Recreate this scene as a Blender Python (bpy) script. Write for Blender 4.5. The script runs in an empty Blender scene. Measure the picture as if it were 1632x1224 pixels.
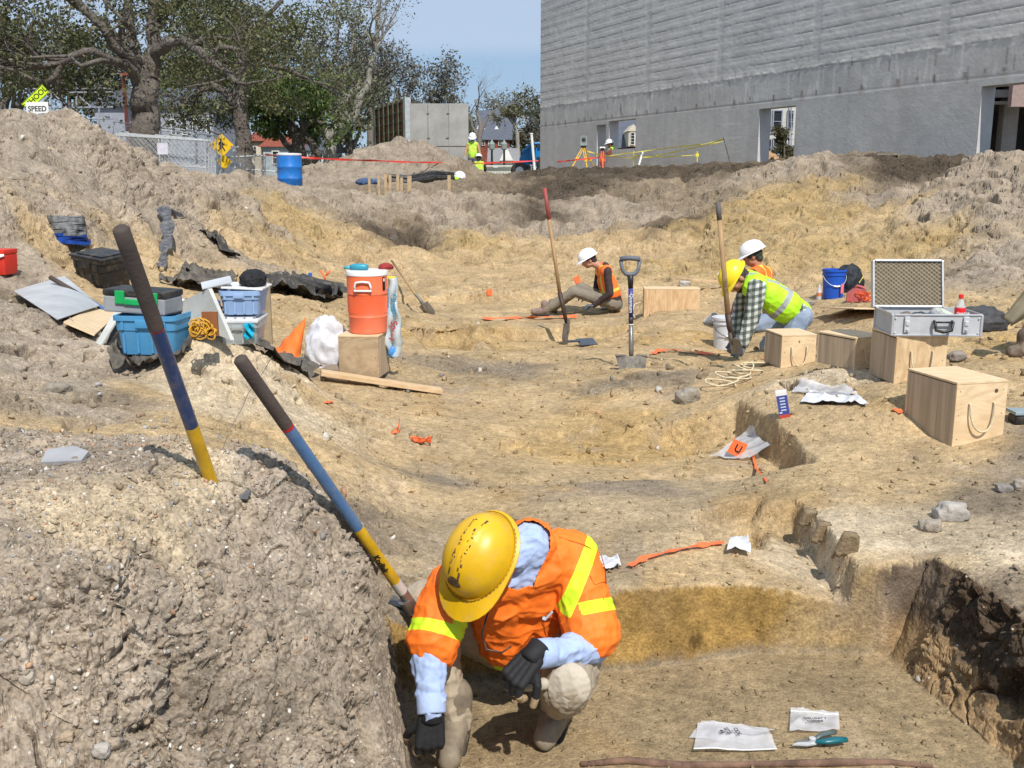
import bpy, bmesh, math, random
import numpy as np
from mathutils import Vector, Matrix, Quaternion
R = math.radians
random.seed(7); rng = np.random.default_rng(11)
scene = bpy.context.scene
col = scene.collection
# ------------------------------------------------------------ camera, sky, sun, exposure
PITCH = R(11.5); FPX = 1600.0
cam = bpy.data.cameras.new('camera'); cam.sensor_width = 36; cam.lens = 36*FPX/1632
cam.clip_start = 0.05; cam.clip_end = 6000
camo = bpy.data.objects.new('camera', cam); col.objects.link(camo)
camo.location = (0, 0, 0); camo.rotation_euler = (R(90)-PITCH, 0, 0)
scene.camera = camo
SUN_EL = R(50); SUN_AZ = math.atan2(0.31, -0.95)      # direction towards the sun, measured from +Y to +X
w = bpy.data.worlds.new('World'); scene.world = w; w.use_nodes = True
nt = w.node_tree; bg = nt.nodes['Background']
sky = nt.nodes.new('ShaderNodeTexSky'); sky.sky_type = 'NISHITA'; sky.sun_disc = False
sky.sun_elevation = SUN_EL; sky.sun_rotation = SUN_AZ
sky.air_density = 1.0; sky.dust_density = 0.4; sky.ozone_density = 3.0
# thin milky cloud veil high in the sky, above a clearer band near the horizon
tc = nt.nodes.new('ShaderNodeTexCoord'); sep = nt.nodes.new('ShaderNodeSeparateXYZ')
nt.links.new(tc.outputs['Generated'], sep.inputs[0])
nz = nt.nodes.new('ShaderNodeTexNoise'); nz.inputs['Scale'].default_value = 2.2; nz.inputs['Detail'].default_value = 5
nt.links.new(tc.outputs['Generated'], nz.inputs['Vector'])
md = nt.nodes.new('ShaderNodeMath'); md.operation = 'MULTIPLY_ADD'; md.inputs[1].default_value = 0.05
nt.links.new(nz.outputs['Fac'], md.inputs[0]); nt.links.new(sep.outputs['Z'], md.inputs[2])
mr = nt.nodes.new('ShaderNodeMapRange'); mr.interpolation_type = 'SMOOTHSTEP'
mr.inputs['From Min'].default_value = 0.128; mr.inputs['From Max'].default_value = 0.148
mr.inputs['To Min'].default_value = 0.08; mr.inputs['To Max'].default_value = 0.8
nt.links.new(md.outputs[0], mr.inputs[0])
mx = nt.nodes.new('ShaderNodeMixRGB'); mx.inputs[2].default_value = (5.8, 7.1, 9.1, 1)
mlow = nt.nodes.new('ShaderNodeMixRGB'); mlow.inputs[0].default_value = .65; mlow.inputs[2].default_value = (3.9, 5.9, 8.8, 1); nt.links.new(sky.outputs[0], mlow.inputs[1])
nt.links.new(mr.outputs[0], mx.inputs[0]); nt.links.new(mlow.outputs[0], mx.inputs[1])
nt.links.new(mx.outputs[0], bg.inputs['Color']); bg.inputs['Strength'].default_value = 0.09
sl = bpy.data.lights.new('sun', 'SUN'); sl.energy = 5.0; sl.angle = R(0.53); sl.color = (1.0, 0.955, 0.88)
so = bpy.data.objects.new('sun', sl); col.objects.link(so)
SUND = Vector((math.sin(SUN_AZ)*math.cos(SUN_EL), math.cos(SUN_AZ)*math.cos(SUN_EL), math.sin(SUN_EL)))
so.rotation_euler = (-SUND).to_track_quat('-Z', 'Y').to_euler(); so.location = (8, -12, 20)
vs = scene.view_settings; vs.view_transform = 'Standard'; vs.look = 'None'; vs.exposure = 0.0; vs.gamma = 1; vs.use_curve_mapping = False
scene.cycles.use_denoising = True
scene.cycles.max_bounces = 6; scene.cycles.diffuse_bounces = 3; scene.cycles.transparent_max_bounces = 12
# ------------------------------------------------------------ helpers: view rays to places
cP, sP = math.cos(PITCH), math.sin(PITCH)
def P(px, py, Y):
    u = (px-816)/FPX; v = (612-py)/FPX; k = Y/(cP+v*sP)
    return Vector((u*k, Y, (v*cP-sP)*k))
def F(px, py, z):
    u = (px-816)/FPX; v = (612-py)/FPX
    return P(px, py, z*(cP+v*sP)/(v*cP-sP))
# ------------------------------------------------------------ numpy noise
_perm = np.random.default_rng(3).permutation(256); _perm = np.concatenate([_perm, _perm, _perm])
_grad = np.random.default_rng(4).normal(size=(256, 3)); _grad /= np.linalg.norm(_grad, axis=1)[:, None]
def pnoise(p, seed=0):
    p = np.asarray(p, dtype=np.float64)+seed*17.31
    i = np.floor(p).astype(np.int64); f = p-i; i &= 255
    u = f*f*f*(f*(f*6-15)+10)
    out = 0
    for dx in (0, 1):
        wx = u[:, 0] if dx else 1-u[:, 0]
        for dy in (0, 1):
            wy = u[:, 1] if dy else 1-u[:, 1]
            for dz in (0, 1):
                wz = u[:, 2] if dz else 1-u[:, 2]
                h = _perm[_perm[_perm[(i[:, 0]+dx) & 255]+((i[:, 1]+dy) & 255)]+((i[:, 2]+dz) & 255)]
                g = _grad[h]
                out = out+wx*wy*wz*(g[:, 0]*(f[:, 0]-dx)+g[:, 1]*(f[:, 1]-dy)+g[:, 2]*(f[:, 2]-dz))
    return out*1.6
def sstep(x, a, b):
    t = np.clip((x-a)/(b-a), 0, 1); return t*t*(3-2*t)
# ------------------------------------------------------------ object helpers
def tag(o, label=None, cat=None, group=None, kind=None):
    if label: o['label'] = label
    if cat: o['category'] = cat
    if group: o['group'] = group
    if kind: o['kind'] = kind
    return o
def thing(name, label, cat, loc=(0, 0, 0), group=None):
    o = bpy.data.objects.new(name, None); col.objects.link(o); o.location = loc; o.empty_display_size = .1
    return tag(o, label, cat, group)
def wloc(o):
    v = Vector((0, 0, 0))
    while o: v += o.location; o = o.parent
    return v
def link_mesh(name, me, mats, parent=None, loc=None, smooth=False, label=None):
    """vertices are given in world space; they are moved to be relative to the parent or loc"""
    o = bpy.data.objects.new(name, me); col.objects.link(o)
    if not isinstance(mats, (list, tuple)): mats = [mats]
    for m in mats: me.materials.append(m)
    if parent is not None:
        off = wloc(parent); o.parent = parent
    elif loc is not None:
        off = Vector(loc); o.location = loc
    else: off = Vector((0, 0, 0))
    if off.length > 0: me.transform(Matrix.Translation(-off))
    if smooth: me.polygons.foreach_set('use_smooth', np.ones(len(me.polygons), dtype=bool))
    me.update()
    if label: o['label'] = label
    return o
def rotm(ax=(0, 0, 1), deg=0): return Matrix.Rotation(R(deg), 4, Vector(ax))
def frame(d, up=(0, 0, 1)):
    """4x4 with local Z along d"""
    d = Vector(d).normalized(); up = Vector(up)
    if abs(d.dot(up.normalized())) > .98: up = Vector((0, 1, 0))
    x = up.cross(d).normalized(); y = d.cross(x)
    m = Matrix((x, y, d)).transposed().to_4x4(); return m
def XF(loc, rz=0, rx=0, ry=0, s=1):
    return Matrix.Translation(Vector(loc)) @ Matrix.Rotation(R(rz), 4, 'Z') @ Matrix.Rotation(R(rx), 4, 'X') @ Matrix.Rotation(R(ry), 4, 'Y') @ Matrix.Scale(s, 4)
class MB:
    def __init__(s, M=None): s.v = []; s.f = []; s.mi = []; s.M = M or Matrix.Identity(4)
    def add(s, vs_, fs, mi=0, M=None):
        n = len(s.v); T = s.M @ M if M is not None else s.M
        s.v.extend([T @ Vector(a) for a in vs_]); s.f.extend([tuple(i+n for i in f) for f in fs]); s.mi.extend([mi]*len(fs))
        return s
    def box(s, c, size, M=None, mi=0, bev=0.0, taper=1.0):
        x, y, z = [a/2 for a in size]; b = min(bev, x*.9, y*.9, z*.9)
        if b <= 0:
            vs_ = [(sx*x*(taper if sz < 0 else 1), sy*y*(taper if sz < 0 else 1), sz*z) for sz in (-1, 1) for sy in (-1, 1) for sx in (-1, 1)]
            fs = [(0, 2, 3, 1), (4, 5, 7, 6), (0, 1, 5, 4), (2, 6, 7, 3), (0, 4, 6, 2), (1, 3, 7, 5)]
        else:
            bm = bmesh.new(); bmesh.ops.create_cube(bm, size=1)
            for v in bm.verts:
                t = taper if v.co.z < 0 else 1
                v.co = Vector((v.co.x*2*x*t, v.co.y*2*y*t, v.co.z*2*z))
            bmesh.ops.bevel(bm, geom=bm.edges[:], offset=b, segments=2, affect='EDGES', profile=.6)
            bm.verts.index_update(); vs_ = [v.co.copy() for v in bm.verts]; fs = [[v.index for v in f.verts] for f in bm.faces]; bm.free()
        T = Matrix.Translation(Vector(c))
        return s.add(vs_, fs, mi, (M @ T) if M is not None else T)
    def tube(s, pts, rad, n=8, mi=0, cap=True, M=None, flat=1.0):
        pts = [Vector(p) for p in pts]; m = len(pts)
        rad = [rad]*m if not isinstance(rad, (list, tuple)) else rad
        vs_ = []; fs = []; prevx = None
        for i, p in enumerate(pts):
            d = (pts[min(i+1, m-1)]-pts[max(i-1, 0)]).normalized()
            if prevx is None:
                up = Vector((0, 0, 1)) if abs(d.z) < .9 else Vector((0, 1, 0)); x = up.cross(d).normalized()
            else:
                x = (prevx-d*prevx.dot(d))
                x = x.normalized() if x.length > 1e-6 else Vector((1, 0, 0))
            prevx = x; y = d.cross(x)
            for k in range(n):
                a = 2*math.pi*k/n; vs_.append(p+x*math.cos(a)*rad[i]+y*math.sin(a)*rad[i]*flat)
        for i in range(m-1):
            for k in range(n):
                a = i*n+k; b = i*n+(k+1) % n; fs.append((a, b, b+n, a+n))
        if cap: fs.append(tuple(range(n-1, -1, -1))); fs.append(tuple((m-1)*n+k for k in range(n)))
        return s.add(vs_, fs, mi, M)
    def lathe(s, prof, n=24, M=None, mi=0, sx=1, sy=1, capb=True, capt=True):
        vs_ = []; fs = []
        for r, z in prof:
            for k in range(n):
                a = 2*math.pi*k/n; vs_.append((r*math.cos(a)*sx, r*math.sin(a)*sy, z))
        for i in range(len(prof)-1):
            for k in range(n):
                a = i*n+k; b = i*n+(k+1) % n; fs.append((a, b, b+n, a+n))
        if capb: fs.append(tuple(range(n-1, -1, -1)))
        if capt: fs.append(tuple((len(prof)-1)*n+k for k in range(n)))
        return s.add(vs_, fs, mi, M)
    def ell(s, c, r, M=None, mi=0, nu=16, nv=10):
        prof = [(max(math.sin(math.pi*i/nv), 1e-3), -math.cos(math.pi*i/nv)) for i in range(nv+1)]
        T = Matrix.Translation(Vector(c)) @ (M if M is not None else Matrix.Identity(4)) @ Matrix.Diagonal((r[0], r[1], r[2], 1))
        return s.lathe(prof, nu, T, mi)
    def capsule(s, a, b, ra, rb, n=14):
        a = Vector(a); b = Vector(b); d = b-a; L = d.length
        if L < 1e-6: return s.ell(a, (ra,)*3)
        M = Matrix.Translation(a) @ frame(d); prof = []
        for i in range(6): t = math.pi/2*i/5; prof.append((max(ra*math.sin(t), 1e-4), -ra*math.cos(t)))
        for i in range(6): t = math.pi/2*i/5; prof.append((max(rb*math.cos(t), 1e-4), L+rb*math.sin(t)))
        return s.lathe(prof, n, M)
    def prism(s, pts, h, M=None, mi=0):
        """2D outline extruded along local Z from 0 to h"""
        n = len(pts); vs_ = [(x, y, 0) for x, y in pts]+[(x, y, h) for x, y in pts]
        fs = [tuple(range(n-1, -1, -1)), tuple(range(n, 2*n))]+[(i, (i+1) % n, (i+1) % n+n, i+n) for i in range(n)]
        return s.add(vs_, fs, mi, M)
    def grid(s, fn, nu, nv, mi=0, M=None, thick=0):
        vs_ = [Vector(fn(i/nu, j/nv)) for j in range(nv+1) for i in range(nu+1)]
        fs = [(j*(nu+1)+i, j*(nu+1)+i+1, (j+1)*(nu+1)+i+1, (j+1)*(nu+1)+i) for j in range(nv) for i in range(nu)]
        if thick:
            N = len(vs_); nrm = [Vector((0, 0, 0)) for _ in vs_]
            for f in fs:
                q = (vs_[f[2]]-vs_[f[0]]).cross(vs_[f[3]]-vs_[f[1]])
                for k in f: nrm[k] += q
            vs_ = vs_+[v-(nn.normalized() if nn.length > 0 else Vector((0, 0, 1)))*thick for v, nn in zip(vs_, nrm)]
            top = list(fs); fs = fs+[tuple(k+N for k in reversed(f)) for f in top]
            rim = [i for i in range(nu+1)]+[j*(nu+1)+nu for j in range(1, nv+1)]+[nv*(nu+1)+i for i in range(nu-1, -1, -1)]+[j*(nu+1) for j in range(nv-1, 0, -1)]
            for a, b in zip(rim, rim[1:]+rim[:1]): fs.append((b, a, a+N, b+N))
        return s.add(vs_, fs, mi, M)
    def mesh(s, name):
        me = bpy.data.meshes.new(name); me.from_pydata([tuple(v) for v in s.v], [], s.f)
        if any(s.mi): me.polygons.foreach_set('material_index', s.mi)
        me.update(); return me
    def build(s, name, mats, parent=None, loc=None, smooth=False, label=None, ang=None):
        o = link_mesh(name, s.mesh(name), mats, parent, loc, smooth or ang is not None, label)
        if ang is not None: o.data.set_sharp_from_angle(angle=R(ang))
        return o
def solo(mb, name, mats, label, cat, loc, group=None, kind=None, smooth=False, ang=None):
    return tag(mb.build(name, mats, None, loc, smooth, None, ang), label, cat, group, kind)
def np_mesh(name, V, Q):
    """V (n,3), Q (m,k) arrays"""
    me = bpy.data.meshes.new(name); k = Q.shape[1]
    me.vertices.add(len(V)); me.vertices.foreach_set('co', np.ascontiguousarray(V, dtype=np.float32).ravel())
    me.loops.add(Q.size); me.loops.foreach_set('vertex_index', Q.astype(np.int32).ravel())
    me.polygons.add(len(Q)); me.polygons.foreach_set('loop_start', np.arange(0, Q.size, k, dtype=np.int32))
    try: me.polygons.foreach_set('loop_total', np.full(len(Q), k, dtype=np.int32))
    except Exception: pass
    me.update(calc_edges=True); return me
def co_np(me):
    a = np.empty(len(me.vertices)*3, dtype=np.float32); me.vertices.foreach_get('co', a); return a.reshape(-1, 3).astype(np.float64)
def no_np(me):
    a = np.empty(len(me.vertices)*3, dtype=np.float32); me.vertices.foreach_get('normal', a); return a.reshape(-1, 3).astype(np.float64)
def set_co(me, a): me.vertices.foreach_set('co', np.ascontiguousarray(a, dtype=np.float32).ravel()); me.update()
def text_mb(mb, s, size, M, mi=0, depth=0.0006, bold=0):
    """real lettering, converted to mesh; local X = reading direction, local Z = facing"""
    cu = bpy.data.curves.new('t', 'FONT'); cu.body = s; cu.size = size; cu.extrude = depth; cu.align_x = 'CENTER'; cu.align_y = 'CENTER'; cu.offset = bold
    ob = bpy.data.objects.new('t', cu); col.objects.link(ob)
    me = bpy.data.meshes.new_from_object(ob)
    mb.add([v.co.copy() for v in me.vertices], [tuple(p.vertices) for p in me.polygons], mi, M)
    bpy.data.objects.remove(ob); bpy.data.curves.remove(cu); bpy.data.meshes.remove(me)
    return mb
# ------------------------------------------------------------ materials
_mc = {}
def mat(name, c, rough=.6, var=.12, vs_=6, bump=.15, bs=40, metal=0, c2=None, alpha=1, trans=0, ior=1.45, spec=.5, sheen=0, dirt=0, bd=0.004, coat=0):
    if name in _mc: return _mc[name]
    m = bpy.data.materials.new(name); m.use_nodes = True; n = m.node_tree; b = n.nodes['Principled BSDF']; _mc[name] = m
    b.inputs['Roughness'].default_value = rough; b.inputs['Metallic'].default_value = metal
    b.inputs['Specular IOR Level'].default_value = spec; b.inputs['IOR'].default_value = ior
    if alpha < 1: b.inputs['Alpha'].default_value = alpha
    if trans: b.inputs['Transmission Weight'].default_value = trans
    if sheen: b.inputs['Sheen Weight'].default_value = sheen
    if coat: b.inputs['Coat Weight'].default_value = coat
    c = tuple(c)+(1,); c2 = tuple(c2)+(1,) if c2 else tuple(min(1, a*(1-var*2)) for a in c[:3])+(1,)
    t = n.nodes.new('ShaderNodeTexCoord')
    nz = n.nodes.new('ShaderNodeTexNoise'); nz.inputs['Scale'].default_value = vs_; nz.inputs['Detail'].default_value = 6; nz.inputs['Roughness'].default_value = .65
    n.links.new(t.outputs['Object'], nz.inputs['Vector'])
    mr = n.nodes.new('ShaderNodeMapRange'); mr.inputs['From Min'].default_value = .38; mr.inputs['From Max'].default_value = .66
    n.links.new(nz.outputs['Fac'], mr.inputs[0])
    mx = n.nodes.new('ShaderNodeMixRGB'); mx.inputs[1].default_value = c; mx.inputs[2].default_value = c2
    n.links.new(mr.outputs[0], mx.inputs[0]); out = mx.outputs[0]
    if dirt:
        n2 = n.nodes.new('ShaderNodeTexNoise'); n2.inputs['Scale'].default_value = vs_*2.7; n2.inputs['Detail'].default_value = 8; n2.inputs['Roughness'].default_value = .75
        n.links.new(t.outputs['Object'], n2.inputs['Vector'])
        r2 = n.nodes.new('ShaderNodeMapRange'); r2.inputs['From Min'].default_value = .5; r2.inputs['From Max'].default_value = .75; r2.inputs['To Max'].default_value = dirt
        n.links.new(n2.outputs['Fac'], r2.inputs[0])
        m2 = n.nodes.new('ShaderNodeMixRGB'); m2.inputs[2].default_value = (.36, .27, .17, 1)
        n.links.new(r2.outputs[0], m2.inputs[0]); n.links.new(out, m2.inputs[1]); out = m2.outputs[0]
    n.links.new(out, b.inputs['Base Color'])
    if bump:
        n3 = n.nodes.new('ShaderNodeTexNoise'); n3.inputs['Scale'].default_value = bs; n3.inputs['Detail'].default_value = 4
        n.links.new(t.outputs['Object'], n3.inputs['Vector'])
        bp = n.nodes.new('ShaderNodeBump'); bp.inputs['Strength'].default_value = bump; bp.inputs['Distance'].default_value = bd
        n.links.new(n3.outputs['Fac'], bp.inputs['Height']); n.links.new(bp.outputs[0], b.inputs['Normal'])
    return m
# ------------------------------------------------------------ the ground: one sheet, dug and heaped
CK = dict(G=(.275,.224,.170), T=(.372,.270,.150), Y=(.325,.232,.112), L=(.43,.345,.235), D=(.066,.050,.035), M=(.262,.215,.165), K=(.315,.238,.145), B=(.20,.157,.109), O=(.36,.245,.11), F=(.30,.24,.17))
CP = []   # (X,Y,Z,colour,rough)
def cz(z, c, r, *pp):
    for px, py in pp: v = F(px, py, z); CP.append((v.x, v.y, v.z, c, r))
def cy(c, r, *pp):
    for px, py, Y in pp: v = P(px, py, Y); CP.append((v.x, v.y, v.z, c, r))
def cw(c, r, *pp):
    for p in pp: CP.append((p[0], p[1], p[2], c, r))
cz(-1.62,'T',.35,(700,660),(650,740),(800,740),(1000,740),(750,800),(1130,690))
cz(-1.60,'K',.35,(640,820),(900,800),(1050,800),(1000,870),(620,900),(980,935),(1150,760))
cz(-1.60,'T',.3,(1100,900),(1200,930),(1130,640),(1080,925))
cz(-1.55,'T',.4,(1420,925),(560,640))
cz(-1.68,'T',.4,(850,640),(1000,650),(700,560),(920,600)); cz(-1.54,'B',.8,(1050,602)); cz(-1.6,'B',.8,(770,575))
cz(-1.72,'T',.4,(900,560),(1080,560),(700,500),(1080,500),(700,470),(700,430),(600,470),(1150,520),(800,560))
cz(-1.80,'T',.4,(900,500),(800,500)); cz(-1.75,'T',.5,(850,460),(1000,470),(850,430),(1000,430)); cz(-1.65,'T',.6,(560,430))
cz(-1.45,'T',.4,(1245,668),(1450,700)); cz(-1.38,'T',.5,(1340,640)); cz(-1.30,'L',.6,(1300,592),(1380,600)); cz(-1.42,'B',.4,(1632,720))
cz(-1.5,'T',.35,(1300,760),(1450,780),(1200,600)); cz(-1.48,'B',.35,(1600,790)); cz(-1.52,'L',.35,(1350,840),(1500,850)); cz(-1.48,'L',.4,(1632,880)); cz(-1.5,'B',.5,(1640,945),(1700,960))
cz(-1.62,'T',.5,(1180,575)); cz(-1.6,'T',.5,(1150,470),(1250,450)); cz(-1.4,'Y',.7,(1400,425)); cz(-1.3,'B',.8,(1500,440)); cz(-1.15,'G',1,(1600,430))
cy('T',.45,(1560,715,5.3),(1460,612,6.1),(1550,560,7.4),(1620,600,6.5),(1560,520,8.7),(1632,500,9.2),(1330,480,12.6),(1400,500,10.5),(1250,560,9.3),(1230,590,7.8),(1480,540,8.4),(1490,590,7.0))
cy('Y',.8,(1200,345,21),(1230,312,23),(1350,345,21),(1500,390,17),(1300,390,18),(1130,360,21),(1060,410,19),(1180,420,17))
cy('T',.8,(1400,350,20),(960,385,21),(1040,385,20.5),(900,400,21),(800,385,22),(1330,430,15.5))
cy('G',1,(1450,310,22),(1580,350,17),(1632,310,17.5),(1600,400,14.5),(1560,250,21),(1632,243,21),(1300,246,25.5),(1220,262,26),(1560,300,19))
cy('D',.9,(1470,268,24),(1400,254,25.5),(1180,270,28),(1060,274,29),(960,275,30),(870,270,31),(900,290,28),(850,310,27),(862,345,24.5))
cy('G',1,(940,325,25),(1000,350,23),(900,365,23)); cy('B',1,(1050,296,27),(1050,325,25),(1110,330,24.5),(1140,290,27))
cy('D',.8,(1080,360,21.5)); cy('D',1,(832,298,27.8),(872,300,27.6),(862,315,26.6))
cz(-1.68,'O',.5,(985,665),(1030,700),(960,700)); cz(-1.70,'O',.6,(1085,532),(690,535)); cz(-1.61,'B',.35,(1000,775),(1060,785),(700,760)); cz(-1.3,'O',.6,(1600,545))
cy('G',1,(740,355,23.5),(560,330,23),(700,320,24.5),(800,315,25),(520,303,26),(463,301,26),(600,320,24.5)); cy('B',1,(640,350,23),(700,300,27),(600,302,27),(820,292,28),(760,290,30))
cy('D',.9,(640,388,22)); cy('Y',.8,(760,378,22),(480,345,20),(430,350,18.5),(450,400,17)); cy('T',.8,(560,385,20),(700,400,21),(500,420,17))
cy('M',.8,(645,213,35),(560,236,34),(715,244,34),(685,226,34.6),(650,270,32),(560,285,30),(610,225,35)); cy('B',.6,(760,283,33),(753,286,41),(690,290,30))
cw('B',.5,(-6,40,.1),(-3.5,41,.05),(-1.4,41,.02),(-9,42,.1),(-14,32,.1),(-18,45,.1),(-25,40,.3),(-30,60,.2),(-10,60,.0),(0,60,0),(3,47,.5),(6,42,.6),(10,34,.6),(14,28,.6),(16,34,.5),(30,50,.2),(30,20,.3),(22,12,0),(0,45,.1),(-1,34,-.1))
cw('F',.2,(0,110,0),(90,110,.2),(-90,110,.3),(300,500,0),(-300,500,0),(0,1500,-1),(-60,50,.3),(70,50,.3),(-40,25,.3))
cy('M',.8,(0,200,12.5),(40,186,13.0),(0,215,14.6),(40,200,14.8),(-60,230,14.6),(50,250,12.2),(150,270,13),(330,370,14.5),(250,350,13)); cy('G',.8,(110,180,14),(150,199,15),(200,231,16),(260,262,17),(300,273,18),(380,274,21),(430,292,22.5),(380,287,34),(450,288,33),(490,284,34),(300,287,34),(250,300,14.5),(350,300,17),(400,320,18),(100,330,11),(0,330,10.3),(-60,330,10),(-60,205,12))
cw('G',.8,(-8.5,18.5,.1),(-11.5,19,.5),(-6.5,21,0),(-12,27,.1),(-16,18,.5),(-18,12,1.2),(-14,8,.6),(-5.6,24,-.1))
cy('T',.7,(260,430,11.5),(330,430,12.5),(400,400,15),(60,392,10.3),(150,405,10.8),(190,465,9.6),(290,445,11),(330,480,10.2),(430,470,11.5),(480,500,10.5),(520,560,8.5),(430,545,9.2),(150,470,9.2))
cy('G',.9,(0,440,9.3),(60,435,9.6)); cy('B',.6,(60,484,8.7),(110,505,8.3),(160,545,7.7),(250,562,7.2),(320,560,7.4),(400,562,8.0)); cy('B',.6,(30,472,8.9))
cy('G',1,(0,473,7.0),(60,508,6.6),(120,552,6.3),(185,594,6.0),(0,560,5.6),(80,605,5.4),(120,650,4.7),(-80,480,6.5)); cy('B',1,(0,640,4.6),(180,628,5.2))
cy('L',.7,(370,532,6.2),(335,543,6.1),(430,572,6.2),(300,582,5.9),(370,600,5.6),(460,620,5.9),(400,545,6.3),(350,645,5.2),(300,622,5.45),(430,625,5.7)); cy('T',.6,(230,615,5.4),(500,640,6.1),(300,660,4.8),(420,675,5.0),(200,690,4.2),(60,700,3.8),(330,706,4.2),(450,735,4.5),(560,740,5.0))
cy('B',.5,(520,790,4.35),(600,860,4.1),(640,930,3.9),(650,980,3.72))
cy('G',1,(0,722,2.7),(100,715,2.75),(200,712,2.75),(430,712,2.9),(480,745,2.9),(560,820,3.0),(600,880,3.05),(635,950,3.12),(-90,725,2.6)); cy('L',1,(330,708,2.85),(120,830,2.3),(250,830,2.42),(350,790,2.62))
cy('G',1,(0,850,2.2),(400,860,2.6),(500,860,2.75),(0,960,2.0),(100,950,2.05),(215,955,2.1),(0,1080,1.9),(100,1090,1.95),(200,1100,2.0),(0,1224,1.8),(190,1224,1.88),(-90,1224,1.75),(-90,950,1.95))
cy('G',1,(262,960,2.25),(265,1100,2.12),(245,1224,2.0),(400,960,2.43),(400,1100,2.27),(400,1224,2.12),(520,950,2.65),(520,1080,2.48),(520,1224,2.33),(600,960,2.88),(610,1050,2.78),(600,1150,2.66),(580,1224,2.55),(640,1040,3.15))
cw('B',.5,(0,2.6,-1.6),(1.2,2.6,-1.6),(2.4,2.8,-1.5),(-.3,2.2,-1.65),(0,1,-1.6),(1.5,1,-1.6),(-1.2,1.2,-1.2),(-.8,1.5,-1.35),(3,1.5,-1.5),(-2.5,1.5,-.9),(3.2,4,-1.45),(4.5,6,-1.2),(-3,2.6,-.7),(7,9,-1.1),(10,14,-.6),(-4.5,4,-.6),(-7,6,-.1))
_cp = np.array([(a[0], a[1], a[2]) for a in CP]); _cc = np.array([CK[a[3]] for a in CP]); _cr = np.array([a[4] for a in CP])
def _dom(X, Y): return np.stack([X/Y*1.15, np.log(Y)*1.35], 1)
_d = _dom(_cp[:, 0], _cp[:, 1]); _K = np.sqrt(((_d[:, None]-_d[None])**2).sum(2)+1e-4)
_A = np.zeros((len(_d)+3,)*2); _A[:-3, :-3] = _K+np.eye(len(_d))*1e-3; _A[:-3, -3:] = np.c_[np.ones(len(_d)), _d]; _A[-3:, :-3] = _A[:-3, -3:].T
_sol = np.linalg.solve(_A, np.r_[_cp[:, 2]/_cp[:, 1], 0, 0, 0])     # interpolate height as a slope so scale is even near and far
def poly_w(pts, z): return [(F(a, b, z).x, F(a, b, z).y) for a, b in pts]
def conv(X, Y, poly, ws):
    m = np.ones(len(X)); n = len(poly)
    ar = sum(poly[i][0]*poly[(i+1) % n][1]-poly[(i+1) % n][0]*poly[i][1] for i in range(n)); sg = 1 if ar > 0 else -1
    for i in range(n):
        (x0, y0), (x1, y1) = poly[i], poly[(i+1) % n]; L = math.hypot(x1-x0, y1-y0)
        d = sg*((x1-x0)*(Y-y0)-(y1-y0)*(X-x0))/L; w_ = ws[i] if isinstance(ws, (list, tuple)) else ws
        m = np.minimum(m, sstep(d, -w_*.5, w_*.5))
    return m
TR = poly_w([(632,1060),(985,1050),(1200,1044),(1436,1020),(1560,1135),(1700,1250),(1800,1700),(1300,1700),(700,1700),(640,1420),(622,1230)], -1.93)
TRW = [.05,.05,.06,.20,.22,.2,.3,.3,.3,.2,.1]
PITS = [(poly_w([(1116,820),(1208,812),(1216,858),(1140,852)], -1.6), [.04,.12,.1,.12], .10),
        (poly_w([(668,522),(745,516),(752,550),(682,555)], -1.7), [.08,.3,.2,.3], .2),
        (poly_w([(775,519),(1000,512),(1012,546),(785,553)], -1.72), [.1,.5,.2,.5], .14),
        (poly_w([(630,468),(910,460),(1010,470),(1030,508),(760,511),(640,498)], -1.74), [.1,.6,.6,.4,.4,.6], .16),
        (poly_w([(1120,470),(1330,455),(1330,540),(1130,566)], -1.62), [.4,.9,.4,.6], .1),
        (poly_w([(1060,418),(1120,410),(1130,432),(1060,436)], -1.6), .4, .2)]
def _sc(a, b, z): p, q = F(a[0], a[1], z), F(b[0], b[1], z); return (p.x, p.y, q.x, q.y)
SCARP = [(_sc((1180,640),(1292,726),-1.5), .24, .9, .03), (_sc((1272,802),(1372,905),-1.53), .19, .3, .03),
         (_sc((600,388),(820,395),-1.6), .0, 1, .1)]
def base_z(X, Y):
    D = _dom(X, Y); s = np.full(len(X), _sol[-3])+D@_sol[-2:]
    for i in range(len(_d)):
        s += _sol[i]*np.sqrt((D[:, 0]-_d[i, 0])**2+(D[:, 1]-_d[i, 1])**2+1e-4)
    return s*Y
def ground_fields(X, Y, z):
    z = z*(1-sstep(Y, 44, 60))
    q = np.stack([X*3, Y*3, 0*X], 1); wx = pnoise(q, 1)*.03+pnoise(q*4, 3)*.014; wy = pnoise(q, 2)*.03+pnoise(q*4, 4)*.014
    X2, Y2 = X+wx, Y+wy; flat = np.zeros(len(X))
    for poly, w_, dep in PITS:
        m = conv(X2, Y2, poly, w_); z = z-dep*m; flat = np.maximum(flat, m*.5)
    for (x0, y0, x1, y1), drop, fade, w_ in SCARP:
        L = math.hypot(x1-x0, y1-y0); t = ((X2-x0)*(x1-x0)+(Y2-y0)*(y1-y0))/L/L
        d = -((x1-x0)*(Y2-y0)-(y1-y0)*(X2-x0))/L
        z = z-drop*sstep(d, -w_, w_)*np.exp(-np.maximum(d, 0)/fade)*sstep(t, -.08, .06)*(1-sstep(t, .94, 1.08))
    m = conv(X2, Y2, TR, TRW)
    # the block's foot keeps its own slope on the left of the trench
    z = z*(1-m)+(-1.93)*m
    return z, np.maximum(flat, m), m
QUAL = 1.0
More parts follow.
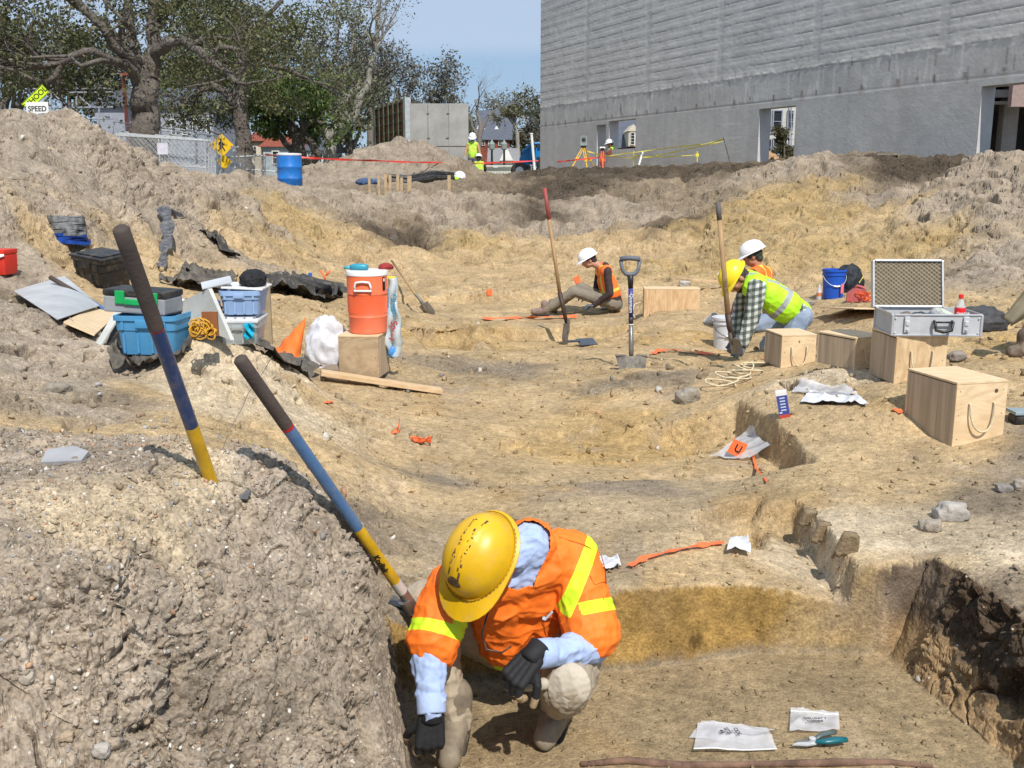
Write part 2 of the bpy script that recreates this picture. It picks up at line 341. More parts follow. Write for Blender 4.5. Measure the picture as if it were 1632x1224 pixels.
def make_ground():
    n1 = int(700*QUAL)
    ys = np.concatenate([np.geomspace(.7, 1.5, int(60*QUAL))[:-1], np.geomspace(1.5, 1.9, int(60*QUAL))[:-1], np.geomspace(1.9, 3.4, int(560*QUAL))[:-1], np.geomspace(3.4, 4.6, int(180*QUAL))[:-1], np.geomspace(4.6, 12, int(460*QUAL))[:-1], np.geomspace(12, 34, int(500*QUAL))[:-1], np.geomspace(34, 3000, int(110*QUAL))])
    xs = np.concatenate([np.linspace(-1.5, -.62, int(60*QUAL))[:-1], np.linspace(-.62, .62, int(1150*QUAL))[:-1], np.linspace(.62, 1.5, int(60*QUAL))])
    A, Yg = np.meshgrid(xs, ys); X = (A*Yg).ravel(); Y = Yg.ravel()
    st = 5
    ic = np.unique(np.r_[np.arange(0, len(ys), st), len(ys)-1]); jc = np.unique(np.r_[np.arange(0, len(xs), st), len(xs)-1])
    cA, cYg = np.meshgrid(xs[jc], ys[ic]); cX = (cA*cYg).ravel(); cY = cYg.ravel()
    def up(a):
        a = a.reshape(len(ic), len(jc)); fi = np.interp(np.arange(len(ys)), ic, np.arange(len(ic))); fj = np.interp(np.arange(len(xs)), jc, np.arange(len(jc)))
        i0 = np.minimum(fi.astype(int), len(ic)-2); j0 = np.minimum(fj.astype(int), len(jc)-2); ti = (fi-i0)[:, None]; tj = (fj-j0)[None]
        return ((a[i0][:, j0]*(1-tj)+a[i0][:, j0+1]*tj)*(1-ti)+(a[i0+1][:, j0]*(1-tj)+a[i0+1][:, j0+1]*tj)*ti).ravel()
    z, flat, trench = ground_fields(X, Y, up(base_z(cX, cY)))
    # colour and roughness by inverse distance from the control points, with a wandering border
    D = _dom(cX, cY); q = np.stack([cX*1.3, cY*1.3, 0*cX], 1)
    D = D+np.stack([pnoise(q, 5), pnoise(q, 6)], 1)*.035+np.stack([pnoise(q*3.7, 7), pnoise(q*3.7, 8)], 1)*.014
    W = np.zeros(len(cX)); C = np.zeros((len(cX), 3)); Rg = np.zeros(len(cX))
    for i in range(len(_d)):
        w_ = 1/(((D[:, 0]-_d[i, 0])**2+(D[:, 1]-_d[i, 1])**2)+2e-4)**2.2
        W += w_; C += w_[:, None]*_cc[i]; Rg += w_*_cr[i]
    C /= W[:, None]; Rg = up(Rg/W); C = np.stack([up(C[:, k]) for k in range(3)], 1)
    nr, nc = len(ys), len(xs)
    V = np.stack([X, Y, z], 1)
    def normals(V):
        G = V.reshape(nr, nc, 3); du = np.gradient(G, axis=1); dv = np.gradient(G, axis=0)
        N = np.cross(du, dv).reshape(-1, 3); N /= np.linalg.norm(N, axis=1)[:, None]+1e-12; return N
    N = normals(V); steep = 1-N[:, 2]
    # trench strata: yellow-brown subsoil face and darker right wall
    wall = trench*(1-trench)*4; wl = np.clip((trench > .02)*(trench < .985)*1., 0, 1)
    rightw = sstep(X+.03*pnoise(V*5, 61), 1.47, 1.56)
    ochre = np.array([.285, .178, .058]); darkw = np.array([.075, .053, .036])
    yw = wl*(1-rightw)*sstep(Y, 3.45, 3.6); C = C*(1-yw[:, None])+ochre*yw[:, None]
    mot = pnoise(V*4.5, 62)+.5*pnoise(V*11, 63); pl = sstep(X+.3*pnoise(V*3, 64), 1.1, 1.4)*yw; C = C*(1+.22*mot*yw)[:, None]; C = C*(1-pl[:, None]*.55)+np.array([.36, .27, .15])*pl[:, None]*.55
    spots = sstep(pnoise(V*9, 65), .52, .62)*yw; C = C*(1-.55*spots[:, None]); crumb = yw*(1-sstep(z+.02*pnoise(V*12, 66), -1.915, -1.88)); C = C*(1-crumb[:, None])+np.array([.22, .17, .11])*crumb[:, None]
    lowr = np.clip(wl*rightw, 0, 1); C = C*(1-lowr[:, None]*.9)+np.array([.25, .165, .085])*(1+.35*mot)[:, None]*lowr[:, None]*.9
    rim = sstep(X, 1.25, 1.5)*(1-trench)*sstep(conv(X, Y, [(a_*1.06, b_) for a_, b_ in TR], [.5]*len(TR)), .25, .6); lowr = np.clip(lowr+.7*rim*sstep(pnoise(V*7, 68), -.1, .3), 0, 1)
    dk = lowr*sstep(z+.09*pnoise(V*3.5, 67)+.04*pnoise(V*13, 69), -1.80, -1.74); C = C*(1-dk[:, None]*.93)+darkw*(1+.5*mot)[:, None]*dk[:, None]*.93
    fl = (trench > .985)*1.; C = C*(1-fl[:, None])+np.array([.27, .20, .115])*fl[:, None]
    amp = Rg*(1-.72*flat)*(1-.5*yw)+.6*np.clip(wl*rightw, 0, 1)*(Y < 3.72)+.25*dk*(Y < 3.72)
    # displacement
    sc = np.array([1, 1, 1.])
    disp = np.zeros(len(X)); px = Y*.0011+.001
    mod = .5+.85*sstep(pnoise(V*1.7, 26)+.5*pnoise(V*4.1, 27), -.35, .45)
    for wlen, a, kind, sd in ((2.4, .07, 'f', 10), (.9, .06, 'f', 11), (.42, .055, 'f', 12), (.19, .024, 'r', 13), (.095, .016, 'r', 14), (.05, .0125, 'r', 15), (.026, .0095, 'r', 16), (.013, .006, 'f', 17)):
        nzv = pnoise(V/wlen, sd)
        if kind == 'b': nzv = np.abs(nzv)*2-.55
        if kind == 'r': nzv = np.sqrt(np.abs(nzv)+.004)*1.5-.75
        fade = sstep(wlen/px, 1.6, 4)
        near = np.clip(Y/14, .12, 1) if wlen > 1 else (np.clip(Y/7, .2, 1) if wlen > .3 else 1)
        if wlen < .5: a = a*(1+(2.0 if wlen > .15 else .6)*sstep(Y, 7, 15))
        disp += nzv*a*fade*near*amp*(mod if wlen < .2 else 1)*(.55+.6*np.clip(steep*3, 0, 1) if wlen < .3 else 1)
    # holes
    disp -= sstep(pnoise(V*np.array([1.1, 1.1, 1.6]), 24), .3, .5)*.16*sstep(Y, 12, 18)*amp
    # cracks and hollows where the spoil is rough
    cr = pnoise(V*3.1, 21); cr2 = pnoise(V*7.3, 22)
    hol = sstep(cr, .38, .62)*.05+sstep(cr2, .42, .6)*.022
    disp -= hol*amp*(amp > .45)*np.clip(Y/3, .7, 2.2)
    ck = pnoise(V*2.3+.35*np.stack([pnoise(V*6, 44), pnoise(V*6, 45), pnoise(V*6, 46)], 1), 43); disp -= np.exp(-(ck/.022)**2)*.045*amp*(amp > .45)*sstep(pnoise(V*1.3, 47), -.1, .25)*np.clip(Y/4, .6, 2)
    # big far heaps get more relief
    disp += (np.sqrt(np.abs(pnoise(V/1.1, 23))+.01)*1.5-.7)*.10*sstep(Y, 11, 18)*amp*(Y < 60)
    keep = sstep(Y, .7, 1.2)*(1-sstep(Y, 60, 100))
    V = V+N*(disp*keep)[:, None]
    # colour speckle in the soil itself
    s1 = pnoise(V*9, 30)+.6*pnoise(V*23, 31); s2 = pnoise(V*2.2, 32)+.5*pnoise(V*5, 33)
    C = C*(1+.17*s1+.24*s2)[:, None]
    och = sstep(pnoise(V*1.7, 34)+.5*pnoise(V*4.5, 35), .25, .75)*(amp < .5)*(Y < 14)*.55
    C = C*(1-och[:, None])+C.mean(1)[:, None]*np.array([1.42, .93, .42])*och[:, None]
    pale = sstep(pnoise(V*2.6, 36)+.6*pnoise(V*9, 37), .3, .8)*.45
    C = C*(1-pale[:, None])+(C*1.1+.05)*pale[:, None]
    grey = sstep(pnoise(V*np.array([2., 2., 2.]), 38)+.5*pnoise(V*6, 39), .35, .8)*.4*(amp < .6)
    C = C*(1-grey[:, None])+np.array([.24, .19, .145])*grey[:, None]
    gr = sstep(Y, 46, 60)[:, None]; C = C*(1-gr)+np.array([.20, .19, .13])*gr
    C = np.clip(C, .02, .8)
    idx = np.arange(nr*nc).reshape(nr, nc)
    Q = np.stack([idx[:-1, :-1], idx[:-1, 1:], idx[1:, 1:], idx[1:, :-1]], 2).reshape(-1, 4)
    me = np_mesh('ground', V, Q)
    ca = me.color_attributes.new('soil', 'FLOAT_COLOR', 'POINT'); ca.data.foreach_set('color', np.c_[C, np.ones(len(C))].astype(np.float32).ravel())
    ra = me.attributes.new('rough', 'FLOAT', 'POINT'); ra.data.foreach_set('value', amp.astype(np.float32))
    m = bpy.data.materials.new('soil'); m.use_nodes = True; n = m.node_tree; b = n.nodes['Principled BSDF']
    at = n.nodes.new('ShaderNodeAttribute'); at.attribute_name = 'soil'
    tcn = n.nodes.new('ShaderNodeTexCoord')
    def noise(scale, det=8, ro=.7):
        x = n.nodes.new('ShaderNodeTexNoise'); x.inputs['Scale'].default_value = scale; x.inputs['Detail'].default_value = det; x.inputs['Roughness'].default_value = ro
        n.links.new(tcn.outputs['Object'], x.inputs['Vector']); return x
    def rampf(x, a, b_, lo, hi):
        r = n.nodes.new('ShaderNodeMapRange'); r.inputs[1].default_value = a; r.inputs[2].default_value = b_; r.inputs[3].default_value = lo; r.inputs[4].default_value = hi
        n.links.new(x, r.inputs[0]); return r.outputs[0]
    na = noise(26, 5, .6); nb = noise(110, 1, .5)
    mul = n.nodes.new('ShaderNodeMath'); mul.operation = 'MULTIPLY'
    n.links.new(rampf(na.outputs['Fac'], .3, .7, .72, 1.28), mul.inputs[0]); n.links.new(rampf(nb.outputs['Fac'], .3, .7, .78, 1.22), mul.inputs[1])
    vm = n.nodes.new('ShaderNodeVectorMath'); vm.operation = 'SCALE'; n.links.new(at.outputs['Color'], vm.inputs[0]); n.links.new(mul.outputs[0], vm.inputs['Scale'])
    vo = n.nodes.new('ShaderNodeTexVoronoi'); vo.inputs['Scale'].default_value = 75; n.links.new(tcn.outputs['Object'], vo.inputs['Vector'])
    # pale grit: a few cells of a fine voronoi
    sx = n.nodes.new('ShaderNodeSeparateColor'); n.links.new(vo.outputs['Color'], sx.inputs[0])
    g1 = rampf(sx.outputs[0], .955, .96, 0, 1); g2 = rampf(vo.outputs['Distance'], .25, .4, 1, 0)
    gm = n.nodes.new('ShaderNodeMath'); gm.operation = 'MULTIPLY'; n.links.new(g1, gm.inputs[0]); n.links.new(g2, gm.inputs[1])
    ar = n.nodes.new('ShaderNodeAttribute'); ar.attribute_name = 'rough'; g3 = rampf(ar.outputs['Fac'], .3, .7, 0, 1); gq = n.nodes.new('ShaderNodeMath'); gq.operation = 'MULTIPLY'; n.links.new(gm.outputs[0], gq.inputs[0]); n.links.new(g3, gq.inputs[1])
    mx = n.nodes.new('ShaderNodeMixRGB'); mx.inputs[2].default_value = (.55, .5, .42, 1); n.links.new(gq.outputs[0], mx.inputs[0]); n.links.new(vm.outputs[0], mx.inputs[1])
    n.links.new(mx.outputs[0], b.inputs['Base Color'])
    b.inputs['Roughness'].default_value = .95; b.inputs['Specular IOR Level'].default_value = .15
    bp = n.nodes.new('ShaderNodeBump'); bp.inputs['Distance'].default_value = .012; bp.inputs['Strength'].default_value = .5
    ad = n.nodes.new('ShaderNodeMath'); ad.operation = 'MULTIPLY_ADD'; ad.inputs[1].default_value = .4
    n.links.new(nb.outputs['Fac'], ad.inputs[0]); n.links.new(na.outputs['Fac'], ad.inputs[2])
    v2 = n.nodes.new('ShaderNodeTexVoronoi'); v2.inputs['Scale'].default_value = 55; n.links.new(tcn.outputs['Object'], v2.inputs['Vector'])
    a2 = n.nodes.new('ShaderNodeMath'); a2.operation = 'MULTIPLY_ADD'; a2.inputs[1].default_value = -.5; n.links.new(v2.outputs['Distance'], a2.inputs[0]); n.links.new(ad.outputs[0], a2.inputs[2])
    n.links.new(a2.outputs[0], bp.inputs['Height']); n.links.new(bp.outputs[0], b.inputs['Normal'])
    o = link_mesh('ground', me, m, smooth=True); fa = (amp.reshape(nr, nc)[:-1, :-1].ravel() < .42)|(Y.reshape(nr, nc)[:-1, :-1].ravel() > 44); me.polygons.foreach_set('use_smooth', fa); tag(o, kind='structure')
    return o, V, C, N, amp, (nr, nc)
ground, GV, GC, GN, GA, GS = make_ground()
bpy.context.view_layer.update()
def G(px, py, maxd=200):
    """the place on the ground seen at this point of the picture"""
    d = P(px, py, 1).normalized(); ok, loc, nr_, i = ground.ray_cast(Vector((0, 0, 0)), d)
    return loc.copy() if ok else F(px, py, -1.6)
def gz(x, y):
    ok, loc, nr_, i = ground.ray_cast(Vector((x, y, 6)), Vector((0, 0, -1)))
    return loc.z if ok else 0.
def gn(x, y):
    e = .12; return Vector((gz(x-e, y)-gz(x+e, y), gz(x, y-e)-gz(x, y+e), 2*e)).normalized()
# ------------------------------------------------------------ loose clods and gravel on the ground (uncountable)
def scatter(name, n, sel, smin, smax, colf, seed, label_kind='stuff', flat=.7, power=2.5):
    r = np.random.default_rng(seed); bm = bmesh.new(); bmesh.ops.create_icosphere(bm, subdivisions=1, radius=1); bv = np.array([v.co[:] for v in bm.verts]); bf = np.array([[v.index for v in f.verts] for f in bm.faces]); bm.free()
    ids = r.choice(sel, n); base = GV[ids]; nb = len(bv)
    sz = smin+(smax-smin)*r.random(n)**power; sz = sz*np.clip(base[:, 1]/4, .6, 1.9)
    q = r.normal(size=(n, 4)); q /= np.linalg.norm(q, axis=1)[:, None]; a, b, c, d = q.T
    Rm = np.stack([np.stack([a*a+b*b-c*c-d*d, 2*(b*c-a*d), 2*(b*d+a*c)], 1), np.stack([2*(b*c+a*d), a*a-b*b+c*c-d*d, 2*(c*d-a*b)], 1), np.stack([2*(b*d-a*c), 2*(c*d+a*b), a*a-b*b-c*c+d*d], 1)], 1)
    L = bv[None]*(1+r.normal(size=(n, nb, 1))*.33)*np.stack([np.ones(n), .65+.35*r.random(n), flat*(.5+.5*r.random(n))], 1)[:, None]
    W = np.einsum('nij,nkj->nki', Rm, L)*sz[:, None, None]
    W += (base+GN[ids]*(sz*.25)[:, None])[:, None]
    Q = (bf[None]+(np.arange(n)*nb)[:, None, None]).reshape(-1, 3)
    me = np_mesh(name, W.reshape(-1, 3), Q)
    cc = np.repeat(colf(GC[ids], r, n), nb, axis=0)
    ca = me.color_attributes.new('soil', 'FLOAT_COLOR', 'POINT'); ca.data.foreach_set('color', np.c_[np.clip(cc, .01, .85), np.ones(len(cc))].astype(np.float32).ravel())
    return me
def stone_mat():
    m = bpy.data.materials.new('stone'); m.use_nodes = True; n = m.node_tree; b = n.nodes['Principled BSDF']
    at = n.nodes.new('ShaderNodeAttribute'); at.attribute_name = 'soil'; nz_ = n.nodes.new('ShaderNodeTexNoise'); nz_.inputs['Scale'].default_value = 90; nz_.inputs['Detail'].default_value = 5
    mr_ = n.nodes.new('ShaderNodeMapRange'); mr_.inputs[3].default_value = .6; mr_.inputs[4].default_value = 1.35
    vm = n.nodes.new('ShaderNodeVectorMath'); vm.operation = 'SCALE'
    n.links.new(nz_.outputs['Fac'], mr_.inputs[0]); n.links.new(at.outputs['Color'], vm.inputs[0]); n.links.new(mr_.outputs[0], vm.inputs['Scale']); n.links.new(vm.outputs[0], b.inputs['Base Color'])
    b.inputs['Roughness'].default_value = .9; b.inputs['Specular IOR Level'].default_value = .2
    bp = n.nodes.new('ShaderNodeBump'); bp.inputs['Distance'].default_value = .006; n.links.new(nz_.outputs['Fac'], bp.inputs['Height']); n.links.new(bp.outputs[0], b.inputs['Normal'])
    return m
M_stone = stone_mat()
_vis = (GV[:, 1] < 36) & (np.abs(GV[:, 0]/GV[:, 1]) < .75)
_rough = np.where(_vis & (GA > .45))[0]; _flat = np.where(_vis & (GA <= .45))[0]
_near = np.where(_vis & (GA > .6) & (GV[:, 1] < 3.4) & (GV[:, 0] < -.1))[0]
def _cl(c, r, n): return c*(.72+.5*r.random((n, 1)))
def _pb(c, r, n):
    pal = np.array([(.5,.45,.38),(.42,.33,.24),(.30,.22,.16),(.34,.33,.33),(.62,.58,.52),(.40,.24,.15),(.22,.2,.19)]); return pal[r.integers(0, 7, n)]*(.75+.4*r.random((n, 1)))
tag(link_mesh('soil_clods', scatter('soil_clods', 12000, _rough, .003, .024, _cl, 1, power=6), M_stone), kind='stuff')
tag(link_mesh('soil_crumbs', scatter('soil_crumbs', 13000, _flat, .0015, .015, _cl, 2, flat=.5, power=6), M_stone), kind='stuff')
tag(link_mesh('gravel', scatter('gravel', 7000, _near, .002, .012, _pb, 3, power=3.5), M_stone, smooth=True), kind='stuff')
tag(link_mesh('spoil_crumbs', scatter('spoil_crumbs', 14000, _near, .0015, .011, _cl, 6, power=3), M_stone), kind='stuff')
tag(link_mesh('rubble', scatter('rubble', 1800, _rough, .002, .02, _pb, 4, power=5), M_stone), kind='stuff')
def rock(name, p, size, c, label, cat='rock', seed=0, sink=.35, group=None, rz=0):
    bm = bmesh.new(); bmesh.ops.create_icosphere(bm, subdivisions=4, radius=1); v = np.array([a.co[:] for a in bm.verts])
    f = np.array([[a.index for a in q.verts] for q in bm.faces]); bm.free()
    d = pnoise(v*1.1+seed, 40+seed)*.35+np.abs(pnoise(v*2.6+seed, 41))*.22+pnoise(v*7, 42)*.06
    v = v*(1+d)[:, None]; v = np.clip(v, -.9, .9)*np.array(size); M_ = np.array(Matrix.Rotation(R(rz), 3, 'Z')); v = v@M_.T
    v += np.array([p.x, p.y, p.z+size[2]*(1-2*sink)*.9])
    me = np_mesh(name, v, f)
    m = mat('rock_%s' % name+str(seed), c, .9, .25, 9, .8, 45, bd=.012, c2=[a*.6 for a in c])
    return tag(link_mesh(name, me, m, loc=p, smooth=True), label, cat, group)
# ------------------------------------------------------------ the big concrete wall
def pb(x0, x1, yt, yb, Y, depth):
    """box standing at distance Y that covers this part of the view; returns centre, size"""
    a = P(x0, yt, Y); b = P(x1, yb, Y)
    return Vector(((a.x+b.x)/2, Y+depth/2, (a.z+b.z)/2)), (abs(b.x-a.x), depth, abs(a.z-b.z))
WC = Vector((P(861, 262, 48).x, 48, 0)); WD = Vector((.40, -.9165, 0)).normalized(); WN = Vector((-.9165, -.40, 0)).normalized()
def ws(px):
    u = P(px, 230, 1).x; return (48*u-WC.x)/(WD.x-WD.y*u)
def wz(px, py):
    s_ = ws(px); return P(px, py, 48+WD.y*s_).z
ZJ = wz(861, 202); ZB = wz(861, 173)
OPN = [(ws(951), ws(966), -2, wz(955, 199)), (ws(970), ws(1013), wz(1000, 237), wz(1000, 190)), (ws(1208), ws(1266), -2, wz(1235, 171)), (ws(1557), 31.5, -2, wz(1565, 137))]
ZL, ZT, SE = -.6, 12.5, 34.0
def make_wall():
    root = thing('concrete_building', 'tall bare grey concrete building shell with board marks and dark door openings', 'building', (WC.x, WC.y, 0))
    root_ = root
    ss = np.arange(0, SE+.01, .055); zz = np.r_[np.arange(ZL, 8.8, .032), np.arange(9, ZT+.01, .35), ZT]
    brk_s = sorted([o for p in OPN for o in p[:2]]); brk_z = sorted([o for p in OPN for o in p[2:] if o > ZL])
    for b in brk_s: ss[np.argmin(abs(ss-b))] = b
    for b in brk_z: zz[np.argmin(abs(zz-b))] = b
    S, Z = np.meshgrid(ss, zz); s = S.ravel(); z = Z.ravel()
    q = np.stack([s, z, 0*s], 1)
    strips = [ws(p) for p in (934, 1029, 1142, 1292, 1490)]+[30.5]; sw = np.min([abs(s-a) for a in strips], axis=0)
    kk = (z-ZB)/.345; wob = pnoise(q*np.array([.9, .01, 1])+kk.round()[:, None]*7.7, 50)*.05+pnoise(q*6, 51)*.035
    fr = (kk+wob)-np.round(kk+wob); line = np.exp(-(fr/.038)**2)*(kk > -.4)
    seg = sstep(pnoise(np.stack([s*.7, np.round(kk+wob)*3.3, 0*s], 1), 52), -.35, .0); line *= (.25+.75*seg)
    instrip = sstep(-sw, -.22, -.12)*(kk > -.3); line *= (1-instrip)
    upper = sstep(z, ZB-.03, ZB+.01)
    lip = sstep(fr, -.5, .45)
    rough = pnoise(q*9, 53)*.5+pnoise(q*22, 54)*.35+pnoise(q*3, 55)*.5
    d = .012+upper*(.004*lip+.0035*np.clip(rough, -1, 1))-line*.016+line*np.clip(pnoise(q*13, 56), 0, 1)*.035-instrip*.007+.003*rough
    edge = np.exp(-((z-ZB-.02)/.05)**2); d += edge*.018*np.clip(.5+pnoise(q*8, 57)*1.5, 0, 1)
    jl = np.exp(-((z-ZJ)/.022)**2); d -= jl*.008
    d = np.clip(d, .003, .08)
    low = (z < ZJ)*1.
    base = .345+.03*upper-.012*low
    vst = pnoise(np.stack([s*1.4, z*.12, 0*s], 1), 58)*.5+pnoise(np.stack([s*5, z*.35, 0*s], 1), 59)*.45
    blot = pnoise(q*.8, 60)*.6+pnoise(q*2.4, 61)*.5+pnoise(q*7, 62)*.3
    g = base*(1+.13*vst*(1-.45*upper)+.16*blot+.06*pnoise(q*30, 63))
    g *= 1-.5*line-.07*instrip
    mid = ((z > ZJ) & (z < ZB))*1.; drip = sstep(pnoise(np.stack([s*9, z*1.1, 0*s], 1), 64)+pnoise(q*2, 65)*.5, .25, .6)*mid
    g = g*(1+.22*drip)-.015*mid
    g *= 1-.25*jl*(s < ws(1260))+.5*jl*(s > ws(1260))*(s < ws(1480))
    g = g*1.62; Cc = np.stack([g, g*.955, g*.885], 1)
    # patched-in block courses and rust by the tie holes
    blk = (s > ws(1148))*(s < ws(1182))*(z < ZJ-.1); bz = np.minimum(abs((z*2.2) % 1-.5)*2, 1); Cc *= (1+.13*blk*(bz > .9))[:, None]
    r_ = np.random.default_rng(5); xs_ = ws(870)
    while xs_ < 30:
        zc = ZJ+.13+.04*r_.random(); h = .05+.13*r_.random(); a = np.exp(-((s-xs_)/.035)**2)*sstep(z, zc-h, zc-h+.03)*(1-sstep(z, zc+.02, zc+.04))
        Cc = Cc*(1-.8*a[:, None])+np.array([.05, .035, .03])*.8*a[:, None]
        ru = np.exp(-((s-xs_)/.12)**2-((z-zc+h+.02)/.12)**2)*r_.random()*.5; Cc = Cc*(1-ru[:, None])+np.array([.30, .17, .10])*ru[:, None]
        xs_ += .5+.9*r_.random()
    for _ in range(70):
        xs_ = r_.random()*30; zc = ZJ+.3+r_.random()*.8; a = np.exp(-((s-xs_)/.018)**2)*(z < zc)*(z > zc-.1-.35*r_.random()); Cc = Cc*(1-.45*a[:, None])
    Vw = np.array([[WC.x, WC.y, 0.]])+s[:, None]*np.array(WD)+d[:, None]*np.array(WN)+np.stack([0*s, 0*s, z], 1)
    nr, nc = S.shape; idx = np.arange(nr*nc).reshape(nr, nc); Q = np.stack([idx[:-1, 1:], idx[:-1, :-1], idx[1:, :-1], idx[1:, 1:]], 2)
    cs = (S[:-1, :-1]+S[:-1, 1:])/2; czz = (Z[:-1, :-1]+Z[1:, :-1])/2; keep = np.ones(cs.shape, bool)
    for a, b, c_, e in OPN: keep &= ~((cs > a) & (cs < b) & (czz > c_) & (czz < e))
    me = np_mesh('facade', Vw, Q[keep].reshape(-1, 4)); ca = me.color_attributes.new('soil', 'FLOAT_COLOR', 'POINT'); ca.data.foreach_set('color', np.c_[np.clip(Cc, .02, .8), np.ones(len(Cc))].astype(np.float32).ravel())
    m = bpy.data.materials.new('raw_concrete'); m.use_nodes = True; n = m.node_tree; b = n.nodes['Principled BSDF']; at = n.nodes.new('ShaderNodeAttribute'); at.attribute_name = 'soil'
    n.links.new(at.outputs['Color'], b.inputs['Base Color']); b.inputs['Roughness'].default_value = .9; b.inputs['Specular IOR Level'].default_value = .25
    x = n.nodes.new('ShaderNodeTexNoise'); x.inputs['Scale'].default_value = 14; x.inputs['Detail'].default_value = 6; t = n.nodes.new('ShaderNodeTexCoord'); n.links.new(t.outputs['Object'], x.inputs['Vector'])
    bp = n.nodes.new('ShaderNodeBump'); bp.inputs['Distance'].default_value = .01; bp.inputs['Strength'].default_value = .5; n.links.new(x.outputs['Fac'], bp.inputs['Height']); n.links.new(bp.outputs[0], b.inputs['Normal'])
    link_mesh('facade', me, m, root, smooth=True)
    mb = MB(); M0 = Matrix.Translation(WC) @ Matrix((WD, -WN, (0, 0, 1))).transposed().to_4x4()
    def blk_(s0, s1, z0, z1, th=.45):
        if z1-z0 > .01 and s1-s0 > .01: mb.box(((s0+s1)/2, th/2+.001, (z0+z1)/2), (s1-s0, th, z1-z0), M0)
    zo = ZT; prev = 0
    for a, b_, c_, e in OPN:
        blk_(prev, a, ZL, zo); blk_(a, b_, e, zo); blk_(a, b_, ZL, c_) if c_ > ZL else None; prev = b_
    blk_(prev, SE, ZL, zo)
    mb.build('wall', mat('wall_core', (.52, .51, .50), .9, .08, 1.5, .3, 20), root)
    return M0
WM0 = make_wall()
# ------------------------------------------------------------ background masonry
m_brick = mat('red_brick', (.26, .075, .05), .9, .25, 3, .3, 12); m_slate = mat('slate', (.10, .11, .14), .7, .15, 3, .3, 8)
m_white = mat('white_paint', (.74, .73, .70), .6, .06, 4); m_glass = mat('dark_glass', (.03, .035, .04), .12, .1, 3, 0, spec=.8)
m_cream = mat('cream_render', (.62, .55, .44), .8, .1, 2); m_conc = mat('plain_concrete', (.33, .33, .325), .9, .14, 1.2, .3, 20)
m_greyb = mat('grey_cladding', (.30, .32, .38), .7, .1, 2); m_redroof = mat('red_roof', (.30, .08, .045), .8, .2, 4); m_bluew = mat('pale_blue_siding', (.42, .50, .53), .7, .1, 3)
def window(parent, x0, x1, yt, yb, Y, fr=m_white, mull=1):
    c, s = pb(x0, x1, yt, yb, Y-.06, .05); mb = MB(); t = min(.09, s[0]*.12)
    for sx in (-1, 1): mb.box((c.x+sx*(s[0]/2-t/2), c.y-.02, c.z), (t, .1, s[2]))
    for sz in (-1, 1): mb.box((c.x, c.y-.02, c.z+sz*(s[2]/2-t/2)), (s[0]-2*t, .1, t))
    for k in range(mull): mb.box((c.x, c.y-.015, c.z-s[2]/2+s[2]*(k+1)/(mull+1)), (s[0]-2*t, .07, t*.5))
    w_ = mb.build('window', fr, parent)
    MB().box((c.x, c.y+.02, c.z), (s[0]-2*t, .02, s[2]-2*t)).build('pane', m_glass, w_); return w_
def gable(mb, x0, x1, y0, y1, zb, zt, ridge='x', mi=0, over=.3):
    if ridge == 'x':
        ym = (y0+y1)/2; v = [(x0-over, y0-over, zb), (x1+over, y0-over, zb), (x1+over, y1+over, zb), (x0-over, y1+over, zb), (x0-over, ym, zt), (x1+over, ym, zt)]
        f = [(0, 1, 5, 4), (2, 3, 4, 5), (0, 4, 3), (1, 2, 5), (3, 2, 1, 0)]
    else:
        xm = (x0+x1)/2; v = [(x0-over, y0-over, zb), (x1+over, y0-over, zb), (x1+over, y1+over, zb), (x0-over, y1+over, zb), (xm, y0-over, zt), (xm, y1+over, zt)]
        f = [(0, 1, 4), (2, 3, 5), (1, 2, 5, 4), (3, 0, 4, 5), (3, 2, 1, 0)]
    mb.add(v, f, mi)
def house(name, label, x0, x1, yt, Y, depth, wallm, roofm, rise, wins, ridge='x', dorm=()):
    c, s = pb(x0, x1, yt, 290, Y, depth); r = thing(name, label, 'house', (c.x, Y, 0))
    zt = c.z+s[2]/2; MB().box((c.x, c.y, (zt-.5)/2), (s[0], s[1], zt+.5)).build('wall', wallm, r)
    mb = MB(); gable(mb, c.x-s[0]/2, c.x+s[0]/2, Y, Y+depth, zt+.003, zt+rise, ridge); rf = mb.build('roof', roofm, r)
    for w_ in wins: window(r, *w_, Y)
    for d in dorm:
        cc, sd = pb(d[0], d[1], d[2], d[3], Y+d[4], 2.5); dd = MB().box(cc, sd).build('dormer', m_white, rf)
        w2 = pb(d[0]+(d[1]-d[0])*.25, d[1]-(d[1]-d[0])*.25, d[2]+2, d[3]-2, Y+d[4]-.03, .03); 
    return r
# seen through the first opening: a brick house with a slate roof and dormer, behind it a taller brick wall
h = house('brick_house', 'red brick house with blue slate roof and white dormer, seen through the window opening', 958, 1030, 236, 78, 9, m_brick, m_slate, 2.6, [], 'x')
c, s = pb(1002, 1016, 209, 233, 76.5, 3); mb = MB(); mb.box(c, s); gable(mb, c.x-s[0]/2, c.x+s[0]/2, 76.5, 79.5, c.z+s[2]/2, c.z+s[2]/2+.5, 'y', over=.1); dm = mb.build('dormer', m_cream, h); window(h, 1005, 1011.5, 211, 231, 76.5, mull=3)
c, s = pb(950, 1040, 180, 290, 92, 6); b2 = thing('brick_building', 'tall red brick building rising behind the slate roof', 'building', (c.x, 92, 0)); MB().box(c, s).build('wall', m_brick, b2); window(b2, 981, 987, 195, 206, 92)
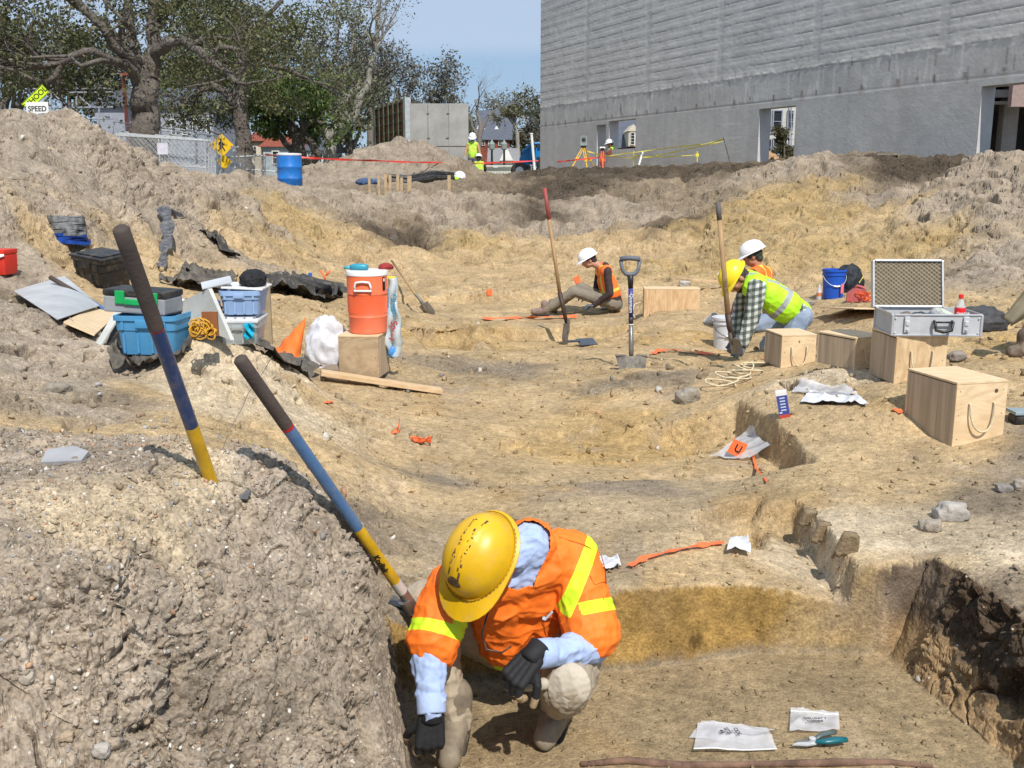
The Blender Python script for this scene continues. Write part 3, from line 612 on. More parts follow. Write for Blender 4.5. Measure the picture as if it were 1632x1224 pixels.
# through the second opening
c, s = pb(1196, 1300, 120, 262, 62, 5); b3 = thing('pale_building', 'pale grey building with tall dark windows, seen through the middle doorway', 'building', (c.x, 62, 0)); MB().box(c, s).build('wall', mat('pale_wall', (.55, .55, .52), .8), b3)
for x0, x1, a, b in ((1216, 1229, 176, 213), (1232, 1246, 175, 212), (1216, 1229, 221, 248), (1232, 1246, 220, 247), (1255, 1264, 176, 205)): window(b3, x0, x1, a, b, 62, m_greyb)
mb = MB(); mb.tube([P(1257, 168, 60), P(1257, 262, 60)], .05, 6); mb.tube([P(1261, 168, 59.8), P(1261, 262, 59.8)], .04, 6)
for k in range(5): mb.tube([P(1255, 180+k*14, 60), P(1264, 180+k*14, 60)], .03, 5)
solo(mb, 'scaffold_frame', m_greyb, 'thin grey scaffold poles behind the middle doorway', 'scaffold', P(1257, 262, 60))
c = P(1221, 262, 44); mb = MB(); mb.lathe([(.95, -.3), (.7, .15), (.35, .45), (.02, .62)], 18, Matrix.Translation(c))
solo(mb, 'sand_pile', mat('orange_sand', (.42, .25, .13), .95, .2, 5, .6, 20), 'small orange sand pile just inside the middle doorway', 'sand pile', c, smooth=True)
# through the right opening: parking deck with beams and a dark interior
bd = thing('parking_deck', 'dark parking deck with pale beams, seen through the right-hand opening', 'building', P(1620, 262, 44))
mb = MB(); 
for a, b in ((143, 155), (161.5, 164.5), (120, 137)): c, s = pb(1540, 1800, a, b, 42, .8); mb.box(c, s)
for x in (1612, 1680, 1750): c, s = pb(x-4, x+4, 100, 262, 42.9, .5); mb.box(c, s)
mb.build('beam', m_conc, bd)
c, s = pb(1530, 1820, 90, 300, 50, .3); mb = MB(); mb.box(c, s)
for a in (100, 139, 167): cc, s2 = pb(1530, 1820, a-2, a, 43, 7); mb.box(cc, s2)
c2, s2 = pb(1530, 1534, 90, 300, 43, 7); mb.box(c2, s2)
mb.build('inner_wall', mat('deck_interior_shade', (.05, .042, .036), .9, .3, 1), bd)  # the unlit interior is painted in as a near-black colour
c, s = pb(1618, 1700, 100, 170, 41, .3); MB().box(c, s).build('panel', mat('pinkish_panel', (.34, .25, .23), .9), bd)
mb = MB(); mb.box(*pb(1397, 1436, 244.5, 247.5, 26, .35)); mb.box(*pb(1398, 1401, 247.5, 254, 26, .3)); mb.box(*pb(1431, 1434, 247.5, 252, 26, .3))
solo(mb, 'wooden_pallet', mat('grey_wood', (.28, .24, .19), .9, .3, 8), 'weathered wooden pallet half buried at the foot of the grey wall', 'pallet', P(1416, 254, 26))
# ------------------------------------------------------------ free standing wall with its formwork
fw = thing('retaining_wall', 'separate grey concrete wall with gridded formwork leaning on its left end', 'wall', P(680, 262, 50))
c, s = pb(653, 747, 165, 290, 50, .5); MB().box(c, s, bev=.02).build('wall', mat('panel_concrete', (.36, .355, .34), .9, .16, .7, .3, 14), fw)
mb = MB()
for px in (682, 715): c, s = pb(px, px+1.2, 166, 290, 49.97, .06); mb.box(c, s)
c, s = pb(653, 747, 232, 233, 49.97, .06); mb.box(c, s)
for px, py in ((682, 180), (714, 180), (683, 219), (713, 219)): c, s = pb(px-2, px+2, py-1, py+1, 49.95, .08); mb.box(c, s)
mb.build('seam', mat('seam_concrete', (.24, .235, .22), .9), fw)
A = P(650, 262, 50.2); B = P(604, 262, 56); A.z = B.z = 0; L = (B-A).length; dx = (B-A).normalized(); FM = Matrix.Translation(A) @ Matrix((dx, Vector((0, 0, 1)).cross(dx), (0, 0, 1))).transposed().to_4x4(); HT = P(652, 157, 50.2).z
mb = MB(); mb.box((L/2, .05, HT/2), (L, .04, HT), FM); f_ = mb.build('formwork', mat('rust_ply', (.33, .14, .06), .8, .25, 2), fw)
mb = MB()
for k in range(7): mb.box((L*k/6, .12 if dx.x < 0 else -.12, HT/2), (.09, .16, HT), FM); 
for k in range(9): mb.box((L/2, .10, HT*(k+.3)/8.6), (L, .12, .07), FM)
for k in range(7): mb.box((L*k/6, -.08, HT/2), (.09, .16, HT), FM)
for k in range(9): mb.box((L/2, -.06, HT*(k+.3)/8.6), (L, .12, .07), FM)
mb.build('rib', mat('green_steel', (.13, .14, .09), .6, .3, 4), f_)
mb = MB(); mb.box((-.12, 0, HT/2), (.22, .3, HT+.08), FM); mb.build('end_post', mat('galv', (.42, .46, .48), .5, .15), fw)
mb = MB(); mb.box((L+.25, 0, HT/2-.05), (.45, .3, HT-.1), FM); mb.build('end_stud', m_conc, fw)
# houses behind
h = house('brick_house', 'large brick house with white dormers beyond the gap, behind the standing worker', 762, 812, 223, 105, 9, m_brick, m_slate, 3.2, [(778, 786, 224, 232), (794, 800, 224, 232), (768, 773, 224, 232)], 'x')
for a, b in ((760, 765), (768, 773), (788, 795)):
    c, s = pb(a, b, 209, 218, 106.5, 2); mb = MB(); mb.box(c, s); gable(mb, c.x-s[0]/2, c.x+s[0]/2, 106.5, 108.5, c.z+s[2]/2, c.z+s[2]/2+.6, 'y', over=.1); mb.build('dormer', m_white, h)
h = house('gabled_house', 'low grey roofed house with a white gable beyond the railing', 782, 822, 258, 84, 7, m_white, mat('grey_shingle', (.25, .245, .25), .8), 1.2, [], 'x')
c, s = pb(797, 817, 252, 262, 83, 2); mb = MB(); mb.box(c, (s[0]*.9, s[1], s[2])); gable(mb, c.x-s[0]/2, c.x+s[0]/2, 82.5, 84.5, c.z+s[2]/2-.2, c.z+s[2]/2+.9, 'y', over=.05); mb.build('gable', m_white, h)
h = house('blue_house', 'pale blue house with a red roof behind the oaks, left of the blue barrel', 419, 461, 234, 76, 8, m_bluew, m_redroof, 1.0, [(433, 446, 240, 262)], 'x')
h = house('white_house', 'white walled house with tall dark windows, right of the blue barrel', 478, 520, 240, 80, 8, m_bluew, m_slate, 1.5, [(483, 491, 243, 262), (494, 502, 243, 262), (508, 513, 243, 262)], 'x')
h = house('cream_house', 'cream house half hidden by the second oak trunk and fence', 396, 418, 225, 82, 8, m_cream, m_redroof, 1.0, [(404, 409, 233, 246)], 'x')
h = house('grey_building', 'violet grey building behind the stacked fence panels', 150, 345, 170, 66, 8, m_greyb, m_slate, 1.5, [(272, 281, 190, 215), (289, 299, 190, 215), (306, 316, 190, 215), (328, 337, 190, 215)], 'x')
mb = MB(); mb.box(*pb(194, 206, 120, 290, 64, .6)); mb.box(*pb(190, 210, 116, 120, 63.9, .8)); solo(mb, 'brick_pillar', m_brick, 'red brick chimney pillar between the mound and the large oak trunk', 'pillar', P(200, 285, 64))
mb = MB()
for px in (70, 82, 98, 122, 158): mb.tube([P(px, 130, 55), P(px, 290, 55)], .05, 6)
for py in (142, 148, 172, 190): mb.tube([P(40, py, 55), P(180, py-1, 55)], .045, 6)
for a, b in (((85, 150), (110, 172)), ((122, 150), (150, 175))): mb.tube([P(*a, 55), P(*b, 55)], .04, 6)
solo(mb, 'scaffolding', m_greyb, 'grey scaffolding poles behind the buried school sign', 'scaffolding', P(100, 285, 55))
# railing, lamps
mb = MB(); mb.box(*pb(775, 818, 263.5, 265.5, 58, .1)); mb.box(*pb(775, 818, 267, 277, 58.2, .25)); rl = thing('white_railing', 'white barred railing beyond the crouching workers', 'railing', P(795, 280, 58))
mb.build('rail', m_white, rl); mb = MB()
for k in range(18): x = 776+k*2.4; mb.box(*pb(x, x+.7, 265, 277, 57.9, .06))
mb.build('bars', mat('grey_bars', (.25, .27, .2), .7), rl)
for px, d in ((784, 'left of the gable'), (803.5, 'in front of the white gable')):
    b0 = P(px, 262, 72); b0.z = 0; t = thing('street_lamp', 'dark street lamp post standing %s' % d, 'lamp', b0, 'street lamps')
    zt = P(px, 240, 72).z; MB().tube([b0, b0+Vector((0, 0, .6)), b0+Vector((0, 0, zt))], [.16, .09, .07], 8).build('post', mat('black_iron', (.02, .025, .022), .5), t)
    MB().lathe([(.06, zt), (.2, zt+.1), (.24, zt+.45), (.1, zt+.6), (.02, zt+.75)], 10, Matrix.Translation((b0.x, b0.y, 0))).build('lantern', mat('lantern_glass', (.25, .3, .28), .3), t)
# ------------------------------------------------------------ trees
m_bark = mat('oak_bark', (.165, .145, .125), .95, .3, 2.2, 1, 7, bd=.12, c2=(.085, .072, .06)); m_barkl = mat('pale_bark', (.36, .34, .30), .95, .25, 1.5, .7, 10, bd=.03, c2=(.17, .15, .12)); m_twig = mat('twig', (.20, .175, .155), .95)
def leaf_mat(name, c, c2):
    m = bpy.data.materials.new(name); m.use_nodes = True; n = m.node_tree; b = n.nodes['Principled BSDF']
    at = n.nodes.new('ShaderNodeAttribute'); at.attribute_name = 'soil'; n.links.new(at.outputs['Color'], b.inputs['Base Color'])
    b.inputs['Roughness'].default_value = .55; b.inputs['Specular IOR Level'].default_value = .35
    tr = n.nodes.new('ShaderNodeBsdfTranslucent'); n.links.new(at.outputs['Color'], tr.inputs[0]); mxs = n.nodes.new('ShaderNodeMixShader'); mxs.inputs[0].default_value = .25
    n.links.new(b.outputs[0], mxs.inputs[1]); n.links.new(tr.outputs[0], mxs.inputs[2]); n.links.new(mxs.outputs[0], n.nodes['Material Output'].inputs[0]); return m
m_leaf = leaf_mat('leaves', 0, 0)
def leaves_mesh(pts, size, cols, r):
    n = len(pts); a = r.normal(size=(n, 3)); a /= np.linalg.norm(a, axis=1)[:, None]; b = np.cross(a, r.normal(size=(n, 3))); b /= np.linalg.norm(b, axis=1)[:, None]
    s = (size*(.5+r.random(n)))[:, None]; V = np.stack([pts-a*s, pts+b*s*.5, pts+a*s, pts-b*s*.5], 1).reshape(-1, 3)
    me = np_mesh('crown', V, np.arange(4*n).reshape(-1, 4)); ca = me.color_attributes.new('soil', 'FLOAT_COLOR', 'POINT')
    cc = np.repeat(cols, 4, axis=0); ca.data.foreach_set('color', np.c_[cc, np.ones(len(cc))].astype(np.float32).ravel()); return me
def branchy(mb, p, d, L, r0, depth, rnd, tips, gn_=.25, spread=.6, upb=.12, nseg=4, kids=(2, 4)):
    pts = [p.copy()]; rad = [r0]; dd = d.normalized(); q = p.copy()
    for i in range(nseg):
        dd = (dd+Vector((rnd.gauss(0, gn_), rnd.gauss(0, gn_), rnd.gauss(0, gn_)+upb))).normalized(); q = q+dd*L/nseg; pts.append(q.copy()); rad.append(r0*(1-.6*(i+1)/nseg))
    mb.tube(pts, rad, 7 if r0 > .1 else (5 if r0 > .04 else 3), cap=False)
    if depth <= 0: tips.append(q); tips.append(pts[-2]); return
    for k in range(rnd.randint(*kids)):
        i = rnd.randint(max(1, nseg-3), nseg); v = Vector((rnd.gauss(0, 1), rnd.gauss(0, 1), rnd.gauss(0, .7))); nd = (dd+v*spread).normalized()
        branchy(mb, pts[i], nd, L*rnd.uniform(.55, .8), rad[i]*rnd.uniform(.55, .75), depth-1, rnd, tips, gn_, spread, upb, nseg, kids)
def tree(name, label, base, limbs, clumps, nleaf, lsize, pal, seed, bark=m_bark, depth=2, group=None, twigL=2.2, gap=.0, kids=(2, 4)):
    """limbs: lists of points with radii; crown leaves gather round twig tips and inside clump ellipsoids"""
    rnd = random.Random(seed); r = np.random.default_rng(seed); mb = MB(); tips = []
    for L in limbs:
        pts = [a[0] for a in L]; rad = [a[1] for a in L]; P2 = []; R2 = []
        for i in range(len(pts)-1):
            for k in range(4):
                t = k/4; j = Vector((rnd.gauss(0, 1), rnd.gauss(0, 1), rnd.gauss(0, 1)))*rad[i]*.12; P2.append(pts[i].lerp(pts[i+1], t)+j); R2.append(rad[i]*(1-t)+rad[i+1]*t)
        P2.append(pts[-1]); R2.append(rad[-1]); mb.tube(P2, R2, 12, cap=False)
        n = len(P2)
        for k in range(int(n*.45), n):
            if R2[k] < .5*R2[0] or k == n-1:
                for _ in range(2 if k == n-1 else (1 if rnd.random() < .6 else 0)):
                    d = (P2[k]-P2[max(k-2, 0)]).normalized()+Vector((rnd.gauss(0, .7), rnd.gauss(0, .7), rnd.gauss(.25, .6)))
                    branchy(mb, P2[k], d, twigL*rnd.uniform(.7, 1.2), R2[k]*.7, depth, rnd, tips, kids=kids)
    root = thing(name, label, 'tree', base, group); mb.build('trunk', bark, root, smooth=True)
    if nleaf:
        T = np.array([t[:] for t in tips]) if tips else np.zeros((0, 3)); pts = []
        nt_ = int(nleaf*.45) if len(T) and clumps else (nleaf if len(T) else 0)
        if nt_: pts.append(T[r.integers(0, len(T), nt_)]+r.normal(size=(nt_, 3))*.42*twigL/2.2)
        if clumps:
            wts = np.array([c[1][0]*c[1][1]*c[1][2] for c in clumps]); wts /= wts.sum(); m = (nleaf-nt_)*3; k = r.choice(len(clumps), m, p=wts)
            ce = np.array([c[0][:] for c in clumps]); ra = np.array([c[1] for c in clumps]); u = r.normal(size=(m, 3)); u /= np.linalg.norm(u, axis=1)[:, None]; u *= (r.random(m)**.4)[:, None]
            q = ce[k]+u*ra[k]; nz_ = pnoise(q/1.5, seed)+.6*pnoise(q/.6, seed+1)
            q = q[nz_ > gap]; pts.append(q[:nleaf-nt_])
        pts = np.concatenate(pts); pal = np.array(pal); base_c = pal[r.integers(0, len(pal), len(pts))]
        cl = 1+.45*pnoise(pts/1.2, seed+3); cols = np.clip(base_c*(cl*(.75+.5*r.random(len(pts))))[:, None], .008, .6)
        link_mesh('crown', leaves_mesh(pts, lsize, cols, r), m_leaf, root)
    return root
def LB(Y, *pp): return [(P(a[0], a[1], Y+(a[3] if len(a) > 3 else 0)), a[2]) for a in pp]
OLV = [(.085, .10, .035), (.12, .125, .05), (.065, .075, .03), (.15, .125, .07), (.15, .16, .07)]
Y1 = 38
l1 = [LB(Y1, (238, 275, .66), (235, 235, .56), (233, 180, .50), (232, 135, .46), (236, 105, .30)),
      LB(Y1, (241, 125, .38), (248, 70, .33), (244, 35, .28), (252, 0, .24), (262, -60, .2)),
      LB(Y1, (224, 125, .3), (214, 80, .25), (208, 45, .21), (204, 5, .18), (196, -50, .2)),
      LB(Y1, (226, 120, .28), (205, 92, .23, -1), (180, 72, .2, -1.5), (162, 40, .17, -2), (125, 8, .2, -2), (85, -25, .15, -3)),
      LB(Y1, (224, 140, .28), (205, 105, .21, -1), (178, 98, .18, -2), (150, 82, .16, -3), (122, 86, .15, -3), (92, 103, .13, -3), (55, 107, .13, -3), (12, 108, .1, -3), (-30, 100, .07, -3)),
      LB(Y1, (96, 103, .14, -3), (90, 118, .12, -3), (76, 131, .11, -3), (50, 126, .09, -4), (22, 112, .08, -4), (-15, 102, .06, -4)),
      LB(Y1, (178, 98, .12, -2), (162, 96, .1, -3), (128, 105, .08, -4), (110, 90, .07, -4), (70, 90, .06, -4), (40, 93, .05, -4), (12, 78, .04, -4)),
      LB(Y1, (246, 90, .28), (268, 68, .22, -1), (290, 64, .2, -1), (312, 78, .18, -2), (336, 96, .2, -2), (358, 112, .16, -2), (378, 132, .1, -3)),
      LB(Y1, (246, 45, .28), (262, 20, .24, 1), (282, 4, .2, 1), (310, -14, .16, 1)),
      LB(Y1, (305, 72, .14, -2), (322, 62, .1, -2), (350, 60, .07, -2), (372, 62, .05, -2)),
      LB(Y1, (214, 55, .1, -1), (195, 30, .08, -2), (172, 8, .06, -2), (160, -6, .05, -2)),
      LB(Y1, (330, 92, .14, -2), (352, 75, .12, -2), (378, 78, .1, -2), (392, 100, .08, -2))]
def CL(Y, *pp): return [(P(a[0], a[1], Y+a[4]), (a[2]*Y/FPX, 2.2+a[2]*Y/FPX*.5, a[3]*Y/FPX)) for a in pp]
l1 = [[(p_, r_*(1 if i == 0 else .82)) for p_, r_ in L_] for i, L_ in enumerate(l1)]
tree('live_oak', 'largest live oak with thick leaning trunk behind the mound, left of the fences', P(236, 280, Y1), l1,
     CL(Y1, (40, 60, 85, 42, 0), (115, 120, 70, 30, 1), (30, 130, 70, 30, 1), (120, 45, 60, 30, -1), (200, 20, 90, 30, 3), (330, 25, 80, 45, 0), (180, 150, 50, 22, 2), (400, 30, 60, 40, 0), (300, 115, 45, 25, 2), (60, -30, 120, 30, 0), (290, -40, 170, 40, 1)), 36000, .068, OLV, 3, depth=3, gap=.2, kids=(2, 3))
Y2 = 50
l2 = [LB(Y2, (390, 285, .5), (388, 250, .42), (386, 205, .37), (383, 160, .36), (385, 135, .33)),
      LB(Y2, (385, 138, .28), (386, 105, .24), (383, 80, .2), (365, 74, .16), (335, 72, .12), (310, 70, .08)),
      LB(Y2, (380, 150, .26), (372, 125, .22), (352, 112, .2), (345, 122, .1)), LB(Y2, (390, 125, .2), (405, 105, .17), (425, 102, .14), (450, 108, .12), (478, 120, .09), (505, 132, .06)),
      LB(Y2, (378, 170, .24), (362, 148, .2), (342, 138, .16), (318, 145, .13), (302, 158, .1)), LB(Y2, (385, 110, .18), (398, 70, .14), (420, 30, .12), (450, 0, .1))]
tree('live_oak', 'second live oak with a dark upright trunk behind the yellow pedestrian sign', P(390, 290, Y2), l2,
     CL(Y2, (350, 180, 45, 30, 1), (420, 130, 55, 28, 0), (420, 60, 65, 45, 0), (350, 40, 60, 50, 2), (450, 165, 40, 22, 0), (300, 190, 35, 20, 2), (480, 60, 40, 50, 1), (330, 115, 40, 30, 3)), 20000, .08, OLV+[(.12, .16, .045)], 4, depth=2, gap=.15)
Y3 = 57
l3 = [LB(Y3, (482, 285, .45), (479, 255, .38), (474, 222, .32), (460, 198, .28), (440, 182, .24), (418, 170, .18), (398, 164, .12)), LB(Y3, (480, 255, .25), (466, 240, .2), (452, 224, .16), (442, 208, .1)),
      LB(Y3, (490, 262, .3), (508, 246, .26), (496, 228, .2), (484, 212, .16)), LB(Y3, (476, 225, .22), (484, 200, .18), (500, 190, .14), (520, 200, .1))]
tree('live_oak', 'low leaning oak with bright green leaves just behind the blue barrel', P(482, 290, Y3), l3, CL(Y3, (470, 170, 42, 22, 0), (500, 155, 30, 20, 1), (440, 205, 35, 18, 1), (510, 210, 35, 25, 3), (460, 135, 45, 22, 2)), 13000, .11, [(.09, .14, .03), (.12, .17, .045), (.06, .085, .025)], 5, depth=1)
Y4 = 62
l4 = [LB(Y4, (524, 285, .42), (525, 250, .38), (528, 222, .34)), LB(Y4, (527, 226, .26), (518, 206, .22), (508, 190, .18), (500, 178, .12)), LB(Y4, (529, 224, .3), (538, 195, .27), (547, 168, .24), (556, 150, .2), (572, 138, .16), (560, 128, .05)),
      LB(Y4, (530, 226, .3), (552, 202, .26), (568, 178, .24), (572, 155, .22), (586, 138, .19), (588, 115, .17), (594, 92, .15), (598, 72, .13)), LB(Y4, (594, 92, .12), (600, 60, .11), (604, 30, .09), (607, -20, .07)), LB(Y4, (598, 74, .1), (588, 58, .08), (580, 48, .05)),
      LB(Y4, (550, 160, .14), (545, 120, .12), (535, 80, .1), (540, 40, .08), (530, 0, .05)), LB(Y4, (545, 120, .1), (560, 90, .08), (565, 50, .07), (575, 10, .05))]
tree('bare_oak', 'tall nearly bare tree with pale bent trunks at the edge of the sky', P(524, 290, Y4), l4, CL(Y4, (540, 60, 50, 60, 0), (570, 30, 40, 50, 0), (520, 120, 45, 30, 0), (575, 110, 25, 25, 0)), 9500, .075, [(.11, .11, .06), (.16, .15, .11), (.07, .08, .035), (.2, .18, .15)], 6, bark=m_barkl, depth=3, twigL=3.2, gap=.25, kids=(2, 3))
GRN = [(.085, .10, .045), (.12, .125, .06), (.14, .13, .08), (.19, .175, .12)]
bgt = [(20, 125, 70, 40, 66, 'olive tree far left behind the school sign', 0), (110, 150, 60, 38, 72, 'broad olive tree behind the scaffolding poles', 0), (180, 155, 50, 40, 70, 'dense tree left of the largest oak trunk, behind it', 0),
       (300, 150, 60, 55, 74, 'dark tree behind the stacked fence panels', 0), (345, 110, 60, 55, 80, 'tall dark tree filling the gap between the two big oaks', 0), (430, 110, 60, 70, 84, 'tall dense tree behind the second oak', 0), (505, 140, 50, 55, 88, 'grey green tree behind the leaning oak', 1),
       (560, 190, 48, 60, 84, 'olive bushy tree behind the pale bent trunks', 0), (605, 160, 42, 55, 92, 'grey green tree left of the formwork wall, behind it', 1), (650, 150, 40, 35, 96, 'rounded tree above the formwork wall', 1), (700, 160, 38, 24, 98, 'low wide tree above the grey wall', 1), (590, 125, 22, 22, 90, 'small crown beside the tall bare tree', 1),
       (860, 225, 30, 36, 110, 'bushy tree just left of the grey building corner', 1), (880, 235, 30, 36, 118, 'bushy tree partly hidden by the grey building', 1), (800, 215, 26, 24, 120, 'low tree behind the brick house roof', 1), (740, 225, 22, 30, 120, 'dark tree right beside the end of the grey wall', 0), (835, 245, 22, 24, 112, 'dark shrubby tree behind the blue machine', 0)]
for i, (px, py, rx, rz_, Y, lab, k) in enumerate(bgt):
    rx_ = rx*Y/FPX; rr = rz_*Y/FPX; b = P(px, 280, Y); b.z = 0; top = P(px, py, Y); rnd = random.Random(i+40)
    lm = [[(b-Vector((0, 0, .3)), .4), (b.lerp(top, .5)+Vector((rnd.gauss(0, .4), 0, 0)), .28), (top, .12)]]+[[(b.lerp(top, .45), .2), (top+Vector((rnd.uniform(-.5, .5)*rx_, rnd.uniform(-1, 1), rnd.uniform(-.2, .4)*rr)), .08)] for _ in range(4)]
    cl = [(top+Vector((rnd.uniform(-.55, .55)*rx_, rnd.uniform(-1.5, 1.5), rnd.uniform(-.5, .5)*rr)), (rx_*rnd.uniform(.35, .6), 2.2, rr*rnd.uniform(.3, .5))) for _ in range(9)]
    if py+rz_ < 262: cl += [(Vector((top.x+rnd.uniform(-.5, .5)*rx_, Y, (top.z)*rnd.uniform(.1, .45))), (rx_*.5, 2, rr*.35)) for _ in range(4)]
    tree('background_tree', lab, b, lm, cl, 7000 if k == 0 else 3800, .135, GRN if k == 0 else [(.13, .125, .10), (.085, .09, .055), (.17, .155, .13)], 60+i, depth=2, group='trees behind the site', twigL=2.2, gap=.22 if k == 0 else .22, kids=(2, 3), bark=m_twig if k else m_bark)
Yb = 96
tree('bare_tree', 'leafless tree with spreading twigs right of the grey formwork wall', P(763, 282, Yb), [LB(Yb, (762, 285, .35), (761, 240, .28), (766, 200, .2), (760, 175, .12)), LB(Yb, (766, 210, .18), (776, 190, .12), (786, 178, .08)), LB(Yb, (765, 222, .16), (752, 200, .1), (750, 180, .07))], [], 0, .1, OLV, 31, bark=m_twig, depth=4, twigL=2.6, kids=(2, 4))
Yp = 90
tree('slender_tree', 'slender pale trunked tree with a flat open crown against the sky', P(826, 282, Yp), [LB(Yp, (826, 290, .26), (826, 245, .2), (824, 212, .17), (818, 196, .14)), LB(Yp, (820, 200, .12), (808, 184, .09), (800, 180, .06)), LB(Yp, (820, 198, .12), (824, 180, .09), (832, 172, .06)), LB(Yp, (822, 200, .1), (836, 186, .08), (844, 182, .05))],
     CL(Yp, (806, 180, 9, 5, 0), (822, 172, 12, 6, 0), (838, 180, 9, 5, 0), (818, 180, 16, 6, 0)), 1700, .14, GRN, 32, bark=m_barkl, depth=2, twigL=1.1)
tree('shrub', 'green shrub growing against the middle doorway', P(1252, 262, 40), [[(P(1250, 264, 40), .05), (P(1250, 235, 40), .03)]], CL(40, (1254, 238, 7, 10, 0), (1246, 253, 10, 6, 0), (1262, 245, 6, 12, 0)), 2600, .055, [(.07, .085, .03), (.12, .12, .06), (.16, .13, .07)], 33, depth=1, twigL=.5)
# ------------------------------------------------------------ site furniture far off
def U(px, Y): return px*Y/FPX
m_galv = mat('galvanised_tube', (.62, .64, .65), .4, .1, 8, metal=.3); m_wire = mat('mesh_wire', (.42, .44, .46), .5)
m_blk = mat('black_plastic', (.022, .022, .024), .42, .2, 5, .2, 30, dirt=.35); m_tarp = mat('black_tarp', (.035, .034, .033), .45, .2, 6, .5, 25, dirt=.55, c2=(.075, .068, .058))
m_org = mat('orange_ribbon', (.92, .17, .05), .55, .1, 10, dirt=.15); m_yel = mat('yellow_ribbon', (.80, .68, .07), .5, .1, 8)
m_wood = mat('raw_wood', (.50, .36, .21), .8, .2, 5, .3, 50); m_rope = mat('cream_rope', (.66, .56, .38), .9, .15, 30, .8, 120)
m_steel = mat('worn_steel', (.28, .27, .26), .45, .25, 8, .3, 60, metal=.7, dirt=.6); m_white_p = mat('white_plastic', (.78, .78, .76), .4, .05, 6, dirt=.12)
def mesh_panel():
    w, h = 3.6, 1.85; fr = MB(); fr.tube([(0, 0, 0), (0, 0, h), (w, 0, h), (w, 0, 0), (0, 0, 0)], .03, 6); fr.tube([(w*.5, 0, 0), (w*.5, 0, h)], .022, 6); fr.tube([(0, 0, h*.5), (w, 0, h*.5)], .018, 6)
    wi = MB(); st = .19; n = int((w+h)/st)
    for k in range(n):
        a = k*st
        for sg in (0, 1):
            x0, z0 = (a, 0) if a < w else (w, a-w); x1, z1 = (a-h, h) if a > h else (0, a)
            if sg: x0, x1 = w-x0, w-x1
            d = Vector((x1-x0, 0, z1-z0)); 
            if d.length > .05: wi.tube([(x0, .004*sg, z0), (x1, .004*sg, z1)], .0045, 3, cap=False)
    return fr, wi
_fr, _wi = mesh_panel(); YF = 36
fl = ['front panel of the leaning stack of chain link fence panels', 'second panel in the leaning fence stack, just behind the front one', 'third fence panel of the leaning stack', 'fourth fence panel of the leaning stack', 'rearmost panel of the leaning fence stack, nearest the yellow sign', 'tall panel with a high top rail behind the stacked fence panels']
o0 = thing('mesh_fence', fl[0], 'fence', (0, 0, 0), 'stacked chain link fence panels'); a_ = _fr.build('frame', m_galv, o0); b_ = _wi.build('mesh', m_wire, o0)
ends = [(327, 0), (331, .5), (335, 1.0), (340, 1.5), (348, 2.1), (326, 2.9)]
for i, (px, dy) in enumerate(ends):
    if i == 0: o = o0
    else:
        o = o0.copy(); col.objects.link(o); o['label'] = fl[i]
        for c_ in (a_, b_): d_ = c_.copy(); col.objects.link(d_); d_.parent = o
    e = P(px, 262, YF+dy); ztop = P(px, 224 if i < 4 else (217 if i == 4 else 211), YF+dy).z
    e.z = ztop-1.85; o.location = e; o.rotation_euler = (R(-4+i), R(-(3.5+i*.6)), R(180-14+i*2.5))
mb = MB()
for px in (350, 422): mb.tube([P(px, 292, 40), P(px, 246, 40)], .035, 6)
mb.tube([P(348, 251, 40), P(446, 247, 40)], .03, 6); mb.tube([P(392, 270, 40), P(446, 274, 40)], .025, 6)
fn = thing('chain_link_fence', 'low chain link fence with a pale top rail just left of the blue barrel', 'fence', P(422, 292, 40)); mb.build('frame', m_galv, fn); mb = MB()
for k in range(34):
    x = 350+k*2.85; mb.tube([P(x, 249, 40), P(min(x+30, 446), 280, 40)], .006, 3, cap=False); mb.tube([P(min(x+30, 446), 249, 40.03), P(x, 280, 40.03)], .006, 3, cap=False)
mb.build('mesh', m_wire, fn)
mb = MB(); mb.box(*pb(250, 268, 228, 246, 34.5, .02)); solo(mb, 'notice_board', mat('notice', (.62, .60, .68), .6), 'small pale notice hung on the leaning fence stack beside the mound', 'notice', P(259, 246, 34.5))
mb = MB(); mb.tube([P(312, 200, 39), P(314, 264, 39)], .05, 8); solo(mb, 'fence_post', m_galv, 'single grey steel post rising behind the stacked fence panels', 'post', P(313, 264, 39))
# signs
def sign_M(px, py, Y, roll=0, yaw=0): return Matrix.Translation(P(px, py, Y)) @ Matrix.Rotation(R(yaw), 4, 'Z') @ Matrix.Rotation(R(90), 4, 'X') @ Matrix.Rotation(R(roll), 4, 'Z')
m_fluo = mat('fluorescent_yellow', (.62, .85, .02), .5, .04, 6); m_black = mat('black_paint', (.01, .01, .01), .5); m_warn = mat('warning_yellow', (.80, .50, .01), .5, .08, 5)
YS = 26; b0 = P(62, 210, YS); b0.z = P(62, 185, YS).z-.9
sg = thing('school_sign', 'fluorescent yellow school sign tilted above the buried speed limit sign', 'sign', b0)
M_ = sign_M(56, 156.5, YS, 40); MB().box((0, 0, 0), (U(45, YS), U(15.5, YS), .006), M_, bev=.002).build('plate', m_fluo, sg); mb = MB(); text_mb(mb, 'SCHOOL', U(11.5, YS), M_ @ Matrix.Translation((0.0, 0, .0045)) @ Matrix.Scale(1.02, 4, (1, 0, 0)), bold=.004); mb.build('lettering', m_black, sg)
mb = MB(); w2, h2 = U(21.5, YS), U(7, YS); mb.tube([(-w2, -h2, .004), (w2, -h2, .004), (w2, h2, .004), (-w2, h2, .004), (-w2, -h2, .004)], .008, 4, M=M_); mb.build('border', m_black, sg)
MB().tube([P(50, 158, YS+.06), P(46, 215, YS+.3)], .03, 6).build('post', m_galv, sg)
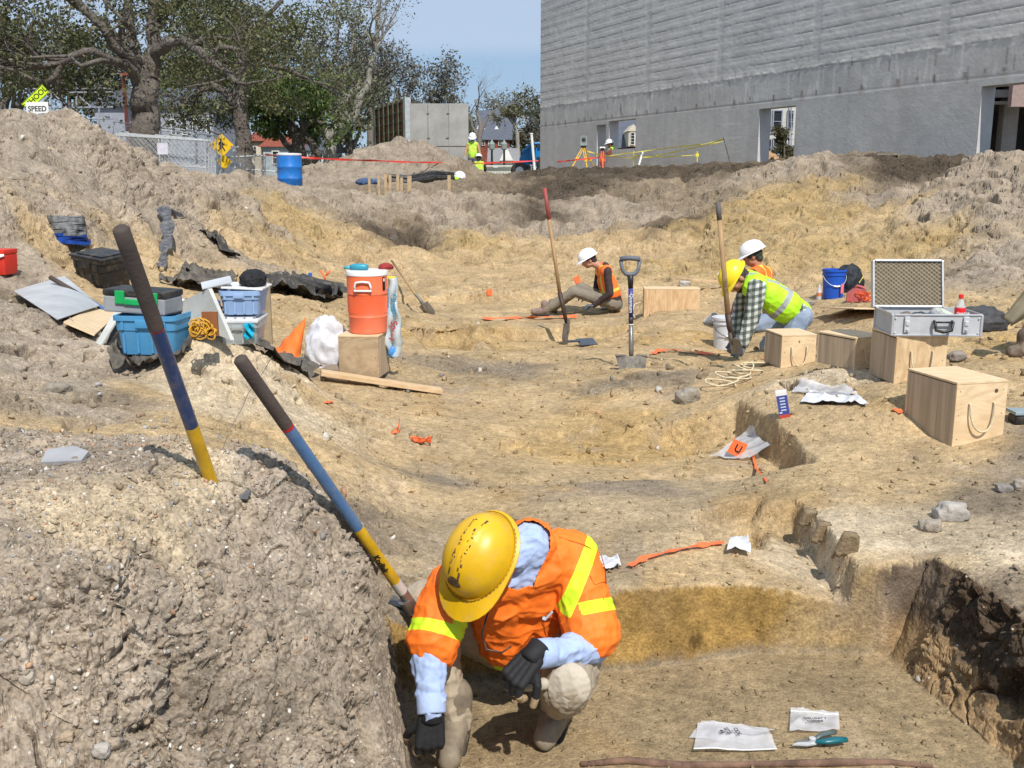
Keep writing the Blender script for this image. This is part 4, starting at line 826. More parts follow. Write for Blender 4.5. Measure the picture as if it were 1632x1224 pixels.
sg = thing('speed_limit_sign', 'white speed limit sign sunk into the top of the mound', 'sign', b0+Vector((.1, -.1, 0)))
M_ = sign_M(60.5, 184, YS-.15, 0, -6); MB().box((0, 0, 0), (U(36, YS), U(40, YS), .006), M_, bev=.002).build('plate', m_white_p, sg)
mb = MB(); text_mb(mb, 'SPEED', U(11, YS), M_ @ Matrix.Translation((0, U(9.5, YS), .0045)), bold=.004); text_mb(mb, 'LIMIT', U(11, YS), M_ @ Matrix.Translation((0, U(-1.5, YS), .0045)), bold=.004); text_mb(mb, '25', U(17, YS), M_ @ Matrix.Translation((0, U(-13, YS), .0045)), bold=.005); mb.build('lettering', m_black, sg)
MB().tube([P(62, 166, YS-.05), P(63, 222, YS)], .03, 6).build('post', m_galv, sg)
YP = 39.5; sg = thing('pedestrian_sign', 'yellow diamond pedestrian crossing sign half hidden by the fence panels', 'sign', P(355, 272, YP))
M_ = sign_M(353, 231.5, YP, 45, 12); MB().box((0, 0, 0), (U(26, YP), U(26, YP), .008), M_, bev=.003).build('plate', m_warn, sg)
M_ = sign_M(353, 231.5, YP, 0, 12) @ Matrix.Translation((0, 0, .006)); mb = MB(); k = U(1, YP)
mb.lathe([(k*1.9, 0), (k*1.9, .003)], 12, M_ @ Matrix.Translation((-k*.5, k*8.2, 0)))
mb.prism([(-2*k, 6*k), (1.5*k, 6*k), (3.2*k, 2.5*k), (5.2*k, .5*k), (4.3*k, -.6*k), (1.9*k, 1.6*k), (1.5*k, -1.5*k), (4.4*k, -5.5*k), (5.4*k, -9*k), (3.8*k, -9*k), (2.4*k, -5.8*k), (0, -3*k), (-2.2*k, -6.5*k), (-5*k, -9*k), (-6*k, -8*k), (-3.6*k, -5.5*k), (-1.8*k, -1*k), (-2*k, 2.6*k), (-3.6*k, .3*k), (-4.9*k, 1*k), (-3.5*k, 4.8*k)], .003, M_); mb.build('walking_figure', m_black, sg)
M_ = sign_M(357, 258, YP, 45, 12); MB().box((0, 0, 0), (U(17, YP), U(17, YP), .008), M_).build('plate', m_warn, sg); MB().tube([P(354, 214, YP+.05), P(356, 285, YP+.1)], .035, 6).build('post', m_galv, sg)
mb = MB(); mb.box(*pb(371, 376, 238, 268, 39, .08)); mb.box(*pb(366, 384, 260, 266, 39.1, .3)); mb.box((P(374, 234, 39)), (.3, .05, .06)); solo(mb, 'water_standpipe', m_galv, 'pale standpipe standing between the pedestrian sign and the oak trunk', 'pipe', P(374, 272, 39))
# barrel
YB_ = 26.0; bb = P(463, 301, YB_); bb.z = min(bb.z, gz(bb.x, bb.y)+.03); rB = U(19, YB_); hB = U(52, YB_)
br = thing('blue_barrel', 'bright blue plastic drum with a white lid on the bank edge', 'barrel', bb); pr = [(rB*.93, 0), (rB, .03)]
for a in (.30, .64): pr += [(rB, hB*a-.03), (rB*1.03, hB*a-.015), (rB*1.03, hB*a+.015), (rB, hB*a+.03)]
pr += [(rB, hB-.05), (rB*.97, hB)]
MB().lathe(pr, 32, Matrix.Translation(bb)).build('drum', mat('drum_blue', (.015, .17, .55), .38, .15, 3, .1, dirt=.15), br, ang=40)
MB().lathe([(rB*1.0, hB-.02), (rB*1.03, hB), (rB*1.0, hB+.035), (rB*.9, hB+.03)], 32, Matrix.Translation(bb)).build('lid', m_white_p, br, ang=40)
# tapes
def tape(name, label, pts, wd, m, cat='tape', sag=.0, n=10, tw=1.0, vert=True, group=None, seed=0):
    rnd = random.Random(seed); Q = []
    for a, b in zip(pts, pts[1:]):
        for k in range(n): t = k/n; q = a.lerp(b, t); q.z -= sag*4*t*(1-t)*(b-a).length; Q.append(q)
    Q.append(pts[-1]); mb = MB(); N = len(Q)-1
    def fn(u, v):
        i = min(int(round(u*N)), N); d = (Q[min(i+1, N)]-Q[max(i-1, 0)]).normalized(); th = tw*(math.sin(i*.9+seed)*.5+math.sin(i*.37)*.6)
        up = Vector((0, 0, 1)) if vert else d.cross(Vector((0, 0, 1))).normalized(); sd = d.cross(up).normalized(); o_ = up*math.cos(th)+sd*math.sin(th)
        return Q[i]+o_*(v-.5)*wd*(.75+.25*math.sin(i*1.7))
    mb.grid(fn, N, 1, thick=.002); return solo(mb, name, m, label, cat, Q[0], group)
m_redt = mat('red_tape', (.75, .06, .045), .5)
tape('barrier_tape', 'long red barrier tape stretched from the blue barrel across to the building corner', [P(422, 246, 28), P(462, 249, 26.3), P(500, 252, 26.5), P(600, 256, 29), P(700, 259, 33), P(765, 260, 37), P(858, 256, 38)], .06, m_redt, sag=.003, n=8, tw=.5)
tape('barrier_tape', 'faded red tape on the wall side, ending at the yellow tripod', [P(888, 258, 41), P(925, 254, 40.5), P(955, 251, 41)], .07, m_redt, tw=.6, seed=2)
tape('caution_tape', 'upper yellow caution tape rising to the thin wall post', [P(936, 241, 41.5), P(965, 249, 41.3), P(1010, 243, 39), P(1080, 234, 36), P(1120, 230, 34.5), P(1153, 222, 33)], .055, m_yel, n=7, seed=3, group='yellow tapes by the wall')
tape('caution_tape', 'lower sagging yellow caution tape crossing behind the surveyor', [P(950, 247, 41.4), P(1000, 252, 39.5), P(1040, 250, 38), P(1085, 240, 36), P(1153, 225, 33.2)], .05, m_yel, n=7, seed=5, group='yellow tapes by the wall')
tape('caution_tape', 'short yellow caution tape tied to the low stub near the soil', [P(1009, 248, 39), P(1060, 250, 37), P(1111, 247, 35)], .045, m_yel, n=7, seed=6, group='yellow tapes by the wall')
mb = MB(); mb.tube([P(1153, 219, 33), P(1165, 264, 33)], .018, 5); solo(mb, 'tape_post', m_steel, 'thin dark rod that holds the far end of the caution tapes', 'post', P(1165, 264, 33))
mb = MB(); mb.tube([P(1010, 241, 39), P(1010, 264, 39)], .025, 6); solo(mb, 'tape_post', m_yel, 'short yellow post between the surveyor and the leaning white stake', 'post', P(1010, 264, 39))
mb = MB(); mb.tube([P(1111, 241, 35), P(1111, 258, 35)], .02, 5); mb.box(P(1111, 247, 35), (.12, .03, .1)); solo(mb, 'tape_post', m_yel, 'thin stub with yellow ribbon on the dark soil near the wall', 'post', P(1111, 258, 35))
mb = MB(); mb.tube([P(1024.5, 241, 38.5), P(1018, 263, 38.2)], .04, 4); solo(mb, 'survey_stake', m_white_p, 'white stake leaning on the dark soil right of the surveyor', 'stake', P(1018, 263, 38))
mb = MB(); mb.tube([P(847, 213, 39), P(852, 272, 39)], .05, 8); mb.tube([P(847, 212, 39), P(847, 214, 39)], .065, 8); solo(mb, 'white_pole', m_white_p, 'slender white pole leaning in front of the blue machine', 'pole', P(852, 272, 39))
# survey tripods
def tripod(name, label, apex, feet, m, inst):
    r = thing(name, label, 'tripod', ((feet[0]+feet[1]+feet[2])/3))
    for f_ in feet:
        d = (f_-apex); mb = MB(); sd = d.cross(Vector((0, 1, 0))).normalized()*.035
        mb.tube([apex+sd*.8, apex+d*.62+sd*1.2], .018, 5); mb.tube([apex-sd*.8, apex+d*.62-sd*1.2], .018, 5); mb.tube([apex+d*.5, f_], .024, 6); mb.box(apex+d*.62, (.11, .06, .06)); mb.build('leg', m, r)
    MB().lathe([(.09, -.03), (.12, 0), (.12, .04), (.05, .07)], 12, Matrix.Translation(apex)).build('head', m_blk, r); return r
def gfoot(px, py, Y): v = P(px, py, Y); v.z = max(v.z, gz(v.x, v.y)-.05) if abs(gz(v.x, v.y)-v.z) < .8 else v.z; return v
tp = tripod('survey_tripod', 'yellow surveying tripod with splayed legs on the dark soil', P(930, 234, 41.5), [P(911, 268, 41), P(936, 270, 40.5), P(947, 268, 42.2)], mat('tripod_yellow', (.80, .47, .02), .5, .1), 1)
ts = thing('total_station', 'grey surveying instrument mounted on the yellow tripod', 'instrument', P(930, 232, 41.5)); mb = MB(); c = P(930, 225, 41.5)
mb.box(c+Vector((-.11, 0, .02)), (.05, .14, .3), bev=.02); mb.box(c+Vector((.11, 0, .02)), (.05, .14, .3), bev=.02); mb.box(c+Vector((0, 0, -.14)), (.28, .18, .09), bev=.02); mb.box(c+Vector((0, 0, .19)), (.24, .05, .03), bev=.01); mb.build('yoke', mat('instrument_grey', (.30, .36, .36), .4), ts)
MB().lathe([(.05, -.12), (.07, -.08), (.07, .1), (.05, .12)], 12, Matrix.Translation(c+Vector((0, 0, .05))) @ rotm((1, 0, 0), 90)).build('telescope', m_blk, ts)
MB().lathe([(.03, -.19), (.08, -.17), (.08, -.14)], 10, Matrix.Translation(c)).build('base', m_blk, ts)
tp = tripod('survey_tripod', 'narrow orange and white tripod right beside the surveyor', P(960, 238, 41), [P(956, 267, 40.8), P(961, 268, 40.5), P(965, 267, 41.2)], mat('tripod_orange', (.80, .16, .06), .5, .1), 1)
MB().box(P(960, 236, 41), (.22, .16, .1), bev=.02).build('tribrach', m_white_p, tp)
# wooden stakes
for i, (px, yt, yb, wd, lab) in enumerate([(589, 283, 297, 3.5, 'short stake leftmost in the row, beside the blue rags'), (604, 281, 298, 4, 'second wooden stake from the left in the row'), (615, 277, 300, 4.5, 'third wooden stake from the left in the row'), (622, 278, 301, 4.5, 'fourth stake from the left, close beside the third'), (634.5, 278, 303, 4.5, 'fifth stake from the left in the row'), (640.5, 283, 304, 4, 'shorter stake tucked between the two taller stakes'), (653, 280, 306, 6.5, 'widest stake of the row, at its right end'), (716, 279, 303, 5, 'lone wooden stake standing right of the row, below the yellow vest')]):
    Ys = 25.6; g_ = P(px, yb, Ys); mb = MB(); w_ = U(wd, Ys); tz = P(px, yt, Ys).z; mb.box((g_.x, g_.y, (tz+g_.z-.35)/2), (w_, .05, tz-g_.z+.35), M=None); solo(mb, 'wooden_stake', m_wood, lab, 'stake', g_, 'wooden stakes on the bank')
mb = MB(); pts = [P(618, 293, 29), P(650, 291, 29.2), P(690, 287, 30), P(722, 284, 30.5)]
for p in pts: p.z = max(p.z, gz(p.x, p.y)+.05)
mb.tube(pts, [.10, .12, .13, .1], 8, flat=.8); mb.tube([p+Vector((0, .2, .12)) for p in pts], [.06, .09, .1, .06], 8); solo(mb, 'black_pipe', m_blk, 'long black pipe lying on the bank behind the stakes', 'pipe', pts[0])
def lump(name, label, cat, p, size, m, seed=0, amp=.35, sub=4, yaw=0, freq=2.2):
    bm = bmesh.new(); bmesh.ops.create_icosphere(bm, subdivisions=sub, radius=1); v = np.array([a.co[:] for a in bm.verts]); f = np.array([[a.index for a in q.verts] for q in bm.faces]); bm.free()
    d = (.5-np.sqrt(np.abs(pnoise(v*freq+seed*3, 70))+.02)*1.4)*amp+pnoise(v*freq*2.7, 71+seed)*amp*.45; v = v*(1+d)[:, None]; v[:, 2] = np.maximum(v[:, 2], -.45)
    v = v*np.array(size); v = v@np.array(Matrix.Rotation(R(yaw), 3, 'Z')).T; v[:, 2] += size[2]*.42; v += np.array(p[:])
    return tag(link_mesh(name, np_mesh(name, v, f), m, loc=p, smooth=True), label, cat)
b_ = G(583, 294); lump('blue_rag', 'crumpled blue rags beside the leftmost stake', 'cloth', b_, (.28, .15, .13), mat('dull_blue', (.06, .10, .20), .8), 3)
b_ = G(597, 292); lump('blue_rag', 'smaller light blue rag between the first stakes', 'cloth', b_, (.12, .1, .1), mat('dull_blue2', (.10, .16, .28), .8), 4)
HM = {}
def helmet(name, label, M, mcol, parent=None, size=1.0, brim_dir=1, peaky=1.0, ridges=True, harness=True):
    """hard hat shell, local Z up, peak towards +Y"""
    k = size; nu, nv = 40, 14; mb = MB(); 
    def fn(u, v):
        a = u*2*math.pi; t = v*math.pi/2; r = math.sin(t); x = .118*math.sin(a)*r; y = .148*math.cos(a)*r; z = .125*math.cos(t)**.85
        if ridges:
            sgn = abs(x); z += (.007*math.exp(-((sgn-.018)/.006)**2)+.006*math.exp(-(x/.012)**2))*(1-t/1.75)
        if v > .999: x *= 1.03; y *= 1.03
        return (x*k, y*k, z*k)
    mb.grid(fn, nu, nv, thick=0, M=M)
    def rim(u, v):
        a = u*2*math.pi; c_ = math.cos(a); ext = .012+.050*peaky*max(0, c_)**2.2+.004*max(0, -c_)
        rx, ry = .118*1.02+ext*v, .148*1.01+ext*v; return (rx*math.sin(a)*k, ry*c_*k, (.004-.010*v-.022*v*max(0, c_)**2)*k)
    mb.grid(rim, nu, 3, M=M)
    def rim2(u, v):
        a, b, c_ = rim(u, v); return (a, b, c_-.004*k)
    mb.grid(rim2, nu, 3, M=M)
    def wall_(u, v):
        a, b, c_ = rim(u, 1); return (a, b, c_-.004*k*v)
    mb.grid(wall_, nu, 1, M=M)
    if ridges:
        def gut(u, v):
            a = u*2*math.pi; r = 1.035+.02*v; return (.118*math.sin(a)*r*k, .148*math.cos(a)*r*k, (.012-.006*math.sin(v*math.pi))*k)
        mb.grid(gut, nu, 2, M=M)
    o = mb.build(name, mcol, parent, None if parent else M.to_translation(), ang=50)
    if not parent: tag(o, label, 'hard hat')
    return o
m_hatw = mat('white_hat', (.80, .80, .80), .3, .05, 5, .05, dirt=.12); m_haty = mat('yellow_hat', (.72, .42, .008), .38, .1, 6, .08, dirt=.35); m_lime = mat('lime_vest', (.42, .80, .03), .7, .08, 5, .4, 30)
b_ = G(733, 284); helmet('hard_hat', 'white hard hat lying on the ground at the end of the black pipe', Matrix.Translation(b_+Vector((0, 0, .05))) @ rotm((0, 0, 1), 60) @ rotm((1, 0, 0), 15), m_hatw, size=1.25)
b_ = G(725, 287); lump('safety_vest', 'crumpled lime safety vest dropped beside the white hard hat', 'vest', b_, (.2, .14, .07), m_lime, 5)
# blue machine
tl = thing('blue_machine', 'bright blue telescopic handler partly hidden behind the grey building corner', 'vehicle', P(850, 275, 52)); m_mb = mat('machine_blue', (.01, .20, .50), .35, .1, 4); YM = 52
mb = MB(); q = [P(828, 268, YM), P(828, 252, YM), P(836, 240, YM), P(850, 235, YM), P(880, 233, YM), P(880, 262, YM), P(842, 262, YM)]; o_ = q[0]; mb.prism([(p.x-o_.x, p.z-o_.z) for p in q], 1.6, Matrix.Translation(o_+Vector((0, 1.6, 0))) @ rotm((1, 0, 0), 90)); mb.build('body', m_mb, tl)
mb = MB(); mb.tube([P(832, 243, YM-.2), P(848, 229, YM-.2), P(875, 228, YM-.2)], .07, 6); mb.tube([P(845, 262, YM-.1), P(845, 236, YM-.1)], .06, 6); mb.tube([P(853, 262, YM-.1), P(855, 236, YM-.1)], .05, 6); mb.build('guard_rail', m_mb, tl)
mb = MB(); mb.box(*pb(846, 880, 250, 262, YM-.06, .1)); mb.build('grille', m_blk, tl)
w_ = P(828, 272, YM); 
for px in (828, 868): 
    w_ = P(px, 272, YM-.3); t_ = MB().lathe([(.2, -.2), (.38, -.18), (.44, -.1), (.44, .1), (.38, .18), (.2, .2)], 20, Matrix.Translation(w_) @ rotm((1, 0, 0), 90)).build('wheel', m_blk, tl, ang=40); MB().lathe([(.21, -.15), (.2, .21)], 14, Matrix.Translation(w_) @ rotm((1, 0, 0), 90)).build('rim', m_galv, t_)
# ------------------------------------------------------------ plywood boxes
def ply(name, c, c2, rot=(0, 0, 0), sc=(1, 1, 1)):
    m = bpy.data.materials.new(name); m.use_nodes = True; n = m.node_tree; b = n.nodes['Principled BSDF']; t = n.nodes.new('ShaderNodeTexCoord'); mp = n.nodes.new('ShaderNodeMapping'); mp.inputs['Rotation'].default_value = [R(a) for a in rot]; mp.inputs['Scale'].default_value = sc
    n.links.new(t.outputs['Object'], mp.inputs[0]); x = n.nodes.new('ShaderNodeTexNoise'); x.inputs['Scale'].default_value = 5; x.inputs['Detail'].default_value = 5; x.inputs['Distortion'].default_value = .6; n.links.new(mp.outputs[0], x.inputs['Vector'])
    mm = n.nodes.new('ShaderNodeMath'); mm.operation = 'MULTIPLY'; mm.inputs[1].default_value = 9; n.links.new(x.outputs['Fac'], mm.inputs[0]); pp = n.nodes.new('ShaderNodeMath'); pp.operation = 'PINGPONG'; pp.inputs[1].default_value = .5; n.links.new(mm.outputs[0], pp.inputs[0])
    fi = n.nodes.new('ShaderNodeTexNoise'); fi.inputs['Scale'].default_value = 40; fi.inputs['Detail'].default_value = 3; n.links.new(mp.outputs[0], fi.inputs['Vector'])
    ad = n.nodes.new('ShaderNodeMath'); ad.operation = 'MULTIPLY_ADD'; ad.inputs[1].default_value = .8; n.links.new(fi.outputs['Fac'], ad.inputs[0]); n.links.new(pp.outputs[0], ad.inputs[2])
    mr_ = n.nodes.new('ShaderNodeMapRange'); mr_.inputs[1].default_value = .35; mr_.inputs[2].default_value = .95; n.links.new(ad.outputs[0], mr_.inputs[0])
    mx_ = n.nodes.new('ShaderNodeMixRGB'); mx_.inputs[1].default_value = tuple(c)+(1,); mx_.inputs[2].default_value = tuple(c2)+(1,); n.links.new(mr_.outputs[0], mx_.inputs[0]); n.links.new(mx_.outputs[0], b.inputs['Base Color']); b.inputs['Roughness'].default_value = .7
    bp = n.nodes.new('ShaderNodeBump'); bp.inputs['Distance'].default_value = .001; n.links.new(fi.outputs['Fac'], bp.inputs['Height']); n.links.new(bp.outputs[0], b.inputs['Normal']); return m
m_plyv = ply('plywood_vertical_grain', (.70, .54, .36), (.58, .42, .26), sc=(1, 1, .14)); m_plyh = ply('plywood_flat_grain', (.72, .55, .345), (.60, .43, .25), sc=(.2, .9, 1)); m_plyd = ply('plywood_shaded', (.52, .40, .27), (.35, .26, .17), sc=(1.1, 1.1, .05))  # last one is for box sides: their shade is put into a darker colour
def rope_handle(M, w, drop, parent, z0, out=.03, m=m_rope, r=.0055):
    pts = [(-w/2, .01, z0), (-w/2, -.012, z0)]
    for k in range(13): a = math.pi*k/12; pts.append((-w/2*math.cos(a), -.014-out*math.sin(a)*.6, z0-.01-drop*math.sin(a)**.8))
    pts += [(w/2, -.012, z0), (w/2, .01, z0)]; MB(M).tube(pts, r, 8).build('rope_handle', m, parent, smooth=True)
def ply_box(label, p, w, d, h, yaw, rope=True, txt=None, front=None, side=None, open_top=False, tilt=0, hs=.38, hz=.72, drop=.4, name='plywood_box', mark=None):
    M = XF(p, yaw, tilt); r = thing(name, label, 'box', p); t = .012; front = front or m_plyh; side = side or m_plyd
    MB(M).box((w/2, t/2, h/2), (w, t, h), bev=.0012).build('front_panel', front, r); MB(M).box((w/2, d-t/2, h/2), (w, t, h), bev=.0012).build('back_panel', front, r)
    MB(M).box((t/2, d/2, h/2-.003), (t, d-2*t-.001, h-.006), bev=.001).build('side_panel', side, r); MB(M).box((w-t/2, d/2, h/2-.003), (t, d-2*t-.001, h-.006), bev=.001).build('side_panel', side, r)
    MB(M).box((w/2, d/2, h+t/2+.0005), (w+.004, d+.004, t), bev=.0015).build('lid', m_plyh, r)
    MB(M).box((w/2, d/2, t/2+.003), (w-2*t-.002, d-2*t-.002, t)).build('base', side, r)
    if rope: rope_handle(M @ Matrix.Translation((w/2, 0, 0)), w*hs, h*drop, r, h*hz)
    mb = MB(M)
    for x in (.025, w-.025):
        for z in (.04, h*.5, h-.04): mb.lathe([(.003, 0), (.003, .0012)], 8, Matrix.Translation((x, 0, z)) @ rotm((1, 0, 0), 90))
    if txt: text_mb(mb, txt, .035, Matrix.Translation((w*.5, -.0012, h*.82)) @ rotm((1, 0, 0), 90), depth=.0003)
    if mark: mb.lathe([(.012, 0), (.012, .0008)], 12, Matrix.Translation((w*mark[0], 0, h*mark[1])) @ rotm((1, 0, 0), 90))
    mb.build('nails', mat('nail', (.10, .06, .04), .6), r); return r
def GP(px, py): return G(px, py)
p = GP(1517, 712); s_ = p.y/FPX
ply_box('nearest and largest plywood box with a cream rope handle, at the right edge', p, 97*s_, .44, 104*s_, 14, mark=(.78, .87), hs=.48, hz=.68, drop=.42)
p = GP(1424, 612); s_ = p.y/FPX
ply_box('plywood box with wavy grain that carries the open metal case', p, 86*s_, .36, 76*s_, 5, front=ply('ply_wavy', (.68, .51, .31), (.50, .34, .18), sc=(.7, 1, .3)), hs=.42, hz=.7, drop=.5); CASEBOX = (p, 86*s_, .36, 76*s_, 5)
p = GP(1361, 590); s_ = p.y/FPX
ply_box('right plywood box of the low pair behind the dirt heap', p, 66*s_, 84*s_, 50*s_, 28, hs=.42, hz=.62, drop=.5, side=m_plyd)
p = GP(1244, 587); s_ = p.y/FPX
ply_box('left plywood box of the low pair, marked with a pencilled 4', p, 59*s_, .33, 52*s_, 9, txt='4', hs=.44, hz=.66, drop=.55, side=m_plyd)
p = GP(1008+18, 506); s_ = p.y/FPX
b5 = ply_box('plywood box with bold vertical grain lying behind the upright shovel', p, 88*s_, .3, 45*s_, -4, rope=False, front=ply('ply_flamed', (.66, .47, .28), (.50, .31, .15), sc=(1, 1, .25)))
MB().tube([p+Vector((-.01, .1, .2)), p+Vector((-.12, .05, .17)), p+Vector((-.16, 0, .06)), p+Vector((-.12, -.02, .0))], .007, 6).build('rope_handle', m_rope, b5)
p = GP(541, 601); s_ = p.y/FPX
ply_box('worn plywood box with dark nail marks, set under the orange drinks cooler', p, 66*s_, .34, 66*s_, -7, rope=False, front=ply('ply_old', (.46, .34, .21), (.34, .24, .14), sc=(.4, 1, .9))); CB = (p, 66*s_, .34, 66*s_)
def plank(name, label, a, b, w, t, m, cat='board', up=Vector((0, 0, 1))):
    d = (b-a); L = d.length; x = d.normalized(); y = up.cross(x).normalized(); z = x.cross(y); M = Matrix.Translation((a+b)/2) @ Matrix((x, y, z)).transposed().to_4x4()
    return solo(MB(M).box((0, 0, 0), (L, w, t), bev=.003), name, m, label, cat, (a+b)/2)
m_pine = ply('pine_board', (.62, .45, .27), (.52, .35, .19), sc=(.2, 1, 1))
a = G(512, 606)+Vector((0, 0, .06)); b = G(704, 629)+Vector((0, 0, .03)); plank('wooden_plank', 'long pale plank lying in front of the drinks cooler box', a, b, .11, .035, m_pine)
a = G(1090, 470)+Vector((0, 0, .22)); b = G(1160, 455)+Vector((0, 0, .05)); plank('wooden_plank', 'pale plank sloping behind the plywood box and yellow hard hat', a, b, .3, .03, m_pine)
a = G(1340, 497)+Vector((0, 0, .05)); b = G(1400, 508)+Vector((0, 0, .10)); plank('plywood_offcut', 'thin plywood offcut lying between the blue bucket and metal case', a, b, .5, .012, m_plyh)
p = G(427, 548); mb = MB(); mb.box((p.x, p.y, p.z+.27), (.09, .04, .62), bev=.003); solo(mb, 'wooden_post', mat('old_wood', (.36, .28, .18), .9, .2, 6), 'upright wooden post right of the light blue tote stack', 'post', p)
# ------------------------------------------------------------ open metal case with foam lid
p, w_, d_, h_, yw = CASEBOX; top = Vector(p)+Vector((0, 0, h_+.0135)); Yc = p.y; sc_ = Yc/FPX
cs = thing('metal_case', 'open aluminium case with an egg crate foam lid, standing on a plywood box', 'case', top)
M = XF(top, -3) @ Matrix.Translation((-.035*1, .0, 0)); cw, cd, ch = 140*sc_, .36, 34*sc_; m_alu = mat('aluminium', (.55, .56, .57), .38, .08, 10, .2, 80, metal=.55); m_alup = mat('case_panel', (.46, .47, .49), .5, .08, 10, .3, 90)
mb = MB(M); t = .008
for a_ in ((cw/2, t/2, ch/2, cw, t, ch), (cw/2, cd-t/2, ch/2, cw, t, ch), (t/2, cd/2, ch/2, t, cd-2*t, ch), (cw-t/2, cd/2, ch/2, t, cd-2*t, ch), (cw/2, cd/2, t/2+.001, cw-2*t, cd-2*t, t)): mb.box(a_[:3], a_[3:])
body = mb.build('body', m_alup, cs); mb = MB(M)
for x in (0, cw):
    for y in (0, cd): mb.box((x, y, ch/2), (.016, .016, ch+.002), bev=.004)
for y in (0, cd):
    for z in (.004, ch): mb.box((cw/2, y, z), (cw-.017, .014, .012), bev=.003)
for x in (0, cw):
    for z in (.004, ch): mb.box((x, cd/2, z), (.014, cd-.017, .012), bev=.003)
mb.build('edging', m_alu, body)
for x in (.018, cw-.018):
    for z in (.02, ch-.02): MB(M).ell((x, -.008, z), (.006, .003, .006), nu=8, nv=6).build('rivet', m_galv, body)
for x in (.16*cw, .82*cw):
    mb = MB(M); mb.box((x, -.010, ch*.55), (.034, .012, ch*.75), bev=.003); mb.box((x, -.018, ch*.62), (.022, .010, .03), bev=.003); mb.ell((x, -.02, ch*.3), (.008, .008, .008), nu=8, nv=6); mb.build('latch', m_galv, cs)
mb = MB(M); hx = cw*.56; mb.tube([(hx-.055, -.008, ch*.70), (hx-.055, -.03, ch*.66), (hx-.048, -.035, ch*.30), (hx, -.036, ch*.22), (hx+.048, -.035, ch*.30), (hx+.055, -.03, ch*.66), (hx+.055, -.008, ch*.70)], .010, 8); mb.tube([(hx-.05, -.03, ch*.68), (hx+.05, -.03, ch*.68)], .006, 8); mb.build('handle', m_blk, cs, smooth=True)
LM = M @ Matrix.Translation((0, cd, ch)) @ rotm((1, 0, 0), -14); lh = 78*sc_*1.02
LM = LM @ Matrix(((1, 0, -.0, 0), (0, 1, 0, 0), (0, 0, 1, 0), (0, 0, 0, 1))); lid = thing  # lid tilts back behind the case
mb = MB(LM); LX = -.055
for a_ in ((LX*.0+cw/2-.03, .0, lh/2, cw-.12, .006, lh),): mb.box(a_[:3], a_[3:])
W2 = cw-.10; x0 = -.02; mb = MB(LM); mb.box((x0+W2/2, .02, lh/2), (W2, .006, lh)); ld = mb.build('lid', m_alup, cs); mb = MB(LM)
for x in (x0, x0+W2): mb.box((x, .0, lh/2), (.014, .05, lh), bev=.004)
for z in (0.006, lh): mb.box((x0+W2/2, .0, z), (W2-.015, .05, .014), bev=.004)
mb.build('lid_edging', m_alu, ld); mb = MB(LM); nf = 13
mb.grid(lambda u, v: (x0+.01+(W2-.02)*u, -.004-.013*(.5+.5*math.sin(u*nf*2*math.pi)*math.sin(v*nf*.8*2*math.pi)), .012+(lh-.024)*v), 126, 100)
mb.build('foam', mat('foam', (.23, .19, .13), .95, .1, 20), ld, smooth=True)
# things in the case
def at_case(x, y, z=.012): return M @ Vector((x*cw, y*cd, z))
q = at_case(.86, .45); bt = thing('soda_bottle', 'clear soda bottle with a red cap and label, standing in the case', 'bottle', q); MM = Matrix.Translation(q)
k = 1.0; prof = [(.018, 0), (.031, .004), (.033, .02), (.031, .06), (.032, .1), (.033, .135), (.030, .155), (.018, .185), (.012, .2), (.012, .213)]
MB().lathe([(a*k, b*k*1.02) for a, b in prof], 24, MM).build('bottle', mat('clear_bottle', (.75, .78, .78), .08, .03, 3, 0, alpha=.45), bt, smooth=True)
MB().lathe([(.0335, .085), (.0345, .09), (.0345, .145), (.0335, .15)], 24, MM, capb=False, capt=False).build('label', mat('label_red', (.75, .015, .02), .35, .02), bt, smooth=True)
mb = MB(); text_mb(mb, 'Coca-Cola', .019, MM @ Matrix.Translation((.006, -.0352, .117)) @ rotm((1, 0, 0), 90), depth=.0004, bold=.0005); mb.build('lettering', m_white_p, bt)
MB().lathe([(.015, .208), (.015, .232), (.012, .235)], 16, MM).build('cap', mat('cap_red', (.75, .03, .02), .4), bt)
q = at_case(.60, .5, .085); solo(MB().ell(q+Vector((0, 0, .03)), (.042, .042, .045)), 'plastic_cup', mat('crinkly_clear', (.62, .63, .62), .15, .3, 40, 1, 60, alpha=.75), 'crinkled clear plastic ball of wrap inside the case', 'wrap', q, smooth=True)
q = at_case(.71, .5, .07); solo(MB().capsule(q+Vector((-.03, .02, .06)), q+Vector((.035, -.02, .03)), .026, .022), 'spray_can', mat('pale_green_can', (.50, .56, .45), .5), 'pale green can lying across the contents of the case', 'can', q, smooth=True)
for i, (x, y, c_, sx, lb_) in enumerate([(.42, .5, (.03, .04, .06), .07, 'dark cloth bundle in the middle of the case'), (.50, .35, (.05, .09, .14), .035, 'dark blue knob shaped tool in the case'), (.36, .3, (.22, .20, .19), .05, 'grey crumpled packet left of the dark bundle in the case'), (.25, .5, (.16, .13, .10), .05, 'brown wrapped tool at the left of the case')]):
    lump('case_content', lb_, 'tool', at_case(x, y, .075), (sx, .05, .04), mat('content%d' % i, c_, .6), i+3, sub=3)
# behind the case
lump('dark_bag', 'dark grey slumped bag behind the right side of the metal case', 'bag', G(1562, 524), (.26, .14, .14), mat('bag_grey', (.05, .052, .06), .7, .2, 6, .5, 20, dirt=.2), 8, sub=5, amp=.18, freq=1.4)
# right edge pieces: seated person's leg is only a trouser leg and coat in view
p = G(1590, 575); 
